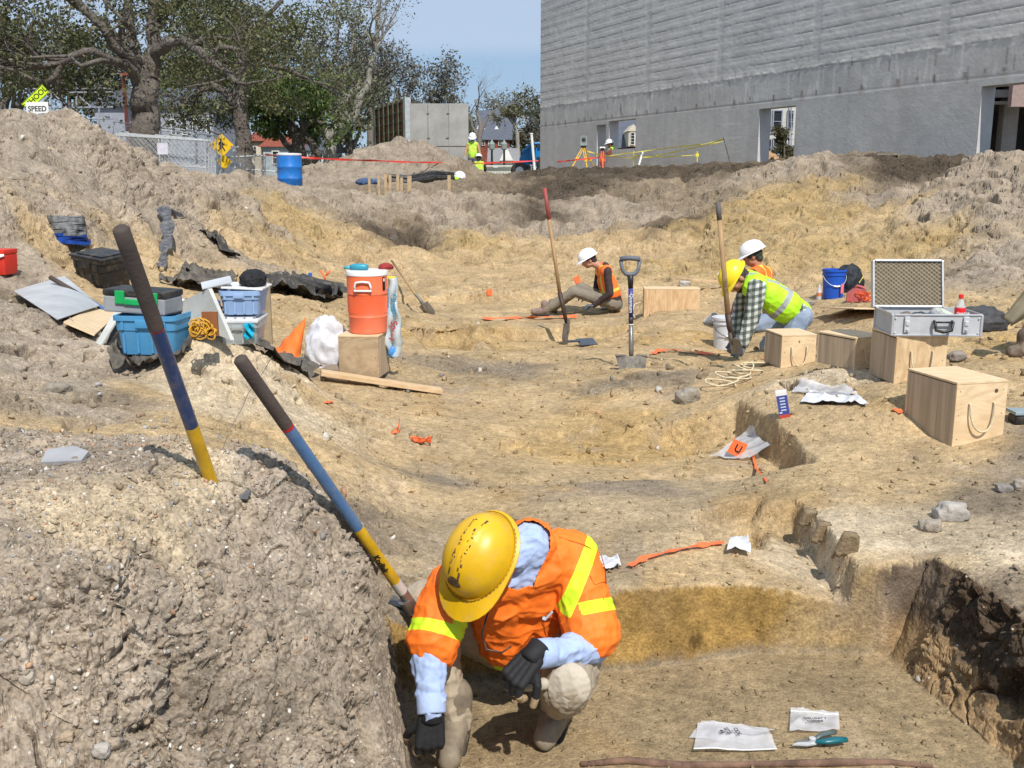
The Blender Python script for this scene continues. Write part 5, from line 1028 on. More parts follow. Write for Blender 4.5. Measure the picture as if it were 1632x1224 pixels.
# blue bucket, bottle, bag, fuel can
def bucket(name, label, p, r, h, m, mhandle=m_galv, tilt=0, hang=True, lid=False):
    t = thing(name, label, 'bucket', p); M = XF(p, 0, tilt)
    MB(M).lathe([(r*.86, 0), (r*.86, .004), (r*.97, h*.8), (r*1.04, h*.8), (r*1.04, h*.84), (r*.98, h*.84), (r*.99, h*.93), (r*1.06, h*.93), (r*1.06, h), (r*.97, h), (r*.84, .02), (.001, .02)], 28, capt=False).build('pail', m, t, ang=40)
    pts = [(-r*1.04, 0, h*.86)]+[(-r*1.05*math.cos(math.pi*k/12), -r*1.02*math.sin(math.pi*k/12)-.0, h*.86-h*.42*math.sin(math.pi*k/12)) for k in range(1, 12)]+[(r*1.04, 0, h*.86)]
    hd = MB(M).tube(pts, .004, 6).build('handle', mhandle, t, smooth=True)
    MB(M).tube([pts[5], pts[6], pts[7]], .011, 8).build('grip', m_white_p, hd); return t
p = G(1327, 475); s_ = p.y/FPX; m_bb = mat('bucket_blue', (.012, .09, .50), .4, .1, 4, .1, dirt=.1); BK = p
bk = bucket('blue_bucket', 'blue bucket with a pink tag on its handle, near the fuel can', p, 18*s_, 46*s_, m_bb)
MB().box(p+Vector((8*s_, -18*s_-.012, 17*s_)), (4.5*s_, .006, 15*s_), bev=.002).build('tag', mat('pink_tag', (.80, .20, .22), .6), bk)
q = p+Vector((-24*s_, -.05, 0)); q.z = gz(q.x, q.y)-.005; bt = thing('drink_bottle', 'clear water bottle with an orange label left of the blue bucket', 'bottle', q); MM = Matrix.Translation(q); hh = 24*s_/.21
MB().lathe([(.03*hh, 0), (.034*hh, .01*hh), (.034*hh, .13*hh), (.013*hh, .18*hh), (.013*hh, .2*hh)], 16, MM).build('bottle', mat('milky_bottle', (.70, .70, .72), .2, .03, 3, 0, alpha=.7), bt, smooth=True); MB().lathe([(.035*hh, .06*hh), (.035*hh, .11*hh)], 16, MM, capb=False, capt=False).build('label', mat('orange_label', (.6, .2, .08), .5), bt); MB().lathe([(.015*hh, .19*hh), (.015*hh, .215*hh)], 12, MM).build('cap', m_white_p, bt)
q = p+Vector((28*s_, .1, 0)); q.z = gz(q.x, q.y); bg_ = lump('backpack', 'black backpack slumped against the blue bucket', 'bag', q, (.20, .15, .25), mat('pack_black', (.018, .022, .03), .7, .2, 8, .5, 25), 12, sub=5, amp=.16, freq=1.4)
tape('strap', 'yellow strap end on the black backpack', [q+Vector((.1, -.15, .28)), q+Vector((.13, -.17, .2)), q+Vector((.08, -.18, .12))], .02, m_yel, cat='strap', n=4)
q = G(1366, 479); fc = thing('fuel_can', 'faded pink red plastic fuel can beside the black backpack', 'can', q); s_ = q.y/FPX; mb = MB(XF(q, -15)); mb.prism([(-17*s_, 0), (17*s_, 0), (17*s_, 10*s_), (10*s_, 18*s_), (-6*s_, 21*s_), (-17*s_, 12*s_)], .16, rotm((1, 0, 0), 90)); m_fc = mat('faded_red', (.50, .10, .10), .5, .15, 5, dirt=.3)
mb.build('tank', m_fc, fc); MB(XF(q, -15)).tube([(-6*s_, -.08, 20*s_), (-2*s_, -.08, 25*s_), (8*s_, -.08, 22*s_), (11*s_, -.08, 16*s_)], .014, 8).build('handle', m_fc, fc, smooth=True)
def tangle(name, label, px, py, L, m, n=22, wd=.03, seed=0, h=.08):
    rnd = random.Random(seed); q = G(px, py); pts = []; a = rnd.random()*6
    for k in range(n): a += rnd.gauss(0, 1.1); pts.append(q+Vector((math.cos(a)*L*rnd.uniform(.3, 1), math.sin(a)*L*rnd.uniform(.2, .8), .01+h*rnd.random())))
    return tape(name, label, pts, wd, m, cat='ribbon', n=3, seed=seed)
tangle('ribbon_tangle', 'heap of orange marking ribbon beside the fuel can', 1386, 482, .2, m_org, 26, .035, 1, .12)
# white bucket and cup
p = G(1158, 556); s_ = p.y/FPX; m_wb = mat('milky_bucket', (.62, .64, .68), .4, .08, 4, .1, dirt=.15)
bucket('white_bucket', 'milky white bucket in front of the kneeling worker in the lime vest', p, 24*s_, 52*s_, m_wb, m_blk)
q = G(1126, 514); solo(MB(XF(q, 40, 65)).lathe([(.05, 0), (.085, .16), (.082, .16), (.047, .01)], 18), 'scoop', m_white_p, 'white plastic scoop between the plywood box and white bucket', 'scoop', q, ang=40)
# ------------------------------------------------------------ shovels
def long_handle(name, label, top, bot, r, segs, blade='round', label_txt=None, blade_dir=Vector((0, -1, 0)), blade_s=1.0, cat='shovel', show_blade=True, bend=0):
    """segs: list of (t0,t1,material,radius factor,partname) along the handle"""
    t = thing(name, label, cat, bot); d = bot-top
    for t0, t1, m, k, nm in segs:
        pts = [top+d*(t0+(t1-t0)*i/6) for i in range(7)]; rad = [r*k]*7
        if t0 == 0: pts = [top-d.normalized()*r*.35]+pts; rad = [r*k*.7]+rad
        MB().tube(pts, rad, 20).build(nm, m, t, ang=50)
    return t
def blade_mesh(M, w, L, m, parent, square=False, dish=.03):
    def fn(u, v):
        x = (u-.5)*w; 
        k = 1 if square else (1-(max(0, v-.45)/.55)**2.2*.92)
        return (x*k, dish*(1-((u-.5)*2)**2)*(-1)+.012*math.sin(v*3), -v*L)
    mb = MB(M); mb.grid(fn, 14, 14, thick=.003); mb.tube([(0, -.012, .05), (0, -dish*.9, -L*.3), (0, -dish*.9, -L*.45)], [.021, .017, .003], 10)
    mb.box((-w*.3, 0.0, -.002), (w*.38, .035, .006)); mb.box((w*.3, 0.0, -.002), (w*.38, .035, .006)); return mb.build('blade', m, parent, ang=45)
m_grip = mat('grip_foam', (.055, .042, .036), .8, .25, 8, .4, 120, c2=(.085, .06, .048)); m_nav = mat('navy_paint', (.022, .05, .14), .3, .12, 10, .05, dirt=.3, coat=.3); m_yelp = mat('yellow_paint', (.66, .38, .01), .35, .15, 14, .05, dirt=.4, coat=.2); m_redp = mat('red_band', (.45, .02, .03), .4); m_sblue = mat('steel_blue', (.07, .16, .32), .28, .12, 12, .05, dirt=.3, coat=.4)
m_hwood = ply('handle_wood', (.42, .27, .13), (.30, .18, .085), sc=(1, 1, .1))
a, b = P(193, 366, 2.30), P(316, 709, 2.62); b2_ = a+(b-a)*1.28
sh = long_handle('shovel', 'nearest dark blue handled shovel stuck upright in the grey spoil', a, b2_, .0183, [(0, .325, m_grip, 1.06, 'grip'), (.3255, .330, m_redp, 1.0, 'band'), (.3305, .70, m_nav, 1.0, 'handle'), (.7005, 1.0, m_yelp, 1.0, 'socket')])
blade_mesh(Matrix.Translation(b2_) @ frame(a-b2_), .2, .26, m_steel, sh)
a, b = P(383, 573, 2.62), P(657, 966, 3.14)
sh = long_handle('shovel', 'leaning shovel with blue and yellow handle behind the crouching man', a, b, .0183, [(0, .225, m_grip, 1.05, 'grip'), (.2255, .235, m_redp, 1.02, 'band'), (.2355, .63, m_sblue, 1.0, 'handle'), (.6305, .875, m_yelp, 1.0, 'handle_end'), (.8755, .925, m_galv, 1.02, 'ferrule'), (.9255, 1.0, m_steel, 1.0, 'socket')])
blade_mesh(Matrix.Translation(b) @ frame(a-b), .2, .27, m_steel, sh)
d = (b-a).normalized(); mid = a+(b-a)*.775; vd = (-mid).normalized(); vd = (vd-d*vd.dot(d)).normalized(); vd = (vd+d.cross(vd)*.35).normalized(); vd = (vd-d*vd.dot(d)).normalized()
mb = MB(); text_mb(mb, 'Kodiak', .030, Matrix.Translation(mid+vd*.0187) @ Matrix((d, vd.cross(d), vd)).transposed().to_4x4(), depth=.0006, bold=.0006); mb.build('lettering', m_black, sh)
# third one lying on the sheets, its grip toward the left
a = G(84, 478)+Vector((0, 0, .20)); b = P(188, 506, a.y-.5)
sh = long_handle('shovel', 'blue handled shovel lying across the pale plastic sheet', a, b, .02, [(0, .40, m_grip, 1.05, 'grip'), (.4005, 1.0, m_sblue, 1.0, 'handle')])
# standing round point shovel
a = P(868, 300, 12.4); b = G(905, 549); a = P(868, 300, b.y+.15); k1 = a+(P(895, 470, b.y)-a)
sh = thing('shovel', 'long shovel with a faded red handle end standing near the seated man', 'shovel', b); q1 = P(892, 466, b.y); q2 = P(903, 515, b.y)
MB().tube([a, a.lerp(q1, .3)], .024, 12).build('grip', mat('faded_red_paint', (.36, .07, .06), .6, .2, 6, dirt=.2), sh, smooth=True); MB().tube([a.lerp(q1, .3), a.lerp(q1, .65), q1], .022, 12).build('handle', m_hwood, sh, smooth=True)
MB().tube([q1, q1.lerp(q2, .5), q2], [.028, .026, .022], 12).build('socket', mat('rust_socket', (.10, .065, .05), .6, .3, 8, metal=.4), sh, smooth=True)
blade_mesh(Matrix.Translation(q2) @ frame(q1-q2+Vector((.1, -.0, 0))) @ rotm((0, 0, 1), 70), .24, U(40, b.y), m_steel, sh)
# D handle shovel
b = G(1005, 586); Yd = b.y; sd = Yd/FPX; sh = thing('shovel', 'short shovel with a grey D handle and blue shaft, stuck upright', 'shovel', b)
m_dg = mat('d_grip_grey', (.13, .14, .165), .6, .1, 8); T_ = lambda x, y: P(x, y, Yd)
MB().tube([T_(988, 413), T_(1003, 411), T_(1020, 413)], 5*sd, 12, flat=.8).build('grip', m_dg, sh, smooth=True)
MB().tube([T_(989, 414), T_(992, 430), T_(997, 436), T_(1004, 438), T_(1012, 436), T_(1017, 430), T_(1020, 414)], [3*sd, 3*sd, 3.6*sd, 4*sd, 3.6*sd, 3*sd, 3*sd], 10).build('yoke', m_dg, sh, smooth=True)
MB().tube([T_(1004.5, 438), T_(1005, 448), T_(1005, 459)], [5*sd, 4.6*sd, 4*sd], 14).build('collar', m_blk, sh, smooth=True)
MB().tube([T_(1005, 459), T_(1005.5, 505)], 3.7*sd, 14).build('shaft', mat('royal_blue', (.03, .045, .26), .35, .1, 6), sh, smooth=True); MB().tube([T_(1005.5, 505), T_(1005.5, 516)], 3.8*sd, 14).build('lower_shaft', mat('dark_sleeve', (.045, .03, .035), .5), sh, smooth=True)
MB().tube([T_(1005.5, 516), T_(1005.5, 517.5)], 4.3*sd, 14).build('ring', m_white_p, sh); MB().tube([T_(1005.5, 517.5), T_(1006, 560), T_(1006, 572)], [3.7*sd, 4.2*sd, 3*sd], 14).build('socket', m_steel, sh, smooth=True)
mb = MB(); mb.grid(lambda u, v: T_(981+50*u-(v*(u-.5)*16), 567+v*32)+Vector((0, -.03*math.sin(u*math.pi)-.12*v, 0)), 12, 10, thick=.004); mb.box(T_(989, 566.5), (17*sd, .05, .008)); mb.box(T_(1023, 566.5), (17*sd, .05, .008)); mb.build('blade', mat('dusty_blade', (.17, .155, .135), .7, .3, 12, .3, 60, dirt=.7), sh, ang=45)
mb = MB(); text_mb(mb, 'Quantum', 8*sd, Matrix.Translation(T_(1005.3, 483)+Vector((0, -3.9*sd, 0))) @ rotm((1, 0, 0), 90) @ rotm((0, 0, 1), -90), depth=.0005, bold=.0004); mb.build('lettering', m_white_p, sh)
# long wooden shovel before the kneeling man
b = G(1178, 562); Yk = b.y; Yk = G(1222, 566).y-.80; b = P(1178, 562, Yk); q1 = P(1160, 500, Yk); q2 = P(1168, 538, Yk); a = P(1144, 322, Yk+.1)
sh = thing('shovel', 'tall wooden handled shovel standing in front of the yellow hard hat', 'shovel', b)
MB().tube([a, a.lerp(q1, .16)], .022, 12).build('grip', mat('grey_grip', (.12, .11, .11), .7), sh, smooth=True); MB().tube([a.lerp(q1, .16), a.lerp(q1, .6), q1], [.02, .021, .023], 12).build('handle', m_hwood, sh, smooth=True)
mb = MB(); text_mb(mb, 'TRUE TEMPER', .03, Matrix.Translation(a.lerp(q1, .78)+Vector((0, -.0235, 0))) @ rotm((1, 0, 0), 90) @ rotm((0, 0, 1), -84), depth=.0004); mb.build('lettering', mat('green_ink', (.03, .12, .05), .6), sh)
MB().tube([q1, q1.lerp(q2, .6)+Vector((-.01, 0, 0)), q2], [.027, .024, .02], 12).build('socket', mat('rust_socket', (0, 0, 0)), sh, smooth=True); blade_mesh(Matrix.Translation(q2) @ frame(Vector((-.3, 0, 1))) @ rotm((0, 0, 1), 15), .21, U(26, Yk), m_steel, sh, square=True)
# shovel lying in the background
a = G(625, 447)+Vector((0, 0, .35)); b = G(686, 500); sh = thing('shovel', 'shovel leaning with its scoop down behind the drinks cooler', 'shovel', b); q1 = b+Vector((-.22, .05, .28))
MB().tube([a, q1], .018, 10).build('handle', m_hwood, sh, smooth=True); MB().tube([q1, b+Vector((-.08, 0, .12))], .02, 10).build('socket', m_steel, sh); blade_mesh(Matrix.Translation(b+Vector((-.1, 0, .14))) @ frame(Vector((-.5, 0, .7))) @ rotm((0, 0, 1), 60), .18, .26, m_steel, sh)
# trowel / dustpan
q = G(935, 550); solo(MB(XF(q+Vector((0, 0, .04)), 20, 20)).box((0, 0, 0), (.22, .16, .012), bev=.004).box((-.17, 0, .02), (.16, .03, .025), bev=.008), 'hand_scoop', mat('dark_blue_scoop', (.06, .075, .10), .5, dirt=.2), 'dark blue grey hand scoop lying beside the round shovel blade', 'scoop', q)
q = G(975, 492); solo(MB(XF(q+Vector((0, 0, .03)), 10, 8)).box((0, 0, 0), (.34, .2, .015), bev=.004).box((.05, 0, .02), (.12, .08, .02), bev=.006), 'clipboard', mat('grey_board', (.28, .29, .30), .6), 'grey clipboard on the ground behind the seated man', 'clipboard', q)
# ------------------------------------------------------------ drinks cooler and hanging bag
p, w_, d_, h_ = CB; ct = Vector((P(583, 560, p.y).x, p.y+.17, p.z+h_+.0135)); s_ = ct.y/FPX; r = 33*s_; h = 99*s_; M = Matrix.Translation(ct)
ck = thing('drinks_cooler', 'orange barrel drinks cooler with white lid standing on a plywood box', 'cooler', ct); m_co = mat('cooler_orange', (.84, .155, .055), .5, .08, 3, .08, 30, c2=(.80, .20, .11), dirt=.08)
pr = [(r*.84, 0), (r*.90, .008), (r*.93, h*.25), (r*.955, h*.27), (r*.93, h*.29)]
for k in range(1): pr += [(r*.93, h*.30), (r*.95, h*.62), (r*.98, h*.635), (r*.965, h*.65), (r*.975, h*.93)]
MB(M).lathe(pr, 48).build('body', m_co, ck, ang=35)
mb = MB(M)
for k in range(60):
    a = math.pi*(1+k/60.); mb.box((r*.942*math.cos(a), r*.942*math.sin(a), h*.46), (.003, .004, h*.26), M=None) if False else mb.tube([(r*.935*math.cos(a), r*.935*math.sin(a), h*.33), (r*.95*math.cos(a), r*.95*math.sin(a), h*.60)], .0022, 4)
mb.build('ribs', m_co, ck)
MB(M).lathe([(r*.985, h*.925), (r*1.0, h*.93), (r*1.0, h*.985), (r*.97, h), (r*.9, h*1.005), (r*.3, h*1.0)], 48).build('lid', m_white_p, ck, ang=40)
hm = M @ rotm((0, 0, 1), -4); mb = MB(hm); hz = h*.77; mb.tube([(-r*.40, -r*.95, hz-.028), (-r*.38, -r*1.02, hz+.0), (-r*.32, -r*1.03, hz+.03), (r*.0, -r*1.05, hz+.036), (r*.32, -r*1.03, hz+.03), (r*.38, -r*1.02, hz), (r*.40, -r*.95, hz-.028)], .009, 8); mb.box((0, -r*1.0, hz-.034), (r*.86, .018, .014), bev=.004); mb.build('handle', m_white_p, ck, smooth=True)
MB(M @ rotm((0, 0, 1), 62)).box((0, -r*.985, h*.80), (.03, .004, h*.21), bev=.001).build('sticker', m_black, ck); MB(M @ rotm((0, 0, 1), 62)).box((0, -r*.989, h*.86), (.018, .004, h*.05), bev=.001).build('sticker_print', m_white_p, ck)
q = ct+Vector((-.06, .25, h)); q = Vector((P(563, 425, ct.y+.02).x, ct.y-.0, ct.z+h*1.0+.022)); bt = thing('squeeze_bottle', 'teal squeeze bottle lying on the white cooler lid', 'bottle', q)
MB().tube([q+Vector((-.02, 0, 0)), q+Vector((.02, 0, .004)), q+Vector((.09, 0, .003)), q+Vector((.12, 0, 0))], [.02, .026, .026, .018], 12).build('bottle', mat('teal_plastic', (.03, .30, .42), .35), bt, smooth=True); MB().tube([q+Vector((-.07, 0, -.002)), q+Vector((-.04, 0, -.002)), q+Vector((-.02, 0, 0))], [.012, .01, .016], 10).build('cap', mat('teal_cap', (.05, .38, .48), .4), bt, smooth=True)
q = ct+Vector((r*.85, .1, h+.0)); lump('knit_hat', 'red knitted cap lying at the edge of the cooler lid', 'cap', q, (.06, .05, .035), mat('dark_red_cloth', (.33, .03, .03), .8, .2, 20), 9, amp=.2)
m_clear = mat('clear_film', (.66, .72, .74), .18, .2, 12, .6, 25, alpha=.6, c2=(.45, .6, .68))
q = ct+Vector((r*1.12, .06, h*.86)); pb_ = thing('plastic_bag', 'clear and blue printed plastic bag hanging beside the cooler', 'bag', q-Vector((0, 0, .55)))
H_ = 128*s_; mb = MB(); mb.grid(lambda u, v: q+Vector(((u-.5)*(18+6*math.sin(v*3))*s_*(.75+.4*v if v < .85 else .9)+6*s_*(1-v)*.3+.008*math.sin(v*16), .03*math.sin(u*9+v*5)+.01*math.sin(v*21+u*3), -v*H_)), 16, 40, thick=.02); mb.build('film', m_clear, pb_, smooth=True)
MB().ell(q+Vector((-.0, -.02, -H_*.93)), (13*s_/1.6, .03, 11*s_)).build('bottom_bunch', mat('bag_blue', (.08, .32, .75), .3, .3, 20, .8, 40), pb_, smooth=True)
mb = MB(); mb.grid(lambda u, v: q+Vector((-.035+.02*u+.006*math.sin(v*9), -.04, -.08-v*H_*.33)), 2, 10); mb.build('blue_print', mat('print_blue', (.02, .25, .45), .4), pb_)
mb = MB(); Mt = Matrix.Translation(q+Vector((.018, -.045, -H_*.33))) @ rotm((1, 0, 0), 90) @ rotm((0, 0, 1), -90); text_mb(mb, 'Ocean', 14*s_, Mt, bold=.001); mb.build('lettering', mat('print_blue', (0, 0, 0)), pb_); mb = MB(); Mt = Matrix.Translation(q+Vector((.018, -.045, -H_*.66))) @ rotm((1, 0, 0), 90) @ rotm((0, 0, 1), -90); text_mb(mb, 'Spray', 15*s_, Mt, bold=.001); mb.build('lettering', mat('print_red', (.40, .03, .05), .5), pb_)
MB().box(q+Vector((0, 0, .005)), (.07, .02, .02), bev=.005).build('yellow_clip', m_yel, pb_)
tag(plank('wooden_stake', 'pale pointed stake standing behind the hanging plastic bag', P(632, 465, ct.y+.15), P(628, 566, ct.y+.15), .03, .02, m_pine, cat='stake', up=Vector((0, 1, 0))))
# ------------------------------------------------------------ totes, sheets, tarps on the left
def tote(name, label, M, w, d, h, m, lid=None, base=None, ribs=4, cat='tote', rimh=.03):
    t = thing(name, label, cat, M.to_translation()); 
    mb = MB(M); k = .88; W, D = w/2, d/2; th = .006
    def ring(s, z, r_=.04):
        pts = []; 
        for cx, cy, a0 in ((1, 1, 0), (-1, 1, 90), (-1, -1, 180), (1, -1, 270)):
            for j in range(4): a = R(a0+30*j); pts.append(((W*s-r_)*cx+r_*math.cos(a), (D*s-r_)*cy+r_*math.sin(a), z))
        return pts
    rings = [ring(k, 0), ring(k*1.01, .01), ring(.955, h*.62), ring(.985, h*.625), ring(1, h-rimh), ring(1.05, h-rimh), ring(1.05, h), ring(.99, h), ring(k*.97, .02)]
    vs_ = [p for r_ in rings for p in r_]; n = 16; fs = [tuple(range(n-1, -1, -1))]
    for i in range(len(rings)-1):
        for j in range(n): a = i*n+j; b = i*n+(j+1) % n; fs.append((a, b, b+n, a+n))
    fs.append(tuple((len(rings)-1)*n+j for j in range(n))); mb.add(vs_, fs)
    for i in range(ribs):
        x = -W*.7+i*1.4*W/(ribs-1); mb.box((x, -D*.94, h*.30), (.012, .012, h*.5)); mb.box((x, -D*1.0, h*.77), (.014, .012, h*.25))
    mb.box((0, -D*1.02, h*.80), (w*.26, .02, h*.22), bev=.006)
    mb.build('body', m, t, ang=40)
    if lid: mb = MB(M); mb.box((0, 0, h+.012), (w*1.07, d*1.07, .022), bev=.008); mb.box((0, 0, h+.03), (w*.85, d*.8, .016), bev=.006); mb.build('lid', lid, t, ang=40)
    return t
p = G(255, 566); s_ = p.y/FPX; p.z = P(255, 553, p.y).z-.02; m_tb = mat('tote_blue', (.07, .28, .52), .45, .1, 4, .1, dirt=.12)
T1 = tote('storage_tote', 'blue plastic tote under the grey and green toolbox', XF(p, -6), 98*s_, .38, 62*s_, m_tb); TOP1 = P(248, 500, p.y)
# toolbox on top
q = Vector((p.x-.03, p.y, p.z+62*s_)); tb = thing('toolbox', 'grey toolbox with green latches resting on the blue tote', 'toolbox', q); MT = XF(q+Vector((-.05, 0, .0)), -8, 0, 3); tw = 102*s_
MB(MT).box((0, 0, .055), (tw, .24, .10), bev=.01).build('body', mat('toolbox_grey', (.30, .31, .33), .5, .1), tb); MB(MT).box((0, 0, .125), (tw*1.02, .25, .04), bev=.012).build('lid', m_blk, tb); m_gr = mat('latch_green', (.01, .38, .10), .4)
for x in (-.22, .32): MB(MT).box((x*tw, -.127, .10), (.06, .015, .08), bev=.005).build('latch', m_gr, tb)
MB(MT).box((.05*tw, -.127, .075), (tw*.4, .02, .035), bev=.006).build('handle', m_gr, tb)
q = p+Vector((62*s_, .12, 0)); q.z = p.z; bucket('grey_bucket', 'grey bucket tucked behind the right end of the blue tote', q, 22*s_, 50*s_, mat('bucket_grey', (.20, .205, .21), .5))
q = Vector((p.x+.22, p.y+.2, p.z+62*s_)); lump('blue_tarp', 'bundled blue cloth behind the toolbox lid', 'cloth', q-Vector((0, 0, .1)), (.13, .1, .13), mat('cloth_blue', (.06, .11, .26), .8), 15)
lump('white_bag', 'small white crumpled bag between the toolbox and the leaning white panel', 'bag', P(287, 500, p.y+.2), (.09, .06, .07), m_white_p, 17)
def sheet(name, label, pts, t, m, cat='sheet', nn=(10, 10), warp=0, seed=0):
    a, b, c, d = pts; mb = MB(); nrm = (b-a).cross(d-a).normalized()
    def fn(u, v): q = a.lerp(b, u).lerp(d.lerp(c, u), v); return q+nrm*warp*math.sin(u*3+seed)*math.sin(v*2.6+seed*2)
    mb.grid(fn, *nn, thick=t); return solo(mb, name, m, label, cat, (a+b+c+d)/4, ang=40)
m_pal = mat('pale_plastic', (.50, .52, .54), .4, .12, 3, .1, dirt=.25); m_palw = mat('white_panel', (.55, .56, .53), .5, .08, 4, .1, dirt=.3)
up = Vector((0, 0, 1))
sheet('plastic_sheet', 'large pale grey plastic sheet lying on the slope under the shovel handle', [G(22, 474)+up*.06, P(93, 521, G(93, 521).y)+up*.05, G(160, 506)+up*.10, G(104, 462)+up*.13], .006, m_pal, warp=.02)
sheet('plywood_sheet', 'pale plywood sheet lying right of the grey plastic sheet', [G(103, 524)+up*.05, G(152, 545)+up*.05, G(192, 512)+up*.08, G(150, 505)+up*.08], .012, m_plyh)
q0 = G(156, 548); sheet('grey_board', 'narrow grey white panel leaning against the left end of the blue tote', [P(150, 551, q0.y), P(160, 552, q0.y-.03), P(194, 497, q0.y+.12), P(182, 497, q0.y+.15)], .012, m_palw)
sheet('black_board', 'black panel leaning between the grey panel and the blue tote', [P(168, 550, q0.y+.05), P(200, 553, q0.y+.02), P(203, 500, q0.y+.2), P(190, 500, q0.y+.22)], .01, m_blk)
YW = G(393, 545).y-.35; sheet('white_board', 'off white board leaning beside the light blue tote stack', [P(290, 512, YW+.3), P(368, 542, YW), P(332, 460, YW+.15), P(286, 482, YW+.4)], .025, m_palw)
MB_ = MB(); q = P(322, 526, YW-.15); t_ = thing('rope_bundle', 'golden yellow rope bundle at the foot of the white board', 'rope', q); mb = MB()
for k in range(14): rr = random.Random(k); c = q+Vector((rr.uniform(-.07, .05), rr.uniform(-.02, .03), rr.uniform(-.03, .04))); mb.tube([c+Vector((math.cos(a*.7)*(.02+.025*rr.random()), rr.uniform(-.01, .01), math.sin(a*.7)*.035)) for a in range(10)], .005, 6)
mb.build('coils', mat('gold_rope', (.62, .33, .03), .6), t_, smooth=True); MB().box(q+Vector((.035, .05, .03)), (.09, .02, .14)).build('rust_card', mat('rust_card', (.25, .09, .03), .8), t_)
# light blue tote stack
p = G(393, 545); s_ = p.y/FPX; p = P(393, 538, p.y); m_lb = mat('tote_pale_blue', (.28, .42, .66), .5, .08, 4, .08, dirt=.15)
tote('clear_box', 'clear plastic box with white lid under the light blue tote', XF(p+Vector((-.02, 0, -.02)), 3), 62*s_, .32, 34*s_, mat('clear_tote', (.55, .60, .62), .3, .1, 4, 0, alpha=.55), lid=mat('lid_white', (.70, .71, .74), .5), cat='box')
MB_ = MB(); q = p+Vector((11*s_, -.20, 6*s_)); solo(MB().grid(lambda u, v: q+Vector((u*14*s_, -.02*math.sin(u*7+v*9), v*24*s_)), 8, 10, thick=.01), 'cyan_packet', mat('cyan_film', (.02, .48, .68), .35, .3, 30, .8, 30), 'bright cyan packet in front of the clear plastic box', 'packet', q)
tp_ = p+Vector((0, 0, 34*s_+.03)); TL = tote('storage_tote', 'light blue plastic tote with a black bag on its white lid', XF(tp_, 3), 62*s_, .32, 38*s_, m_lb)
tz = tp_+Vector((0, 0, 38*s_+.005)); solo(MB(XF(tz+Vector((.02, 0, .008)), 2, 0, 3)).box((0, 0, 0), (64*s_, .3, .012), bev=.003), 'white_tray', m_white_p, 'thin white tray laid over the light blue tote', 'tray', tz)
lump('black_bag', 'black cloth bag heaped on top of the light blue tote', 'bag', tz+Vector((.06, 0, .02)), (21*s_, .12, 17*s_), mat('bag_black', (.012, .012, .014), .8, .2, 10, .5, 30), 21, sub=5, amp=.16, freq=1.4)
solo(MB(XF(tz+Vector((-.14, -.1, .04)), 20, 12, -12)).box((0, 0, 0), (.18, .13, .006)), 'grey_card', m_pal, 'small grey card poking out beside the black bag', 'card', tz)
# black tote on the slope
p = G(163, 452); s_ = p.y/FPX; tote('storage_tote', 'black plastic tote sitting tilted on the left slope', XF(p+Vector((0, .05, -.02)), -28, 6, 6), 68*s_, 62*s_, 48*s_, m_blk, lid=m_blk)
p = G(8, 437); s_ = p.y/FPX; rc = thing('red_cooler', 'small red cooler with white handle at the left edge', 'cooler', p); m_rc = mat('cooler_red', (.62, .035, .02), .45, .08, 4, dirt=.08)
Mr = XF(p+Vector((-.02, 0, 0)), -8); MB(Mr).box((0, 0, 16*s_), (34*s_, .2, 32*s_), bev=.012, taper=.93).build('body', m_rc, rc, ang=40); MB(Mr).box((0, 0, 36*s_), (35*s_, .21, 8*s_), bev=.012).build('lid', m_rc, rc, ang=40); mb = MB(Mr); mb.box((0, -.105, 31*s_), (35*s_, .012, 4*s_), bev=.003); mb.tube([(18*s_, -.11, 31*s_), (0, -.125, 25*s_), (-18*s_, -.11, 31*s_)], .008, 8); mb.build('handle', m_white_p, rc, smooth=True)
# folded clothes and blue bag
p = G(110, 388); s_ = p.y/FPX; st_ = thing('folded_tarps', 'stack of folded grey black tarps on a blue one, on the left slope', 'tarp', p)
for k in range(11):
    zz_ = 2+k*3.8; mm = mat('tarp_blue', (.012, .07, .38), .35, .3, 12, .6, 20) if k < 4 else mat('tarp_grey', (.26, .27, .28), .45, .35, 12, .7, 25, c2=(.03, .03, .033))
    mb = MB(); rr = random.Random(k+2); ox = rr.uniform(-3, 3)*s_; w_ = (27+rr.uniform(-3, 3))*s_
    mb.grid(lambda u, v: p+Vector((ox+w_*math.cos(u*2*math.pi)*(1+.06*math.sin(u*19+k)), .14*math.sin(u*2*math.pi), (zz_+2.6*math.sin(v*math.pi-1.57)+1.6*math.sin(u*11+k*2))*s_)), 40, 6); mb.grid(lambda u, v: p+Vector((ox+w_*v*math.cos(u*2*math.pi), .14*v*math.sin(u*2*math.pi), (zz_+2.6+1.0*math.sin(u*9+k)*v)*s_)), 30, 4); mb.build('fold', mm, st_, smooth=True)
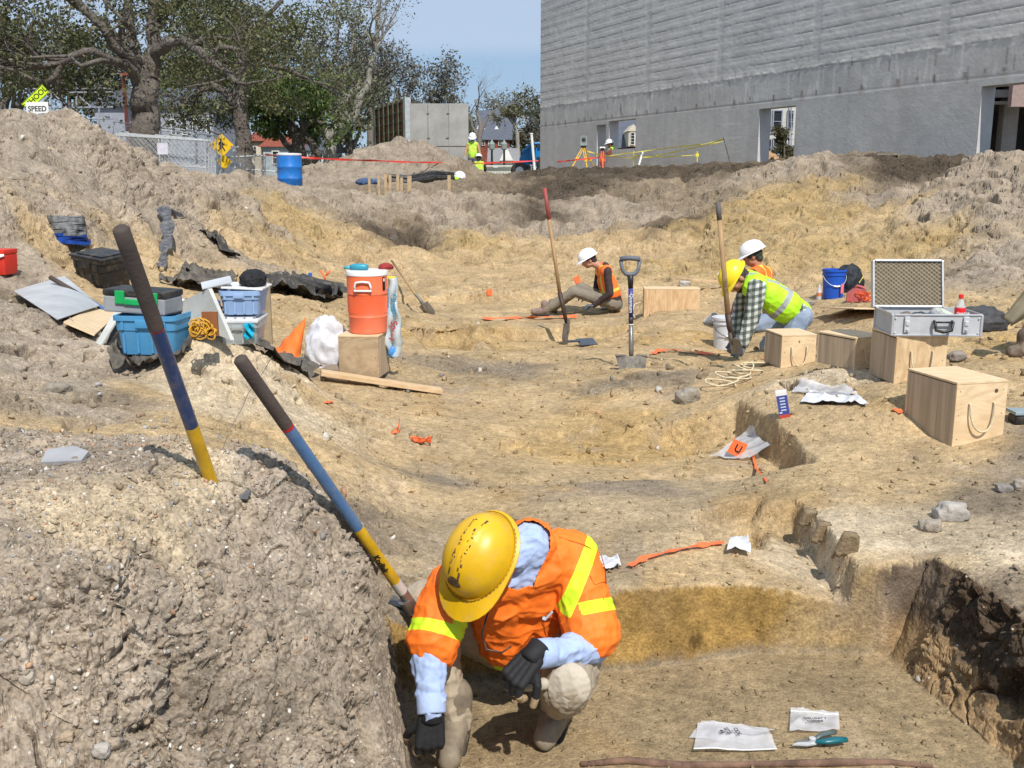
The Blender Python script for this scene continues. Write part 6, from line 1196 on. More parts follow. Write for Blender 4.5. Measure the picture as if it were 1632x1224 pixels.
# tarps
def cloth(name, label, path, width, m, amp=.06, seed=0, cat='tarp', n=70, nv=16, lift=.02, fold=2.2):
    """crumpled sheet draped along a path over the ground"""
    pts = [G(*a) if len(a) == 2 else P(*a) for a in path]; Ls = [0]
    for a, b in zip(pts, pts[1:]): Ls.append(Ls[-1]+(b-a).length)
    V = []
    for i in range(n+1):
        s = Ls[-1]*i/n; k = max(j for j in range(len(Ls)-1) if Ls[j] <= s+1e-9); t = (s-Ls[k])/(Ls[k+1]-Ls[k]); c = pts[k].lerp(pts[k+1], t); d = (pts[k+1]-pts[k]).normalized(); sd = Vector((-d.y, d.x, 0)).normalized()
        wd = width*(.35+.65*math.sin(math.pi*min(max(i/n, .03), .97))**.5)*(1+.25*math.sin(i*.35+seed))
        for j in range(nv+1):
            v = j/nv-.5; q = c+sd*v*wd; V.append((q.x, q.y, max(gz(q.x, q.y), c.z-.25)))
    V = np.array(V); L3 = V.copy(); L3[:, 2] *= .4
    h = 1-np.sqrt(np.abs(pnoise(L3*(fold/.5), 80+seed))+.002)*1.3+.4*(1-np.sqrt(np.abs(pnoise(L3*(fold/.2), 81+seed))+.002)*1.3); V[:, 2] += lift+amp*h
    V[:, 0] += pnoise(L3*7, 82+seed)*.04; idx = np.arange((n+1)*(nv+1)).reshape(n+1, nv+1); Q = np.stack([idx[:-1, :-1], idx[:-1, 1:], idx[1:, 1:], idx[1:, :-1]], 2).reshape(-1, 4)
    return tag(link_mesh(name, np_mesh(name, V, Q), m, loc=pts[0], smooth=True), label, cat)
m_tarp2 = mat('dusty_tarp', (.12, .105, .085), .6, .3, 6, .5, 30, c2=(.05, .046, .04), dirt=.5)
cloth('black_tarp', 'dusty dark tarp crumpled in front of the blue tote', [(178, 590), (215, 583), (262, 572), (310, 553)], .34, m_tarp2, .10, 1)
cloth('black_tarp', 'rolled shiny black tarp between the blue tote and pale heap', [(275, 560), (298, 545), (325, 535), (338, 533)], .22, m_tarp, .12, 2, lift=.05)
cloth('black_tarp', 'dark tarp running down the right side of the pale heap to the plank', [(392, 548), (415, 562), (445, 580), (475, 590), (504, 604)], .24, m_tarp2, .07, 3, lift=.04)
cloth('black_tarp', 'black tarp spread behind the drinks cooler with a curled left end', [(447, 470), (470, 465), (505, 470), (550, 478)], .9, m_tarp, .16, 4, lift=.04)
cloth('black_tarp', 'dark crumpled tarp behind the white board and light blue tote', [(280, 458), (300, 452), (325, 455), (355, 452)], .5, m_tarp2, .16, 5)
cloth('black_tarp', 'scrap of torn black plastic on the left slope', [(330, 376), (345, 384), (362, 396)], .5, m_tarp, .10, 6)
# the twisted hanging plastic on the slope
p0 = G(262, 345)+Vector((0, 0, .12)); p1 = G(268, 432); mb = MB(); N = 60
def tw_(u, v):
    t = v; c = p0.lerp(p1, t); c = c+Vector((.05*math.sin(t*5), -.03, max(0, gz(c.x, c.y)+.06-c.z))); a = u*2*math.pi; rr = (.055+.008*math.sin(t*4+.5))*(1+.42*math.sin(2*(a+t*11)))*(1+.1*math.sin(a*5+t*31)); return c+Vector((math.cos(a)*rr, math.sin(a)*rr*.6-.02, math.sin(a)*rr*.3))
mb.grid(tw_, 40, N); solo(mb, 'twisted_plastic', mat('shiny_black_film', (.025, .025, .027), .22, .4, 14, .8, 18, dirt=.3, c2=(.16, .15, .15)), 'twisted rope of shiny black plastic hanging down the left slope', 'plastic', p0, smooth=True)  # pale gloss streaks on the film are painted in by its second colour
tape('black_strap', 'black strip trailing from the twisted plastic along the slope', [G(262, 342)+up*.05, G(275, 340)+up*.05, G(292, 350)+up*.03], .08, m_blk, cat='plastic', n=5, vert=False)
# small bottle, orange tool on the back tarp
q = G(495, 455); s_ = q.y/FPX; bt = thing('small_bottle', 'small dark bottle with blue cap standing behind the black tarp', 'bottle', q); MM = Matrix.Translation(q); MB().lathe([(5*s_, 0), (5*s_, 11*s_), (2.5*s_, 14*s_), (2.5*s_, 16*s_)], 14, MM).build('bottle', mat('smoky_bottle', (.16, .15, .16), .3), bt, smooth=True); MB().lathe([(3.2*s_, 15*s_), (3.2*s_, 20*s_)], 12, MM).build('cap', mat('cap_blue', (.04, .14, .5), .4), bt)
q = G(518, 452)+up*.1; mb = MB(); mb.tube([q+Vector((-.06, 0, .09)), q, q+Vector((.0, 0, -.05))], .016, 8); mb.tube([q+Vector((.08, 0, .09)), q+Vector((.02, 0, .02))], .016, 8); solo(mb, 'orange_pliers', m_org, 'orange handled pliers on the black tarp behind the cooler', 'tool', q, smooth=True)
# orange cone shaped flag
q = P(465, 545, 7.9); mb = MB(); pts = [P(487, 507, 7.2), P(439, 557, 7.0), P(470, 577, 6.9), P(482, 566, 7.0)]
mb.grid(lambda u, v: pts[0].lerp(pts[1].lerp(pts[2], u) if u < .75 else pts[2].lerp(pts[3], (u-.75)*4) if False else pts[1].lerp(pts[2], min(u*1.2, 1)).lerp(pts[3], max(0, u*1.2-1)*3), v)+Vector((0, -.10*math.sin(u*math.pi)*v, .012*math.sin(v*20)*v)), 20, 20, thick=.003)
solo(mb, 'orange_flag', mat('orange_fabric', (.90, .17, .02), .6, .08, 6, .4, 20), 'folded bright orange cloth cone beside the white bag', 'flag', q, smooth=True)
q = G(520, 588)+Vector((0, .1, -.02)); lump('plastic_bag', 'bulging white plastic bag left of the drinks cooler', 'bag', q, (.19, .15, .31), mat('white_film', (.70, .70, .73), .35, .12, 10, .7, 22, c2=(.48, .47, .50)), 30, amp=.17, sub=5, freq=1.5)
lump('brown_stone', 'flat brown stone at the foot of the white plastic bag', 'stone', G(535, 598), (.12, .08, .06), mat('st_brown', (.25, .19, .14), .9), 31, amp=.1)
# ------------------------------------------------------------ flags, ribbons, bits
def pin_flag(label, px, py, fpx, fpy, w, h, txt=None, yaw=0, roll=0, stem=True):
    b = G(px, py); f_ = P(fpx, fpy, b.y); t = thing('pin_flag', label, 'flag', b, None); s_ = b.y/FPX
    if stem: MB().tube([b-up*.03, b.lerp(f_, .5)+Vector((.005, 0, 0)), f_+up*h*s_*.5], .0022, 5).build('stem', m_org, t)
    M = Matrix.Translation(f_) @ rotm((0, 0, 1), yaw) @ rotm((1, 0, 0), 90) @ rotm((0, 0, 1), roll); w_, h_ = w*s_, h*s_
    MB(M).grid(lambda u, v: ((u-.5)*w_, (v-.5)*h_, .12*w_*math.sin(u*4+v)), 8, 6, thick=.0015).build('flag', m_org, t)
    if txt: mb = MB(M); text_mb(mb, txt, h_*.7, Matrix.Translation((0, 0, .14*w_)), bold=.001); mb.build('lettering', m_black, t)
    return t
pin_flag('small orange flag standing on the terrace edge left of the seated man', 779, 476, 780, 466, 9, 10)
pin_flag('orange flag on a stem just left of the seated man knees', 925, 462, 921, 449, 10, 18, roll=20)
UF = pin_flag('orange pin flag marked with a U lying over the clear bag', 1196, 728, 1172, 718, 27, 25, 'U', roll=-25, stem=False)
UF.location += Vector((0, -.06, .03))
q = G(628, 690); tape('ribbon_tuft', 'tuft of orange ribbon standing on the sand, taller of the two', [q, q+Vector((.03, 0, .04)), q+Vector((.04, 0, .09))], .03, m_org, cat='ribbon', n=4); 
mb = MB(); 
tangle('ribbon_tangle', 'flat orange ribbon tangle lying right of the upright tuft', 675, 706, .09, m_org, 12, .03, 4, .03); tangle('ribbon_tangle', 'low orange ribbon knot at the foot of the upright tuft', 630, 693, .05, m_org, 8, .014, 6, .02)
def ground_tape(label, pts, wd, seed=0, lift=.012): return tape('marking_tape', label, [G(*a)+up*lift for a in pts], wd, m_org, n=6, vert=False, tw=.5, seed=seed)
ground_tape('orange tape stretched along the terrace in front of the seated man', [(770, 511), (810, 510), (850, 509), (890, 508), (921, 507)], .10, 1, .03)
ground_tape('orange tape lying between the D handle shovel and white bucket', [(1040, 566), (1052, 561), (1080, 561), (1110, 565), (1140, 567), (1182, 566)], .07, 2, .02)
ground_tape('orange tape beside the crouching man vest, nearest to camera', [(1003, 907), (1030, 893), (1070, 883), (1110, 875), (1152, 869)], .035, 3, .015)
ground_tape('crooked orange tape hanging down from the marked flag', [(1196, 722), (1201, 735), (1205, 752), (1222, 773)], .022, 4, .02)
ground_tape('short orange tape scrap left of the largest plywood box', [(1423, 655), (1438, 661)], .05, 5, .015); ground_tape('tiny orange scrap on the sand below the long plank', [(519, 645), (530, 642)], .03, 6); ground_tape('orange scrap in front of the left low plywood box', [(1217, 575), (1226, 571)], .05, 7, .02)
# rope coil
q = G(1180, 610); mb = MB(); rr = random.Random(2); pts = []
for k in range(90): a = k*.42; c = G(1150+55*(k/90)+6*math.sin(k*.5), 622-36*(k/90)) if k % 6 == 0 else c; pts.append(c+Vector((math.cos(a)*(.11+.05*math.sin(k*.23)), math.sin(a)*.09, .03+.04*abs(math.sin(k*.31))+.0)))
for i in range(1, len(pts)-1): pts[i] = (pts[i-1]+pts[i]*2+pts[i+1])/4
mb.tube(pts, .0065, 7); solo(mb, 'rope', m_rope, 'loose coil of cream rope on the sand right of the grey rock', 'rope', q, smooth=True)
# rocks
def rk(px, py, wpx, hpx, c, lab, seed, d=.8, nm='rock'): g_ = G(px, py); s_ = g_.y/FPX; return rock(nm, g_, (wpx*s_/2*1.15, wpx*s_/2*d, hpx*s_/2*1.15), c, lab, seed=seed, sink=.2)
rk(1096, 640, 38, 28, (.33, .29, .24), 'pale topped rounded rock beside the dirt heap and rope', 1)
rk(1515, 826, 52, 34, (.42, .385, .34), 'large light grey rock resting on the right bank', 2); rk(1482, 845, 34, 22, (.36, .31, .25), 'smaller dusty rock touching the large grey rock', 3)
rk(1600, 783, 26, 14, (.25, .22, .20), 'dark flat stone near the right edge above the large rock', 4); rk(1628, 779, 28, 20, (.34, .29, .24), 'brown stone cut off by the right edge of the picture', 5)
rk(1525, 572, 26, 15, (.30, .26, .22), 'squarish grey stone right of the box under the metal case', 6); rk(1091, 455, 17, 10, (.5, .46, .4), 'small white stone behind the plywood box', 7)
rk(1286, 488, 22, 12, (.32, .29, .26), 'grey stone behind the kneeling worker boots', 8); rk(161, 1202, 30, 24, (.46, .41, .36), 'smooth oval pebble at the bottom of the grey spoil', 9, nm='pebble')
rk(42, 1085, 26, 20, (.44, .38, .30), 'oval tan pebble near the left edge of the spoil', 10, nm='pebble'); rk(107, 1178, 22, 16, (.42, .32, .22), 'orange brown pebble above the smooth oval pebble', 11, nm='pebble'); rk(95, 626, 34, 20, (.30, .26, .21), 'broken grey clod on the near left slope', 14)
q = G(103, 738); solo(MB(XF(q+up*.01, 15, 12)).prism([(-.055, -.03), (.05, -.035), (.062, .02), (.02, .06), (-.05, .05)], .012), 'slate_slab', mat('slab_grey', (.34, .34, .35), .8, .1, 10), 'flat grey slab lying on top of the spoil block', 'stone', q)
# bent wire
q = P(352, 722, 2.8); pts = [P(355, 716, 2.8), P(366, 685, 2.85), P(386, 650, 2.9), P(395, 628, 2.95), P(420, 592, 3.05), P(434, 568, 3.1)]; solo(MB().tube(pts, .0012, 4), 'wire', m_steel, 'thin bent wire sticking up between the two near shovels', 'wire', q, smooth=True)
# slabs leaning on the scarp
for i, (px, py, w_, h_) in enumerate(((1310, 858, 26, 44), (1350, 880, 34, 52), (1290, 832, 22, 34))):
    b = G(px, py+8); s_ = b.y/FPX; M = XF(b+up*.0, 35-10*i, 12, 5); solo(MB(M).grid(lambda u, v: ((u-.5)*w_*s_*(1-.5*v*v), .012*math.sin(u*5), v*h_*s_*.8), 8, 8, thick=.03), 'clay_slab', mat('clay%d' % i, (.27, .20, .12), .95, .2, 20, .8, 60, bd=.01), ['thick clay slab standing loose in the cracked edge, middle one', 'largest leaning clay slab at the corner of the cracked edge', 'smallest clay slab at the far end of the cracked edge'][i], 'clay slab', b, smooth=True)
# papers, plastic bags
m_paper = mat('paper', (.62, .62, .64), .7, .05, 8, .2); m_zip = mat('zip_bag', (.72, .71, .72), .2, .12, 14, .9, 30, alpha=.62)
def crump(name, label, pts, m, amp=.012, seed=0, cat='bag', lift=.01, txt=None, n=24, line=None):
    a, b, c, d = [G(*q)+up*lift for q in pts]; V = []
    for j in range(n+1):
        for i in range(n+1):
            u, v = i/n, j/n; q = a.lerp(b, u).lerp(d.lerp(c, u), v); V.append((q.x, q.y, max(q.z, gz(q.x, q.y)+lift)))
    V = np.array(V); L = (a-c).length; V[:, 2] += amp*(1-np.sqrt(np.abs(pnoise(V*2.6/L+seed, 90))+.002)*1.3+.3*(1-np.sqrt(np.abs(pnoise(V*6/L+seed, 91))+.002))); idx = np.arange((n+1)**2).reshape(n+1, n+1); Q = np.stack([idx[:-1, :-1], idx[:-1, 1:], idx[1:, 1:], idx[1:, :-1]], 2).reshape(-1, 4)
    o = link_mesh(name, np_mesh(name, V, Q), m, loc=(a+b+c+d)/4, smooth=True); tag(o, label, cat)
    if line:
        (u0, v0), (u1, v1) = line; f_ = lambda u, v: Vector(V[int(round(v*n))*(n+1)+int(round(u*n))])+up*.002; MB().tube([f_(u0+(u1-u0)*k/10, v0+(v1-v0)*k/10) for k in range(11)], .0022, 5).build('seal', m_white_p, o)
    if txt:
        for s_, u, v, sz, rot in txt:
            mb = MB(); c_ = Vector(V[int(v*n)*(n+1)+int(u*n)])+up*.012; ex = (b-a).normalized(); ey = (d-a).normalized(); ez = ex.cross(ey).normalized(); ey = ez.cross(ex); text_mb(mb, s_, sz, Matrix.Translation(c_) @ Matrix((ex, ey, ez)).transposed().to_4x4() @ rotm((0, 0, 1), rot), depth=.0003, bold=.0003); mb.build('handwriting', mat('ink', (.03, .03, .04), .8), o)
    return o
crump('specimen_bag', 'pair of clear zip bags with handwriting, lying left of the pruners', [(1105, 1203), (1238, 1199), (1222, 1165), (1112, 1158)], m_zip, .016, 1, txt=[('SITE\n44', .38, .5, .022, -80), ('CIDE', .55, .5, .02, -80)], line=((0, .02), (1, .02)))
crump('specimen_bag', 'upper clear zip bag slid under the handwritten one', [(1098, 1180), (1190, 1190), (1236, 1166), (1118, 1152)], m_zip, .012, 2, lift=.004)
crump('specimen_bag', 'single clear zip bag lying above the green pruners', [(1258, 1172), (1338, 1170), (1336, 1143), (1260, 1133)], m_zip, .012, 3, txt=[('DIG UNIT 7', .5, .45, .016, -4), ('CORNER', .5, .3, .014, -4)], line=((0, .82), (1, .82)))
crump('plastic_bag', 'clear plastic bag spread over the pit edge under the marked flag', [(1130, 732), (1195, 735), (1228, 712), (1190, 690)], m_zip, .014, 4, lift=.008)
crump('white_paper', 'crumpled white paper lying right of the toothpaste like carton', [(1275, 645), (1385, 650), (1345, 630), (1290, 630)], m_paper, .025, 5, cat='paper'); crump('plastic_sheet', 'grey clear plastic behind the white paper on the bank', [(1262, 628), (1370, 635), (1350, 619), (1272, 619)], m_zip, .025, 6, cat='sheet')
crump('white_paper', 'folded white paper scrap at the end of the nearest orange tape', [(1158, 888), (1196, 890), (1192, 866), (1172, 862)], m_paper, .03, 7, cat='paper', lift=.015); crump('white_paper', 'pale paper corner behind the vest shoulder of the crouching man', [(955, 915), (990, 908), (985, 893), (950, 895)], m_paper, .02, 8, cat='paper')
# small carton
q = G(1251, 664); s_ = q.y/FPX; ctn = thing('carton', 'small blue and white printed carton standing on end near the pit edge', 'carton', q); M = XF(q, -12, 3, -12); w_ = 17*s_; h_ = 44*s_
MB(M).box((0, 0, h_*.5), (w_, w_*.8, h_), bev=.001).build('sleeve', mat('carton_blue', (.055, .07, .30), .45, .05), ctn); MB(M).box((0, 0, h_*.93), (w_*1.01, w_*.82, h_*.142), bev=.0005).build('white_end', m_white_p, ctn); MB(M).box((0, 0, h_*.06), (w_*1.01, w_*.82, h_*.122), bev=.0005).build('red_end', mat('carton_red', (.60, .07, .04), .5), ctn)
mb = MB(M)
for k in range(5): mb.box((0, -w_*.405, h_*(.30+.115*k)), (w_*.5, .001, h_*.045))
mb.box((-w_*.3, -w_*.405, h_*.21), (w_*.25, .001, h_*.06)); mb.build('print', mat('print_pale', (.55, .66, .75), .5), ctn)
# pruners
q = G(1305, 1192)+up*.02; pr_ = thing('pruning_shears', 'teal handled pruning shears lying by the specimen bags', 'shears', q); MP = XF(q, 8) ; k = q.y/FPX
MB(MP).tube([(-8*k, 0, .004), (12*k, -4*k, .008), (32*k, -2*k, .008), (50*k, -1*k, .005)], [5*k, 7*k, 8*k, 6*k], 10, flat=.7).build('handle', mat('teal_grip', (.01, .13, .16), .35), pr_, smooth=True)
MB(MP).tube([(-8*k, 2*k, .012), (8*k, 12*k, .014), (24*k, 18*k, .012), (40*k, 22*k, .008)], [4*k, 5*k, 6*k, 5*k], 10, flat=.7).build('handle', mat('grey_grip2', (.09, .12, .12), .4), pr_, smooth=True)
MB(MP).prism([(-50*k, -2*k), (-26*k, -8*k), (-8*k, -6*k), (-4*k, 4*k), (-22*k, 3*k), (-34*k, 4*k)], .005).build('blade', m_galv, pr_); MB(MP).prism([(-46*k, 3*k), (-24*k, 6*k), (-8*k, 8*k), (-8*k, 3*k), (-24*k, 1*k)], .005, Matrix.Translation((0, 0, .006))).build('blade', m_steel, pr_); MB(MP).lathe([(6*k, 0), (6*k, .018), (3*k, .02)], 12, Matrix.Translation((-12*k, 2*k, 0))).build('pivot', m_galv, pr_)
# root across the near edge
pts = [G(925, 1221), G(1000, 1219), G(1090, 1221), G(1200, 1218), G(1330, 1221), G(1420, 1219), G(1485, 1222)]; solo(MB().tube([p_+up*(.006+.004*math.sin(i*2.1))+Vector((0, .012*math.sin(i*1.7), 0)) for i, p_ in enumerate(pts)], [.009, .013, .015, .011, .014, .012, .007], 10), 'root', mat('root_bark', (.22, .13, .09), .9, .3, 12, .8, 60, bd=.006), 'long reddish brown root along the near edge of the trench', 'root', pts[3], smooth=True)
# right edge tool
q = G(1620, 672); mb = MB(); mb.box(q+Vector((.06, 0, .06)), (.2, .12, .02), bev=.004); solo(mb, 'dustpan', mat('steel_blue_pan', (.35, .45, .5), .35, metal=.2), 'shiny pale blue pan sticking in at the right edge', 'dustpan', q); 
mb = MB(); mb.box(q+Vector((.05, -.01, .02)), (.17, .1, .05), bev=.01); solo(mb, 'black_brush', m_blk, 'black brush under the shiny pan at the right edge', 'brush', q+Vector((.05, 0, 0)))
# ------------------------------------------------------------ people
def remesh(mb, voxel, it=4, disp=None, fac=.5):
    me = mb.mesh('tmp'); o = bpy.data.objects.new('tmp', me); col.objects.link(o)
    m = o.modifiers.new('r', 'REMESH'); m.mode = 'VOXEL'; m.voxel_size = voxel; m.use_smooth_shade = True
    s = o.modifiers.new('s', 'SMOOTH'); s.iterations = it; s.factor = fac
    dg = bpy.context.evaluated_depsgraph_get(); out = bpy.data.meshes.new_from_object(o.evaluated_get(dg)); bpy.data.objects.remove(o); bpy.data.meshes.remove(me); out.materials.clear()
    if disp:
        V = co_np(out); N = no_np(out); V += N*disp(V)[:, None]; set_co(out, V)
    return out
def folds(amp, fr=9, seed=0, stretch=(1, 1, .45)):
    st_ = np.array(stretch)
    def f(V):
        a = pnoise(V*fr*st_+seed, 100); b = pnoise(V*fr*2.1*st_[::-1]+seed, 101); return amp*((.5-np.sqrt(np.abs(a)+.002)*1.3)+.5*(.5-np.sqrt(np.abs(b)+.002)*1.2)+.25*pnoise(V*fr*5, 102))
    return f
def skin_mat(name, c): return mat(name, c, .5, .1, 18, .25, 90, bd=.0015, c2=(c[0]*.85, c[1]*.68, c[2]*.62))
m_skin = skin_mat('skin', (.50, .27, .19)); m_skin2 = skin_mat('skin_tan', (.42, .22, .14))
def basis(f, u):
    u = u.normalized(); f = (f-u*f.dot(u)).normalized(); r = f.cross(u); return Matrix((r, f, u)).transposed().to_4x4()
def head_shapes(mb, M, s=1.0):
    def e(c, r): mb.ell(M @ (Vector(c)*s), tuple(x*s for x in r), M.to_3x3().to_4x4(), nu=20, nv=14)
    e((0, -.012, .03), (.076, .096, .088)); e((0, .02, -.035), (.062, .072, .075)); e((0, .052, -.082), (.034, .034, .028)); e((0, .066, -.02), (.045, .035, .045))
    for sx in (-1, 1): e((sx*.079, -.004, -.012), (.010, .022, .033)); e((sx*.036, .070, -.022), (.022, .018, .02)); e((sx*.03, .080, .018), (.024, .010, .010)); e((sx*.05, .02, -.065), (.02, .035, .025))
    a, b = M @ (Vector((0, .088, .012))*s), M @ (Vector((0, .112, -.028))*s); mb.capsule(a, b, .009*s, .015*s); 
    for sx in (-1, 1): e((sx*.012, .10, -.031), (.009, .012, .008))
    e((0, .090, -.057), (.026, .010, .0065)); e((0, .088, -.069), (.022, .010, .0065))
def face_bits(M, parent, s, hairc, beard=None, hair=True, brows=True):
    mb = MB()
    for sx in (-1, 1): mb.ell(M @ (Vector((sx*.031, .083, -.002))*s), (.0125*s, .010*s, .008*s), M.to_3x3().to_4x4(), nu=12, nv=8)
    mb.build('eyes', mat('eye_white', (.55, .50, .46), .3), parent, smooth=True); mb = MB()
    for sx in (-1, 1): mb.ell(M @ (Vector((sx*.031, .0925, -.003))*s), (.0055*s, .003*s, .0055*s), M.to_3x3().to_4x4(), nu=10, nv=6)
    mb.build('pupils', mat('pupil', (.03, .02, .015), .2), parent)
    if hair:
        mb = MB(); mb.ell(M @ (Vector((0, -.02, .02))*s), (.083*s, .102*s, .094*s), M.to_3x3().to_4x4(), nu=28, nv=18); mb.ell(M @ (Vector((0, -.06, -.04))*s), (.066*s, .056*s, .055*s), M.to_3x3().to_4x4(), nu=20, nv=14)
        me = remesh(mb, .006*s, 2, folds(.006, 40, 3)); Mi = M.inverted(); bm = bmesh.new(); bm.from_mesh(me)
        kill = [v for v in bm.verts if (Mi @ v.co).y > .048*s-.0*s and (Mi @ v.co).z < .075*s or ((Mi @ v.co).y > .012*s and (Mi @ v.co).z < .0)]; bmesh.ops.delete(bm, geom=kill, context='VERTS'); bm.to_mesh(me); bm.free()
        link_mesh('hair', me, mat('hair_%02d' % int(sum(hairc)*100), hairc, .6, .3, 40, .6, 200), parent, smooth=True)
    if beard:
        mb = MB(); mb.ell(M @ (Vector((0, .035, -.078))*s), (.060*s, .060*s, .042*s), M.to_3x3().to_4x4(), nu=20, nv=14)
        link_mesh('beard', remesh(mb, .006*s, 1, folds(.005, 40, 5)), mat('beard', beard, .8, .3, 40, .6, 200), parent, smooth=True)
def hand_mb(M, side=1, curl=(35, 40, 30), spread=1.0, s=1.0, thumb=(35, 25)):
    """wrist at the origin, fingers towards +Y, back of the hand +Z, thumb on +X*side; returns shapes and fingertip segments"""
    mb = MB(); tips = []
    def C(a, b, ra, rb): mb.capsule(M @ (Vector(a)*s), M @ (Vector(b)*s), ra*s, rb*s, n=12)
    for k in range(4):
        x = side*(.030-.0195*k); C((x*.7, .0, 0), (x, .082-.004*abs(k-1), .002), .017, .0135)
    C((side*.012, .01, -.004), (side*.026, .05, -.012), .018, .016)
    for k, (L, x) in enumerate(((.070, .031), (.080, .0105), (.074, -.010), (.058, -.0295))):
        p = Vector((side*x, .082-.004*abs(k-1), .002)); a = 0; r = (.0108, .0112, .0105, .0095)[k]; yaw = side*(x*2.2)*spread
        for j, fr in enumerate((.45, .31, .24)):
            a += R(curl[j]*(1+.12*(k-1.5)*.8+(.1 if k % 2 else -.06))); d = Vector((math.sin(yaw), math.cos(a), -math.sin(a))).normalized(); q = p+d*L*fr; C(p, q, r*(1-.07*j), r*(.93-.07*j))
            if j >= 1: tips.append((M @ (p*s), M @ (q*s), r*1.06*s))
            p = q
    p = Vector((side*.026, .022, -.008)); a = R(thumb[0]); d = Vector((side*math.sin(R(48)), math.cos(R(48)), -math.sin(a)*.8)).normalized(); q = p+d*.042; C(p, q, .015, .0125)
    d = Vector((side*math.sin(R(20)), math.cos(R(20)), -math.sin(a+R(thumb[1])))).normalized(); r_ = q+d*.032; C(q, r_, .0125, .011); d = Vector((side*.05, .8, -math.sin(a+R(thumb[1])))).normalized(); t_ = r_+d*.024; C(r_, t_, .011, .0095); tips.append((M @ (r_*s), M @ (t_*s), .0115*s))
    return mb, tips
def glove(M, parent, side, m, curl=(35, 40, 30), tipm=None, vox=.0032, s=1.06, cuffm=None, name='glove', thumb=(35, 25), spread=1.0):
    mb, tips = hand_mb(M, side, curl, spread, s, thumb)
    g = link_mesh(name, remesh(mb, vox, 2, folds(.0009, 60, side)), m, parent, smooth=True)
    if tipm:
        mb = MB(); 
        for a, b, r in tips: mb.capsule(a.lerp(b, .15), b, r*.98, r*.93, n=10)
        mb.build('fingertips', tipm, g, smooth=True)
    if cuffm: MB(M).lathe([(.029*s, -.05), (.034*s, -.045), (.031*s, -.01), (.033*s, .012), (.024*s, .02)], 20, rotm((1, 0, 0), -90) @ Matrix.Identity(4)).build('cuff', cuffm, g, smooth=True)
    return g
def handM(wrist, toward, back): return Matrix.Translation(wrist) @ basis(toward, back)
def boot(parent, an, toe, m, solem, r=.052, s=1.0):
    mb = MB(); d = (toe-an); heel = an-d*.22; mb.capsule(an+Vector((0, 0, .1))*s, an, r*1.1*s, r*s); h = heel.copy(); h.z = toe.z; mb.capsule(h, toe, r*.82*s, r*.78*s); mb.capsule(an, toe+Vector((0, 0, .012)), r*s, r*.72*s); 
    b = link_mesh('boot', remesh(mb, .009*s, 3, folds(.003*s, 14, 2)), m, parent, smooth=True)
    mb = MB(); up_ = Vector((0, 0, 1)); x = d.normalized(); y = up_.cross(x).normalized(); M = Matrix.Translation((h+toe)/2-up_*r*.80*s) @ Matrix((x, y, x.cross(y))).transposed().to_4x4(); mb.box((0, 0, 0), ((toe-h).length+r*1.5*s, r*1.6*s, .022*s), M, bev=.01*s); mb.build('sole', solem, b, ang=40); return b
def vattr(me, name, val): a = me.attributes.new(name, 'FLOAT', 'POINT'); a.data.foreach_set('value', val.astype(np.float32))
def band_mat(name, base, band, edge=None, rough=.7, wrinkle=30):
    m = bpy.data.materials.new(name); m.use_nodes = True; n = m.node_tree; b = n.nodes['Principled BSDF']; at = n.nodes.new('ShaderNodeAttribute'); at.attribute_name = 'band'
    mr_ = n.nodes.new('ShaderNodeMapRange'); mr_.inputs[1].default_value = -.0006; mr_.inputs[2].default_value = .0006; n.links.new(at.outputs['Fac'], mr_.inputs[0])
    mx_ = n.nodes.new('ShaderNodeMixRGB'); mx_.inputs[1].default_value = tuple(base)+(1,); mx_.inputs[2].default_value = tuple(band)+(1,); n.links.new(mr_.outputs[0], mx_.inputs[0]); out = mx_.outputs[0]
    nz_ = n.nodes.new('ShaderNodeTexNoise'); nz_.inputs['Scale'].default_value = 7; nz_.inputs['Detail'].default_value = 6; t = n.nodes.new('ShaderNodeTexCoord'); n.links.new(t.outputs['Object'], nz_.inputs['Vector'])
    r2 = n.nodes.new('ShaderNodeMapRange'); r2.inputs[1].default_value = .3; r2.inputs[2].default_value = .75; r2.inputs[3].default_value = 1.05; r2.inputs[4].default_value = .84; n.links.new(nz_.outputs['Fac'], r2.inputs[0]); vm = n.nodes.new('ShaderNodeVectorMath'); vm.operation = 'SCALE'; n.links.new(out, vm.inputs[0]); n.links.new(r2.outputs[0], vm.inputs['Scale']); n.links.new(vm.outputs[0], b.inputs['Base Color'])
    b.inputs['Roughness'].default_value = rough; w_ = n.nodes.new('ShaderNodeTexNoise'); w_.inputs['Scale'].default_value = wrinkle; w_.inputs['Detail'].default_value = 3; n.links.new(t.outputs['Object'], w_.inputs['Vector']); wv = n.nodes.new('ShaderNodeTexNoise'); wv.inputs['Scale'].default_value = 400; n.links.new(t.outputs['Object'], wv.inputs['Vector'])
    ad = n.nodes.new('ShaderNodeMath'); ad.operation = 'MULTIPLY_ADD'; ad.inputs[1].default_value = .12; n.links.new(wv.outputs['Fac'], ad.inputs[0]); n.links.new(w_.outputs['Fac'], ad.inputs[2]); bp = n.nodes.new('ShaderNodeBump'); bp.inputs['Distance'].default_value = .006; bp.inputs['Strength'].default_value = .5; n.links.new(ad.outputs[0], bp.inputs['Height']); n.links.new(bp.outputs[0], b.inputs['Normal']); return m
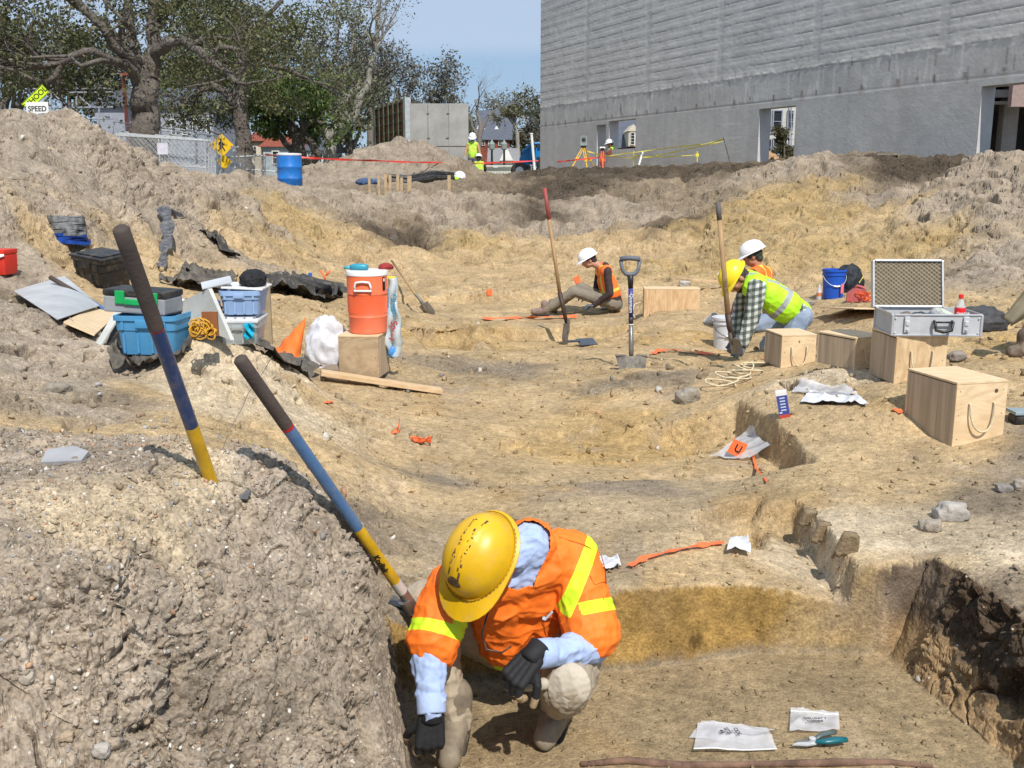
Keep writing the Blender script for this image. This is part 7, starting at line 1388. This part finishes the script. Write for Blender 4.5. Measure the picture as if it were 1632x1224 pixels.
def plaid(name, base, c1, c2, sc=22):
    m = bpy.data.materials.new(name); m.use_nodes = True; n = m.node_tree; b = n.nodes['Principled BSDF']; t = n.nodes.new('ShaderNodeTexCoord'); outs = []
    for d, rot in (('X', (0, 0, .3)), ('Z', (0, .25, 0))):
        mp = n.nodes.new('ShaderNodeMapping'); mp.inputs['Rotation'].default_value = rot; n.links.new(t.outputs['Object'], mp.inputs[0]); w_ = n.nodes.new('ShaderNodeTexWave'); w_.bands_direction = d; w_.inputs['Scale'].default_value = sc/6.28*.8; w_.inputs['Distortion'].default_value = .6; w_.inputs['Detail'].default_value = 1; n.links.new(mp.outputs[0], w_.inputs[0])
        r_ = n.nodes.new('ShaderNodeMapRange'); r_.inputs[1].default_value = .45; r_.inputs[2].default_value = .6; n.links.new(w_.outputs['Fac'], r_.inputs[0]); outs.append(r_.outputs[0])
    a = n.nodes.new('ShaderNodeMixRGB'); a.inputs[1].default_value = tuple(base)+(1,); a.inputs[2].default_value = tuple(c1)+(1,); n.links.new(outs[0], a.inputs[0]); c_ = n.nodes.new('ShaderNodeMixRGB'); c_.blend_type = 'MULTIPLY'; c_.inputs[2].default_value = tuple(c2)+(1,); n.links.new(outs[1], c_.inputs[0]); n.links.new(a.outputs[0], c_.inputs[1]); n.links.new(c_.outputs[0], b.inputs['Base Color']); b.inputs['Roughness'].default_value = .85; return m
m_boot = mat('boot_leather', (.16, .12, .09), .7, .25, 10, .4, 40, dirt=.6); m_sole = mat('boot_sole', (.04, .035, .03), .8, dirt=.5)
def seg_t(V, a, b):
    a = np.array(a[:]); b = np.array(b[:]); d = b-a; L = np.linalg.norm(d); t = ((V-a)@d)/L/L; r = np.linalg.norm(V-a-np.clip(t, -.3, 1.3)[:, None]*d, axis=1); return t*L, r, L
def torso(mb, J, g, waist=True, rc=.105, rb=.125):
    ax = (J['sl']-J['sr']); axn = ax.normalized(); c = J['chest']
    mb.capsule(J['sl'].lerp(J['sr'], .14), J['sr'].lerp(J['sl'], .14), .078+g, .078+g); mb.capsule(J['neck'], c, .07+g, rc+g)
    for sx in (-1, 1):
        o_ = axn*sx*.065; mb.capsule(c+o_, J['belly']+o_*.9, rc+g, rb+g*.8); 
        if waist: mb.capsule(J['belly']+o_*.9, J['pelvis']+o_*.8, rb+g*.8, .118+g)
def figure(label, J, cfg, s=1.0, vox=.009, loc=None):
    """J: world joints. One body mesh; clothing and hair are its children's siblings under the person"""
    root = thing('person', label, 'person', loc or J['pelvis'].copy()); HM = Matrix.Translation(J['head']) @ basis(J['f'], J['u']); k = s
    mb = MB(); head_shapes(mb, HM, s); mb.capsule(J['head']-J['u'].normalized()*.05*s-J['f'].normalized()*.02*s, J['neck'], .056*s, .062*s)
    mb.capsule(J['neck'], J['belly'], .058*s, .09*s); mb.capsule(J['belly'], J['pelvis'], .09*s, .10*s); mb.capsule(J['sl'], J['sr'], .042*s, .042*s)
    for a in 'lr':
        mb.capsule(J['s'+a], J['e'+a], .05*s, .040*s); mb.capsule(J['e'+a], J['w'+a], .040*s, .027*s); mb.capsule(J['pelvis'].lerp(J['h'+a], .9), J['k'+a], .08*s, .055*s); mb.capsule(J['k'+a], J['a'+a], .052*s, .036*s); mb.capsule(J['a'+a], J['t'+a], .035*s, .03*s)
    body = link_mesh('body', remesh(mb, min(vox, .007*s) if vox < .008 else vox, 2), cfg.get('skin', m_skin), root, smooth=True)
    face_bits(HM, body, s, cfg.get('hairc', (.06, .04, .03)), cfg.get('beard'), cfg.get('hair', True))
    def part(nm, f, m, amp=.006, fr=9, it=3, vx=None):
        mb = MB(); f(mb); return link_mesh(nm, remesh(mb, vx or vox, it, folds(amp*s, fr/s, len(nm))), m, root, smooth=True)
    g = cfg.get('fat', 1.0)
    def shirt(mb):
        torso(mb, J, .004, True)
        if cfg.get('collar'): mb.capsule(J['neck'], J['neck'].lerp(J['head'], .30), .086, .070); mb.capsule(J['neck'].lerp(J['head'], .2), J['chest'].lerp(J['neck'], .2)+BK_*.06, .06, .06)
        for a in 'lr': mb.capsule(J['s'+a], J['e'+a], .066*s*g, .055*s*g); mb.capsule(J['e'+a], J['e'+a].lerp(J['w'+a], cfg.get('cuff', .97)), .056*s*g, .042*s*g)
    sh = part('shirt', shirt, cfg['shirt'], cfg.get('samp', .007), 10)
    if cfg.get('hood'): mb = MB(); n_ = J['neck']+J['u'].normalized()*.03; mb.capsule(n_+Vector((.03, .05, 0)), n_+Vector((.05, -.05, .01)), .055*s, .055*s); link_mesh('hood', remesh(mb, vox, 2, folds(.006, 12, 9)), cfg['shirt'], sh, smooth=True)
    def pants(mb):
        mb.capsule(J['hl'].lerp(J['pelvis'], .5), J['hr'].lerp(J['pelvis'], .5), .125*s, .125*s); mb.capsule(J['pelvis'], J['belly'].lerp(J['pelvis'], .55), .128*s, .122*s)
        for a in 'lr': pf = cfg.get('pfat', 1); mb.capsule(J['h'+a], J['k'+a], .103*s*pf, .080*s*pf); mb.capsule(J['k'+a], J['k'+a].lerp(J['a'+a], .97), .076*s*pf, .062*s)
    part('trousers', pants, cfg['pants'], cfg.get('pamp', .008), 9)
    bd_ = cfg.get('band', lambda V: np.full(len(V), -1.)); slv = cfg.get('sleeve', 0)
    def vest(mb):
        torso(mb, J, cfg.get('vg', .017), False); mb.capsule(J['belly'], J['belly'].lerp(J['pelvis'], cfg.get('vlen', .6)), .145, .15)
        for a in 'lr':
            if slv: k_ = slv*(1.12 if a == 'l' else 1); mb.capsule(J['s'+a], J['s'+a].lerp(J['e'+a], k_*.93), .082*s, .098*s if a == 'l' else .090*s)
    if cfg.get('vest'):
        mb = MB(); vest(mb); me = remesh(mb, cfg.get('vvox', vox), 3, folds(cfg.get('vamp', .006)*s, 7/s, 4, (1, 1, .6))); V = co_np(me); cut = cfg.get('cut')
        vattr(me, 'band', bd_(V))
        if cut is not None:
            kill = set(np.where(cut(V))[0].tolist()); bm = bmesh.new(); bm.from_mesh(me); bm.verts.ensure_lookup_table(); bmesh.ops.delete(bm, geom=[bm.verts[i] for i in kill], context='VERTS'); bm.to_mesh(me); bm.free()
        vo_ = link_mesh('vest', me, cfg['vest'], root, smooth=True)
        if cut is not None: sm = vo_.modifiers.new('thick', 'SOLIDIFY'); sm.thickness = .003; sm.offset = 0
    for a in 'lr': boot(root, J['a'+a], J['t'+a], cfg.get('boot', m_boot), m_sole, s=s)
    return root, HM
def auto(J):
    """fill in hips, chest and belly where not given"""
    ax = (J['sl']-J['sr']).normalized()
    J.setdefault('chest', (J['sl']+J['sr'])/2*.72+J['pelvis']*.28); J.setdefault('belly', J['chest']*.45+J['pelvis']*.55)
    J.setdefault('neck', (J['sl']+J['sr'])/2+(J['sl']+J['sr']-J['pelvis']*2).normalized()*.05)
    J.setdefault('hl', J['pelvis']+ax*.09); J.setdefault('hr', J['pelvis']-ax*.09); return J
RT = Vector((1, 0, 0)); UPC = Vector((0, sP, cP)); BK_ = Vector((0, -cP, sP)); Z = Vector((0, 0, 1))
# --- the crouching man in front
D = 3.1
J = dict(head=P(776, 897, 3.06), sr=P(712, 940, 3.16), sl=P(914, 886, 3.24), neck=P(842, 872, 3.18), chest=P(826, 935, 3.27), belly=P(842, 1000, 3.38), pelvis=P(858, 1020, 3.52),
         er=P(684, 1052, 3.02), wr=P(688, 1136, 2.93), el=P(945, 1030, 3.10), wl=P(853, 1043, 2.93), hr=P(800, 1015, 3.48), hl=P(915, 1010, 3.50), kr=P(676, 962, 3.22), kl=P(905, 1092, 3.0), ar=P(728, 1135, 3.17), tr=P(716, 1196, 3.02), al=P(890, 1150, 3.28), tl=P(868, 1172, 3.14))
for a in ('ar', 'al'): J[a].z = -1.93+.10
for a in ('tr', 'tl'): J[a].z = -1.93+.045
u_ = (BK_*.76+RT*-.40+UPC*.40).normalized(); f_ = (RT*-.30-UPC*.94); f_ = (f_-u_*f_.dot(u_)).normalized(); J['u'] = u_; J['f'] = f_
m_vest = band_mat('orange_vest', (.93, .185, .012), (.60, .84, .02)); m_shirtb = mat('light_blue_shirt', (.40, .50, .74), .85, .06, 6, .5, 60, c2=(.33, .43, .66)); m_khaki = mat('khaki_cloth', (.40, .335, .25), .9, .12, 6, .5, 50, dirt=.25, c2=(.31, .255, .185))
def band_fg(V):
    out = np.full(len(V), -1.)
    for a in 'lr':
        t, r, L = seg_t(V, J['s'+a], J['e'+a]); b = .021-np.abs(t-L*.60); b = np.where(r < .14, b, -1)
        if a == 'l': b = np.where((V-np.array(J['chest'][:]))@np.array((J['sl']-J['sr']).normalized()[:]) > .16, b, -1)
        else: b = np.where((V-np.array(J['chest'][:]))@np.array((J['sr']-J['sl']).normalized()[:]) > .10, b, -1)
        out = np.maximum(out, b)
    for A_, B_ in ((P(958, 858, 3.1), P(902, 978, 3.05)), (P(722, 880, 3.1), P(735, 1000, 3.05))):
        n_ = np.array(((B_-A_).cross(BK_)).normalized()[:]); t, r, L = seg_t(V, A_, B_); d = np.abs((V-np.array(A_[:]))@n_); b = .024-d; b = np.where((t > -.05) & (t < L*1.06) & (V[:, 1] < 3.42), b, -1); out = np.maximum(out, b)
    t, r, L = seg_t(V, J['chest'], J['pelvis']); b = .024-np.abs(t-L*.62); out = np.maximum(out, np.where(np.abs((V-np.array(J['chest'][:]))@np.array((J['sl']-J['sr']).normalized()[:])) < .22, b, -1))
    return out
def cut_fg(V):
    t, r, L = seg_t(V, P(850, 836, 3.10), P(824, 985, 3.03)); return (r < .054+.030*np.clip(1-t/L, 0, 1)) & (t > -.06)
man, HMt = figure('crouching man in an orange vest and yellow hard hat, bent over the trench floor', J, dict(skin=skin_mat('ruddy_skin', (.46, .20, .14)), hairc=(.30, .26, .22), shirt=m_shirtb, pants=m_khaki, vest=m_vest, band=band_fg, sleeve=.80, cut=cut_fg, collar=True, vg=.026, vvox=.005, vlen=.25, samp=.016, vamp=.016, pfat=1.13, pamp=.016, cuff=.93, fat=1.02, boot=mat('khaki_boot', (.27, .225, .165), .8, .25, 10, .4, 40, dirt=.5)), 1.0, .0065)
HMm = HMt @ Matrix.Translation((0, -.008, .052)); hh = helmet('hard_hat', '', HMm, m_haty, man, size=.955, peaky=1.25)
def rubbed(x0, y0, x1, y1, n, seed, w):
    rr = random.Random(seed); mb = MB()
    return mb
mb = MB(HMm); rr = random.Random(5)
def dome(x, y, k=.955, off=.0012):
    q = min(math.hypot(x/.118, y/.148), .999); t = math.asin(q); z = .125*math.cos(t)**.85; sgn = abs(x); z += (.007*math.exp(-((sgn-.018)/.006)**2)+.006*math.exp(-(x/.012)**2))*(1-t/1.75); return Vector((x*k, y*k, z*k+off))
for k in range(46):
    y = -.10+.21*k/46; x = .018*(1 if k % 3 else -1)+rr.gauss(0, .0035); w_ = rr.uniform(.0015, .007); l_ = rr.uniform(.004, .014)
    if rr.random() < .3: continue
    mb.grid(lambda u, v: dome(x+(u-.5)*w_, y+(v-.5)*l_), 2, 2)
mb.build('scuffs', mat('scuff', (.13, .085, .03), .8, .4, 90), hh)
mb = MB(HMm)
for k in range(60):
    if 25 < k < 36: continue
    a = 2*math.pi*k/60; r0 = 1.062+rr.uniform(0, .01); q = Vector((.118*math.sin(a)*r0*.955, .148*math.cos(a)*r0*.955, .0060)); a2 = a+.07; q2 = Vector((.118*math.sin(a2)*r0*.955, .148*math.cos(a2)*r0*.955, .0060)); mb.tube([q, q2], .0008, 4)
mb.build('grime', mat('scuff', (0, 0, 0)), hh)
mb = MB(HMm); mb.grid(lambda u, v: dome(.026*math.cos(u*6.283)*v*(1+.15*math.sin(u*19)), .118+.013*math.sin(u*6.283)*v, .955, .0015), 30, 6); mb.build('badge', mat('worn_badge', (.16, .10, .05), .5, .4, 40), hh)
MB(HMm).box((.116, -.03, .0), (.012, .045, .018), bev=.004).build('slot', m_haty, hh)
m_glv = mat('glove_black', (.014, .014, .016), .75, .2, 20, .5, 60); m_tan = mat('glove_tan', (.42, .30, .17), .8, .2, 20, .4, 60)
d_ = (P(683, 1195, 2.95)-J['wr']).normalized(); glove(handM(J['wr']+d_*.012, d_, BK_+RT*.15), man, 1, m_glv, (38, 52, 40), m_tan, cuffm=m_glv, s=1.16)
d_ = (P(800, 1085, 2.84)-J['wl']).normalized(); glove(handM(J['wl']+d_*.015, (d_+Vector((0, 0, -.25))).normalized(), BK_*.8+UPC*.7-RT*.2), man, -1, m_glv, (55, 62, 45), m_tan, cuffm=m_glv, s=1.16)
mb = MB(); # rolled shirt collar and cuffs
for a, c_ in (('r', .93), ('l', .93)):
    e = J['e'+a].lerp(J['w'+a], c_); d = (J['w'+a]-J['e'+a]).normalized(); MB().lathe([(.045, -.045), (.047, -.04), (.0475, .012), (.044, .016)], 24, Matrix.Translation(e) @ frame(d)).build('shirt_cuff', m_shirtb, man, smooth=True)
mb = MB(); mb.capsule(P(650+8, 902, 3.30), P(665, 925, 3.25), .05, .06); 
mb = MB(); mb.grid(lambda u, v: P(848+42*u, 1068+(40*v), 2.955)+Vector((0, -.03*math.sin(u*3.1)*math.sin(v*3.1), 0)), 8, 8); 
kp = MB(); kp.ell(J['kl']+BK_*.045+Z*.01, (.074, .040, .080), basis(BK_, Z) @ rotm((1, 0, 0), 0)); link_mesh('knee_pad', remesh(kp, .005, 3, folds(.006, 16, 3)), mat('knee_pad_beige', (.50, .44, .35), .8, .1, 8, .4, 40, dirt=.2), man, smooth=True)
MB().capsule(P(838, 1096, 2.94), P(866, 1090, 2.94), .012, .02).build('pad_strap', mat('knee_pad_beige', (0, 0, 0)), man, smooth=True)
mb = MB(); mb.box(P(886, 985, 3.045), (.06, .01, .07), Matrix.Identity(4), bev=.003); 
mb = MB(); mb.tube([P(868, 988, 3.02), P(880, 975, 3.015)], .004, 6); mb.lathe([(.006, 0), (.006, .004)], 10, Matrix.Translation(P(867, 985, 3.02)) @ frame(BK_)); mb.build('pen_and_snap', m_galv, man)
sm_ = mat('vest_seam', (.50, .09, .01), .8)
def surf(px, py, off=.003):
    o_ = bpy.data.objects[[c.name for c in man.children if c.name.startswith('vest')][0]]; og = -wloc(o_); d = P(px, py, 1).normalized(); ok, l, n_, i = o_.ray_cast(og, d); return (l+wloc(o_)-d*off) if ok else P(px, py, 3.05)
bpy.context.view_layer.update()
MB().tube([surf(x, y) for x, y in ((876, 850), (892, 856), (910, 862), (930, 868), (942, 874))], .0016, 5).build('shoulder_seam', sm_, man)
MB().tube([surf(x, y) for x, y in ((866, 985), (868, 1005), (872, 1016), (892, 1014), (894, 990), (880, 984), (866, 985))], .0014, 5).build('pocket_seam', sm_, man)
MB().tube([surf(x, y) for x, y in ((958, 884), (964, 905), (966, 930), (962, 955))], .0016, 5).build('armhole_seam', sm_, man)
mb = MB(); pts = [P(778, 975, 3.0), P(768, 1010, 2.99), P(775, 1035, 2.99), P(800, 1040, 2.97), P(815, 1030, 2.97)]; mb.tube(pts, .003, 6); mb.build('lanyard', m_blk, man, smooth=True)
# --- others
m_vo = band_mat('orange_mesh_vest', (.90, .17, .02), (.72, .60, .08)); m_vl = band_mat('lime_mesh_vest', (.46, .86, .02), (.34, .36, .36)); m_vly = band_mat('lime_vest_yellow', (.42, .72, .05), (.60, .66, .10))
m_jean = mat('jeans', (.20, .26, .37), .9, .2, 6, .5, 50, dirt=.2, c2=(.27, .34, .44)); m_brown = mat('brown_sweater', (.055, .035, .035), .9, .2, 8, .5, 60); m_grk = mat('grey_khaki', (.23, .20, .155), .9, .15, 6, .5, 50)
def PJ(Y, **kw): return {k: P(v[0], v[1], Y+(v[2] if len(v) > 2 else 0)) for k, v in kw.items()}
def bands(J, offs, w_=.025, vert=None, fdir=None):
    def f(V):
        out = np.full(len(V), -1.); ax = np.array((J['sl']-J['sr']).normalized()[:]); c = np.array(J['chest'][:])
        t, r, L = seg_t(V, J['neck'], J['pelvis'])
        for o_ in offs: out = np.maximum(out, w_-np.abs(t-L*o_))
        if vert:
            for v_ in vert: out = np.maximum(out, np.where(t < L*max(offs) if offs else True, w_-np.abs((V-c)@ax-v_), -1))
        return out
    return f
# seated man
g_ = G(972, 497); Y0 = g_.y; zf = g_.z
J = auto(PJ(Y0, head=(938, 414, -.02), sr=(968, 432, -.20), sl=(956, 432, .20), pelvis=(978, 484), er=(972, 468, -.24), wr=(946, 487, -.16), el=(950, 462, .24), wl=(936, 472, .1), kr=(914, 464, -.14), kl=(926, 458, .14), ar=(868, 495, -.12), al=(880, 492, .12), tr=(850, 497, -.12), tl=(862, 494, .12)))
J['f'] = Vector((-.85, -.1, -.62)); J['u'] = Vector((-.45, -.05, .88)); J['pelvis'].z = max(J['pelvis'].z, zf+.12)
p2, HM2 = figure('seated man in a brown sweater and orange vest with a white hard hat, facing left', J, dict(shirt=m_brown, pants=m_grk, vest=m_vo, band=bands(J, [.62], .02, [-.09, .09]), hood=True, samp=.008, hairc=(.05, .035, .03), boot=mat('shoe_tan', (.25, .18, .15), .8)), 1.0, .012)
helmet('hard_hat', '', HM2 @ Matrix.Translation((0, -.005, .045)), m_hatw, p2, size=.98)
mgl = mat('glove_blue_tan', (.16, .16, .15), .8, .4, 30, c2=(.03, .08, .16))
glove(handM(J['wr'], Vector((-.8, 0, -.5)), Z), p2, 1, mgl, (30, 35, 30), vox=.006, s=1.1); glove(handM(J['wl'], Vector((-.8, -.1, -.5)), Z), p2, -1, mgl, (30, 35, 30), vox=.006, s=1.1)
# man behind, white hat
g_ = G(1240, 520); Y0 = 11.6
J = auto(PJ(Y0, head=(1199, 408), sr=(1200, 438, -.2), sl=(1222, 436, .2), pelvis=(1240, 505), er=(1178, 478, -.22), wr=(1166, 510, -.25), el=(1200, 480, .2), wl=(1180, 510, .1), kr=(1195, 525, -.1), kl=(1200, 525, .15), ar=(1235, 540, -.1), al=(1240, 540, .15), tr=(1222, 545, -.1), tl=(1225, 545, .15)))
J['f'] = Vector((-.95, .15, -.35)); J['u'] = Vector((-.3, .05, .95)); zz_ = gz(J['kr'].x, J['kr'].y)
for a in ('kr', 'kl', 'ar', 'al', 'tr', 'tl'): J[a].z = zz_+.09
m_pr = plaid('red_plaid', (.30, .02, .02), (.05, .02, .03), (.3, .25, .3), 40)
p3, HM3 = figure('worker in a red plaid shirt, orange vest and white hard hat behind the lime vest', J, dict(shirt=m_pr, pants=m_jean, vest=m_vo, band=bands(J, [], .02, [-.1, .1]), hairc=(.05, .06, .04), skin=m_skin2), 1.0, .012)
helmet('hard_hat', '', HM3 @ rotm((1, 0, 0), -8) @ Matrix.Translation((0, -.02, .05)), m_hatw, p3, size=1.0)
mb = MB(HM3); mb.ell((0, -.02, .015), (.088, .105, .07)); link_mesh('knit_cap', remesh(mb, .01, 2), mat('cap_green', (.04, .05, .035), .9), p3, smooth=True)
glove(handM(J['wr'], Vector((-.3, -.1, -1)), Vector((-1, 0, .3))), p3, 1, mgl, (30, 30, 30), vox=.007, s=1.1); glove(handM(J['wl'], Vector((-.3, -.1, -1)), Vector((-1, 0, .3))), p3, -1, mgl, (30, 30, 30), vox=.007, s=1.1)
# kneeling man, lime vest
g_ = G(1222, 566); Y0 = g_.y
J = auto(PJ(Y0, head=(1174, 444, -.05), sr=(1206, 458, -.22), sl=(1194, 450, .2), pelvis=(1272, 503, .0), er=(1199, 506, -.26), wr=(1184, 547, -.30), el=(1178, 500, .25), wl=(1172, 540, .1), kr=(1252, 560, -.12), kl=(1224, 552, .14), ar=(1295, 556, -.12), al=(1262, 560, .2), tr=(1312, 558, -.12), tl=(1245, 562, .2)))
J['f'] = Vector((-.62, -.25, -.78)); J['u'] = Vector((-.78, -.12, .52)); zz_ = g_.z
for a in ('kr',): J[a].z = zz_+.08
for a in ('ar', 'al', 'tr', 'tl'): J[a].z = zz_+.07
m_pg = plaid('grey_plaid', (.52, .54, .50), (.16, .18, .16), (.35, .38, .36), 42)
def bk(V):
    out = bands(J, [.60], .026, [])(V); ax = np.array((J['sl']-J['sr']).normalized()[:]); c = np.array(J['chest'][:]); t, r, L = seg_t(V, J['neck'], J['pelvis'])
    s_ = (V-c)@ax; return np.maximum(out, np.where(t < L*.6, .024-np.abs(np.abs(s_)-.10), -1))
p4, HM4 = figure('bearded kneeling man in a lime vest and yellow hard hat, digging beside the white bucket', J, dict(shirt=m_pg, pants=m_jean, vest=m_vl, band=bk, vlen=.85, vg=.04, samp=.012, vamp=.012, beard=(.05, .035, .025), hairc=(.05, .035, .025), skin=m_skin2, fat=1.28), 1.04, .010)
hh = helmet('hard_hat', '', HM4 @ Matrix.Translation((0, -.005, .048)), mat('yellow_hat2', (.84, .64, .02), .35, .06, 5, dirt=.15), p4, size=1.0)
MB(HM4 @ Matrix.Translation((0, -.005, .048))).grid(lambda u, v: (.130, .04-.07*u, .035+.05*v), 4, 4, thick=.002).build('sticker', m_white_p, hh)
glove(handM(J['wr'], Vector((-.4, 0, -.9)), BK_), p4, 1, mgl, (35, 40, 30), vox=.006, s=1.15); glove(handM(J['wl'], Vector((-.4, 0, -.9)), BK_), p4, -1, mgl, (35, 40, 30), vox=.006, s=1.15)
# standing worker far off
Y0 = 40.5
J = auto(PJ(Y0, head=(753, 219.5), sr=(746, 230), sl=(761, 230), pelvis=(753, 252), er=(742.5, 240, -.1), wr=(741, 249.5, -.25), el=(764, 240, -.1), wl=(765.5, 249, -.25), kr=(750, 268), kl=(757, 268), ar=(749, 284), al=(758, 284), tr=(748.5, 286, -.2), tl=(758.5, 286, -.2)))
J['f'] = Vector((0, -.85, -.5)); J['u'] = Vector((0, -.35, .93)); m_tans = mat('tan_jacket', (.42, .27, .13), .9)
p5, HM5 = figure('worker standing at the far end in a tan jacket, lime vest and white hard hat', J, dict(shirt=m_tans, pants=mat('dark_jeans', (.11, .13, .19), .9), vest=m_vly, band=bands(J, [.5], .03, [-.12, .12]), hairc=(.04, .03, .03), skin=m_skin2), 1.0, .022)
helmet('hard_hat', '', HM5 @ Matrix.Translation((0, 0, .05)), m_hatw, p5, size=1.2)
for a, sd_ in (('wr', 1), ('wl', -1)): glove(handM(J[a], Vector((0, -.2, -1)), Vector((-sd_, 0, 0))), p5, sd_, mat('glove_pale', (.5, .5, .5), .8), (20, 20, 20), vox=.012, s=1.2)
J = auto(PJ(39.6, head=(763, 253), sr=(756, 261), sl=(771, 261), pelvis=(763, 279, .0), er=(754, 270, .15), wr=(757, 276, .4), el=(774, 270, .15), wl=(770, 276, .4), kr=(757, 272, .38), kl=(770, 272, .38), ar=(758, 284, .15), al=(769, 284, .15), tr=(757, 285, .35), tl=(770, 285, .35)))
J['f'] = Vector((0, .8, -.6)); J['u'] = Vector((0, .35, .93))
p6, HM6 = figure('worker crouching with back turned in a lime vest, below the standing worker', J, dict(shirt=mat('dark_teal_shirt', (.05, .07, .08), .9), pants=mat('dark_pants', (.04, .045, .05), .9), vest=m_vly, band=bands(J, [.7], .03, [-.12, .12]), hairc=(.03, .025, .02)), 1.0, .022)
helmet('hard_hat', '', HM6 @ Matrix.Translation((0, 0, .05)), m_hatw, p6, size=1.2)
J = auto(PJ(42, head=(972, 229.5), sr=(974, 238, -.2), sl=(979, 238, .18), pelvis=(977, 259), er=(970, 246, -.25), wr=(967, 242, -.1), el=(972, 247, .2), wl=(967, 244, .1), kr=(974, 275), kl=(979, 275), ar=(974, 292), al=(980, 292), tr=(969, 293), tl=(975, 293)))
J['f'] = Vector((-1, -.1, -.2)); J['u'] = Vector((-.15, 0, 1))
p7, HM7 = figure('surveyor in a lime vest and white hard hat standing beside the orange tripod', J, dict(shirt=mat('rust_shirt', (.26, .07, .04), .9), pants=mat('orange_trousers', (.38, .13, .05), .9), vest=m_vly, band=bands(J, [.6], .03), hairc=(.04, .03, .03), skin=m_skin2), 1.0, .022)
helmet('hard_hat', '', HM7 @ Matrix.Translation((0, 0, .05)), m_hatw, p7, size=1.2)
# bending person cut off by the right edge
q = G(1625, 565); Y0 = q.y
J = auto(PJ(Y0, head=(1735, 440), sr=(1700, 455, -.2), sl=(1715, 450, .2), pelvis=(1672, 488), er=(1690, 500, -.2), wr=(1672, 530, -.2), el=(1705, 500, .2), wl=(1685, 530, .2), kr=(1646, 528, -.12), kl=(1662, 535, .14), ar=(1632, 556, -.12), al=(1690, 575, .14), tr=(1612, 562, -.12), tl=(1672, 580, .14)))
J['f'] = Vector((-.8, 0, -.6)); J['u'] = Vector((-.3, 0, .95))
p8, HM8 = figure('person in khaki trousers kneeling, mostly cut off by the right edge', J, dict(shirt=mat('olive_jacket', (.22, .19, .13), .9, .2, 5), pants=mat('tan_trousers', (.30, .235, .16), .9, .15, 6, .5, 40), hairc=(.05, .04, .03)), 1.0, .014)
mb = MB(); a_, b_, c_, d_ = P(1645, 445, Y0-.3), P(1598, 506, Y0-.32), P(1614, 520, Y0-.3), P(1650, 500, Y0-.25); mb.grid(lambda u, v: a_.lerp(b_, v).lerp(d_.lerp(c_, v), u)+Vector((0, .03*math.sin(u*8), 0)), 12, 12, thick=.006); mb.build('jacket_flap', mat('olive_jacket', (0, 0, 0)), p8, smooth=True)
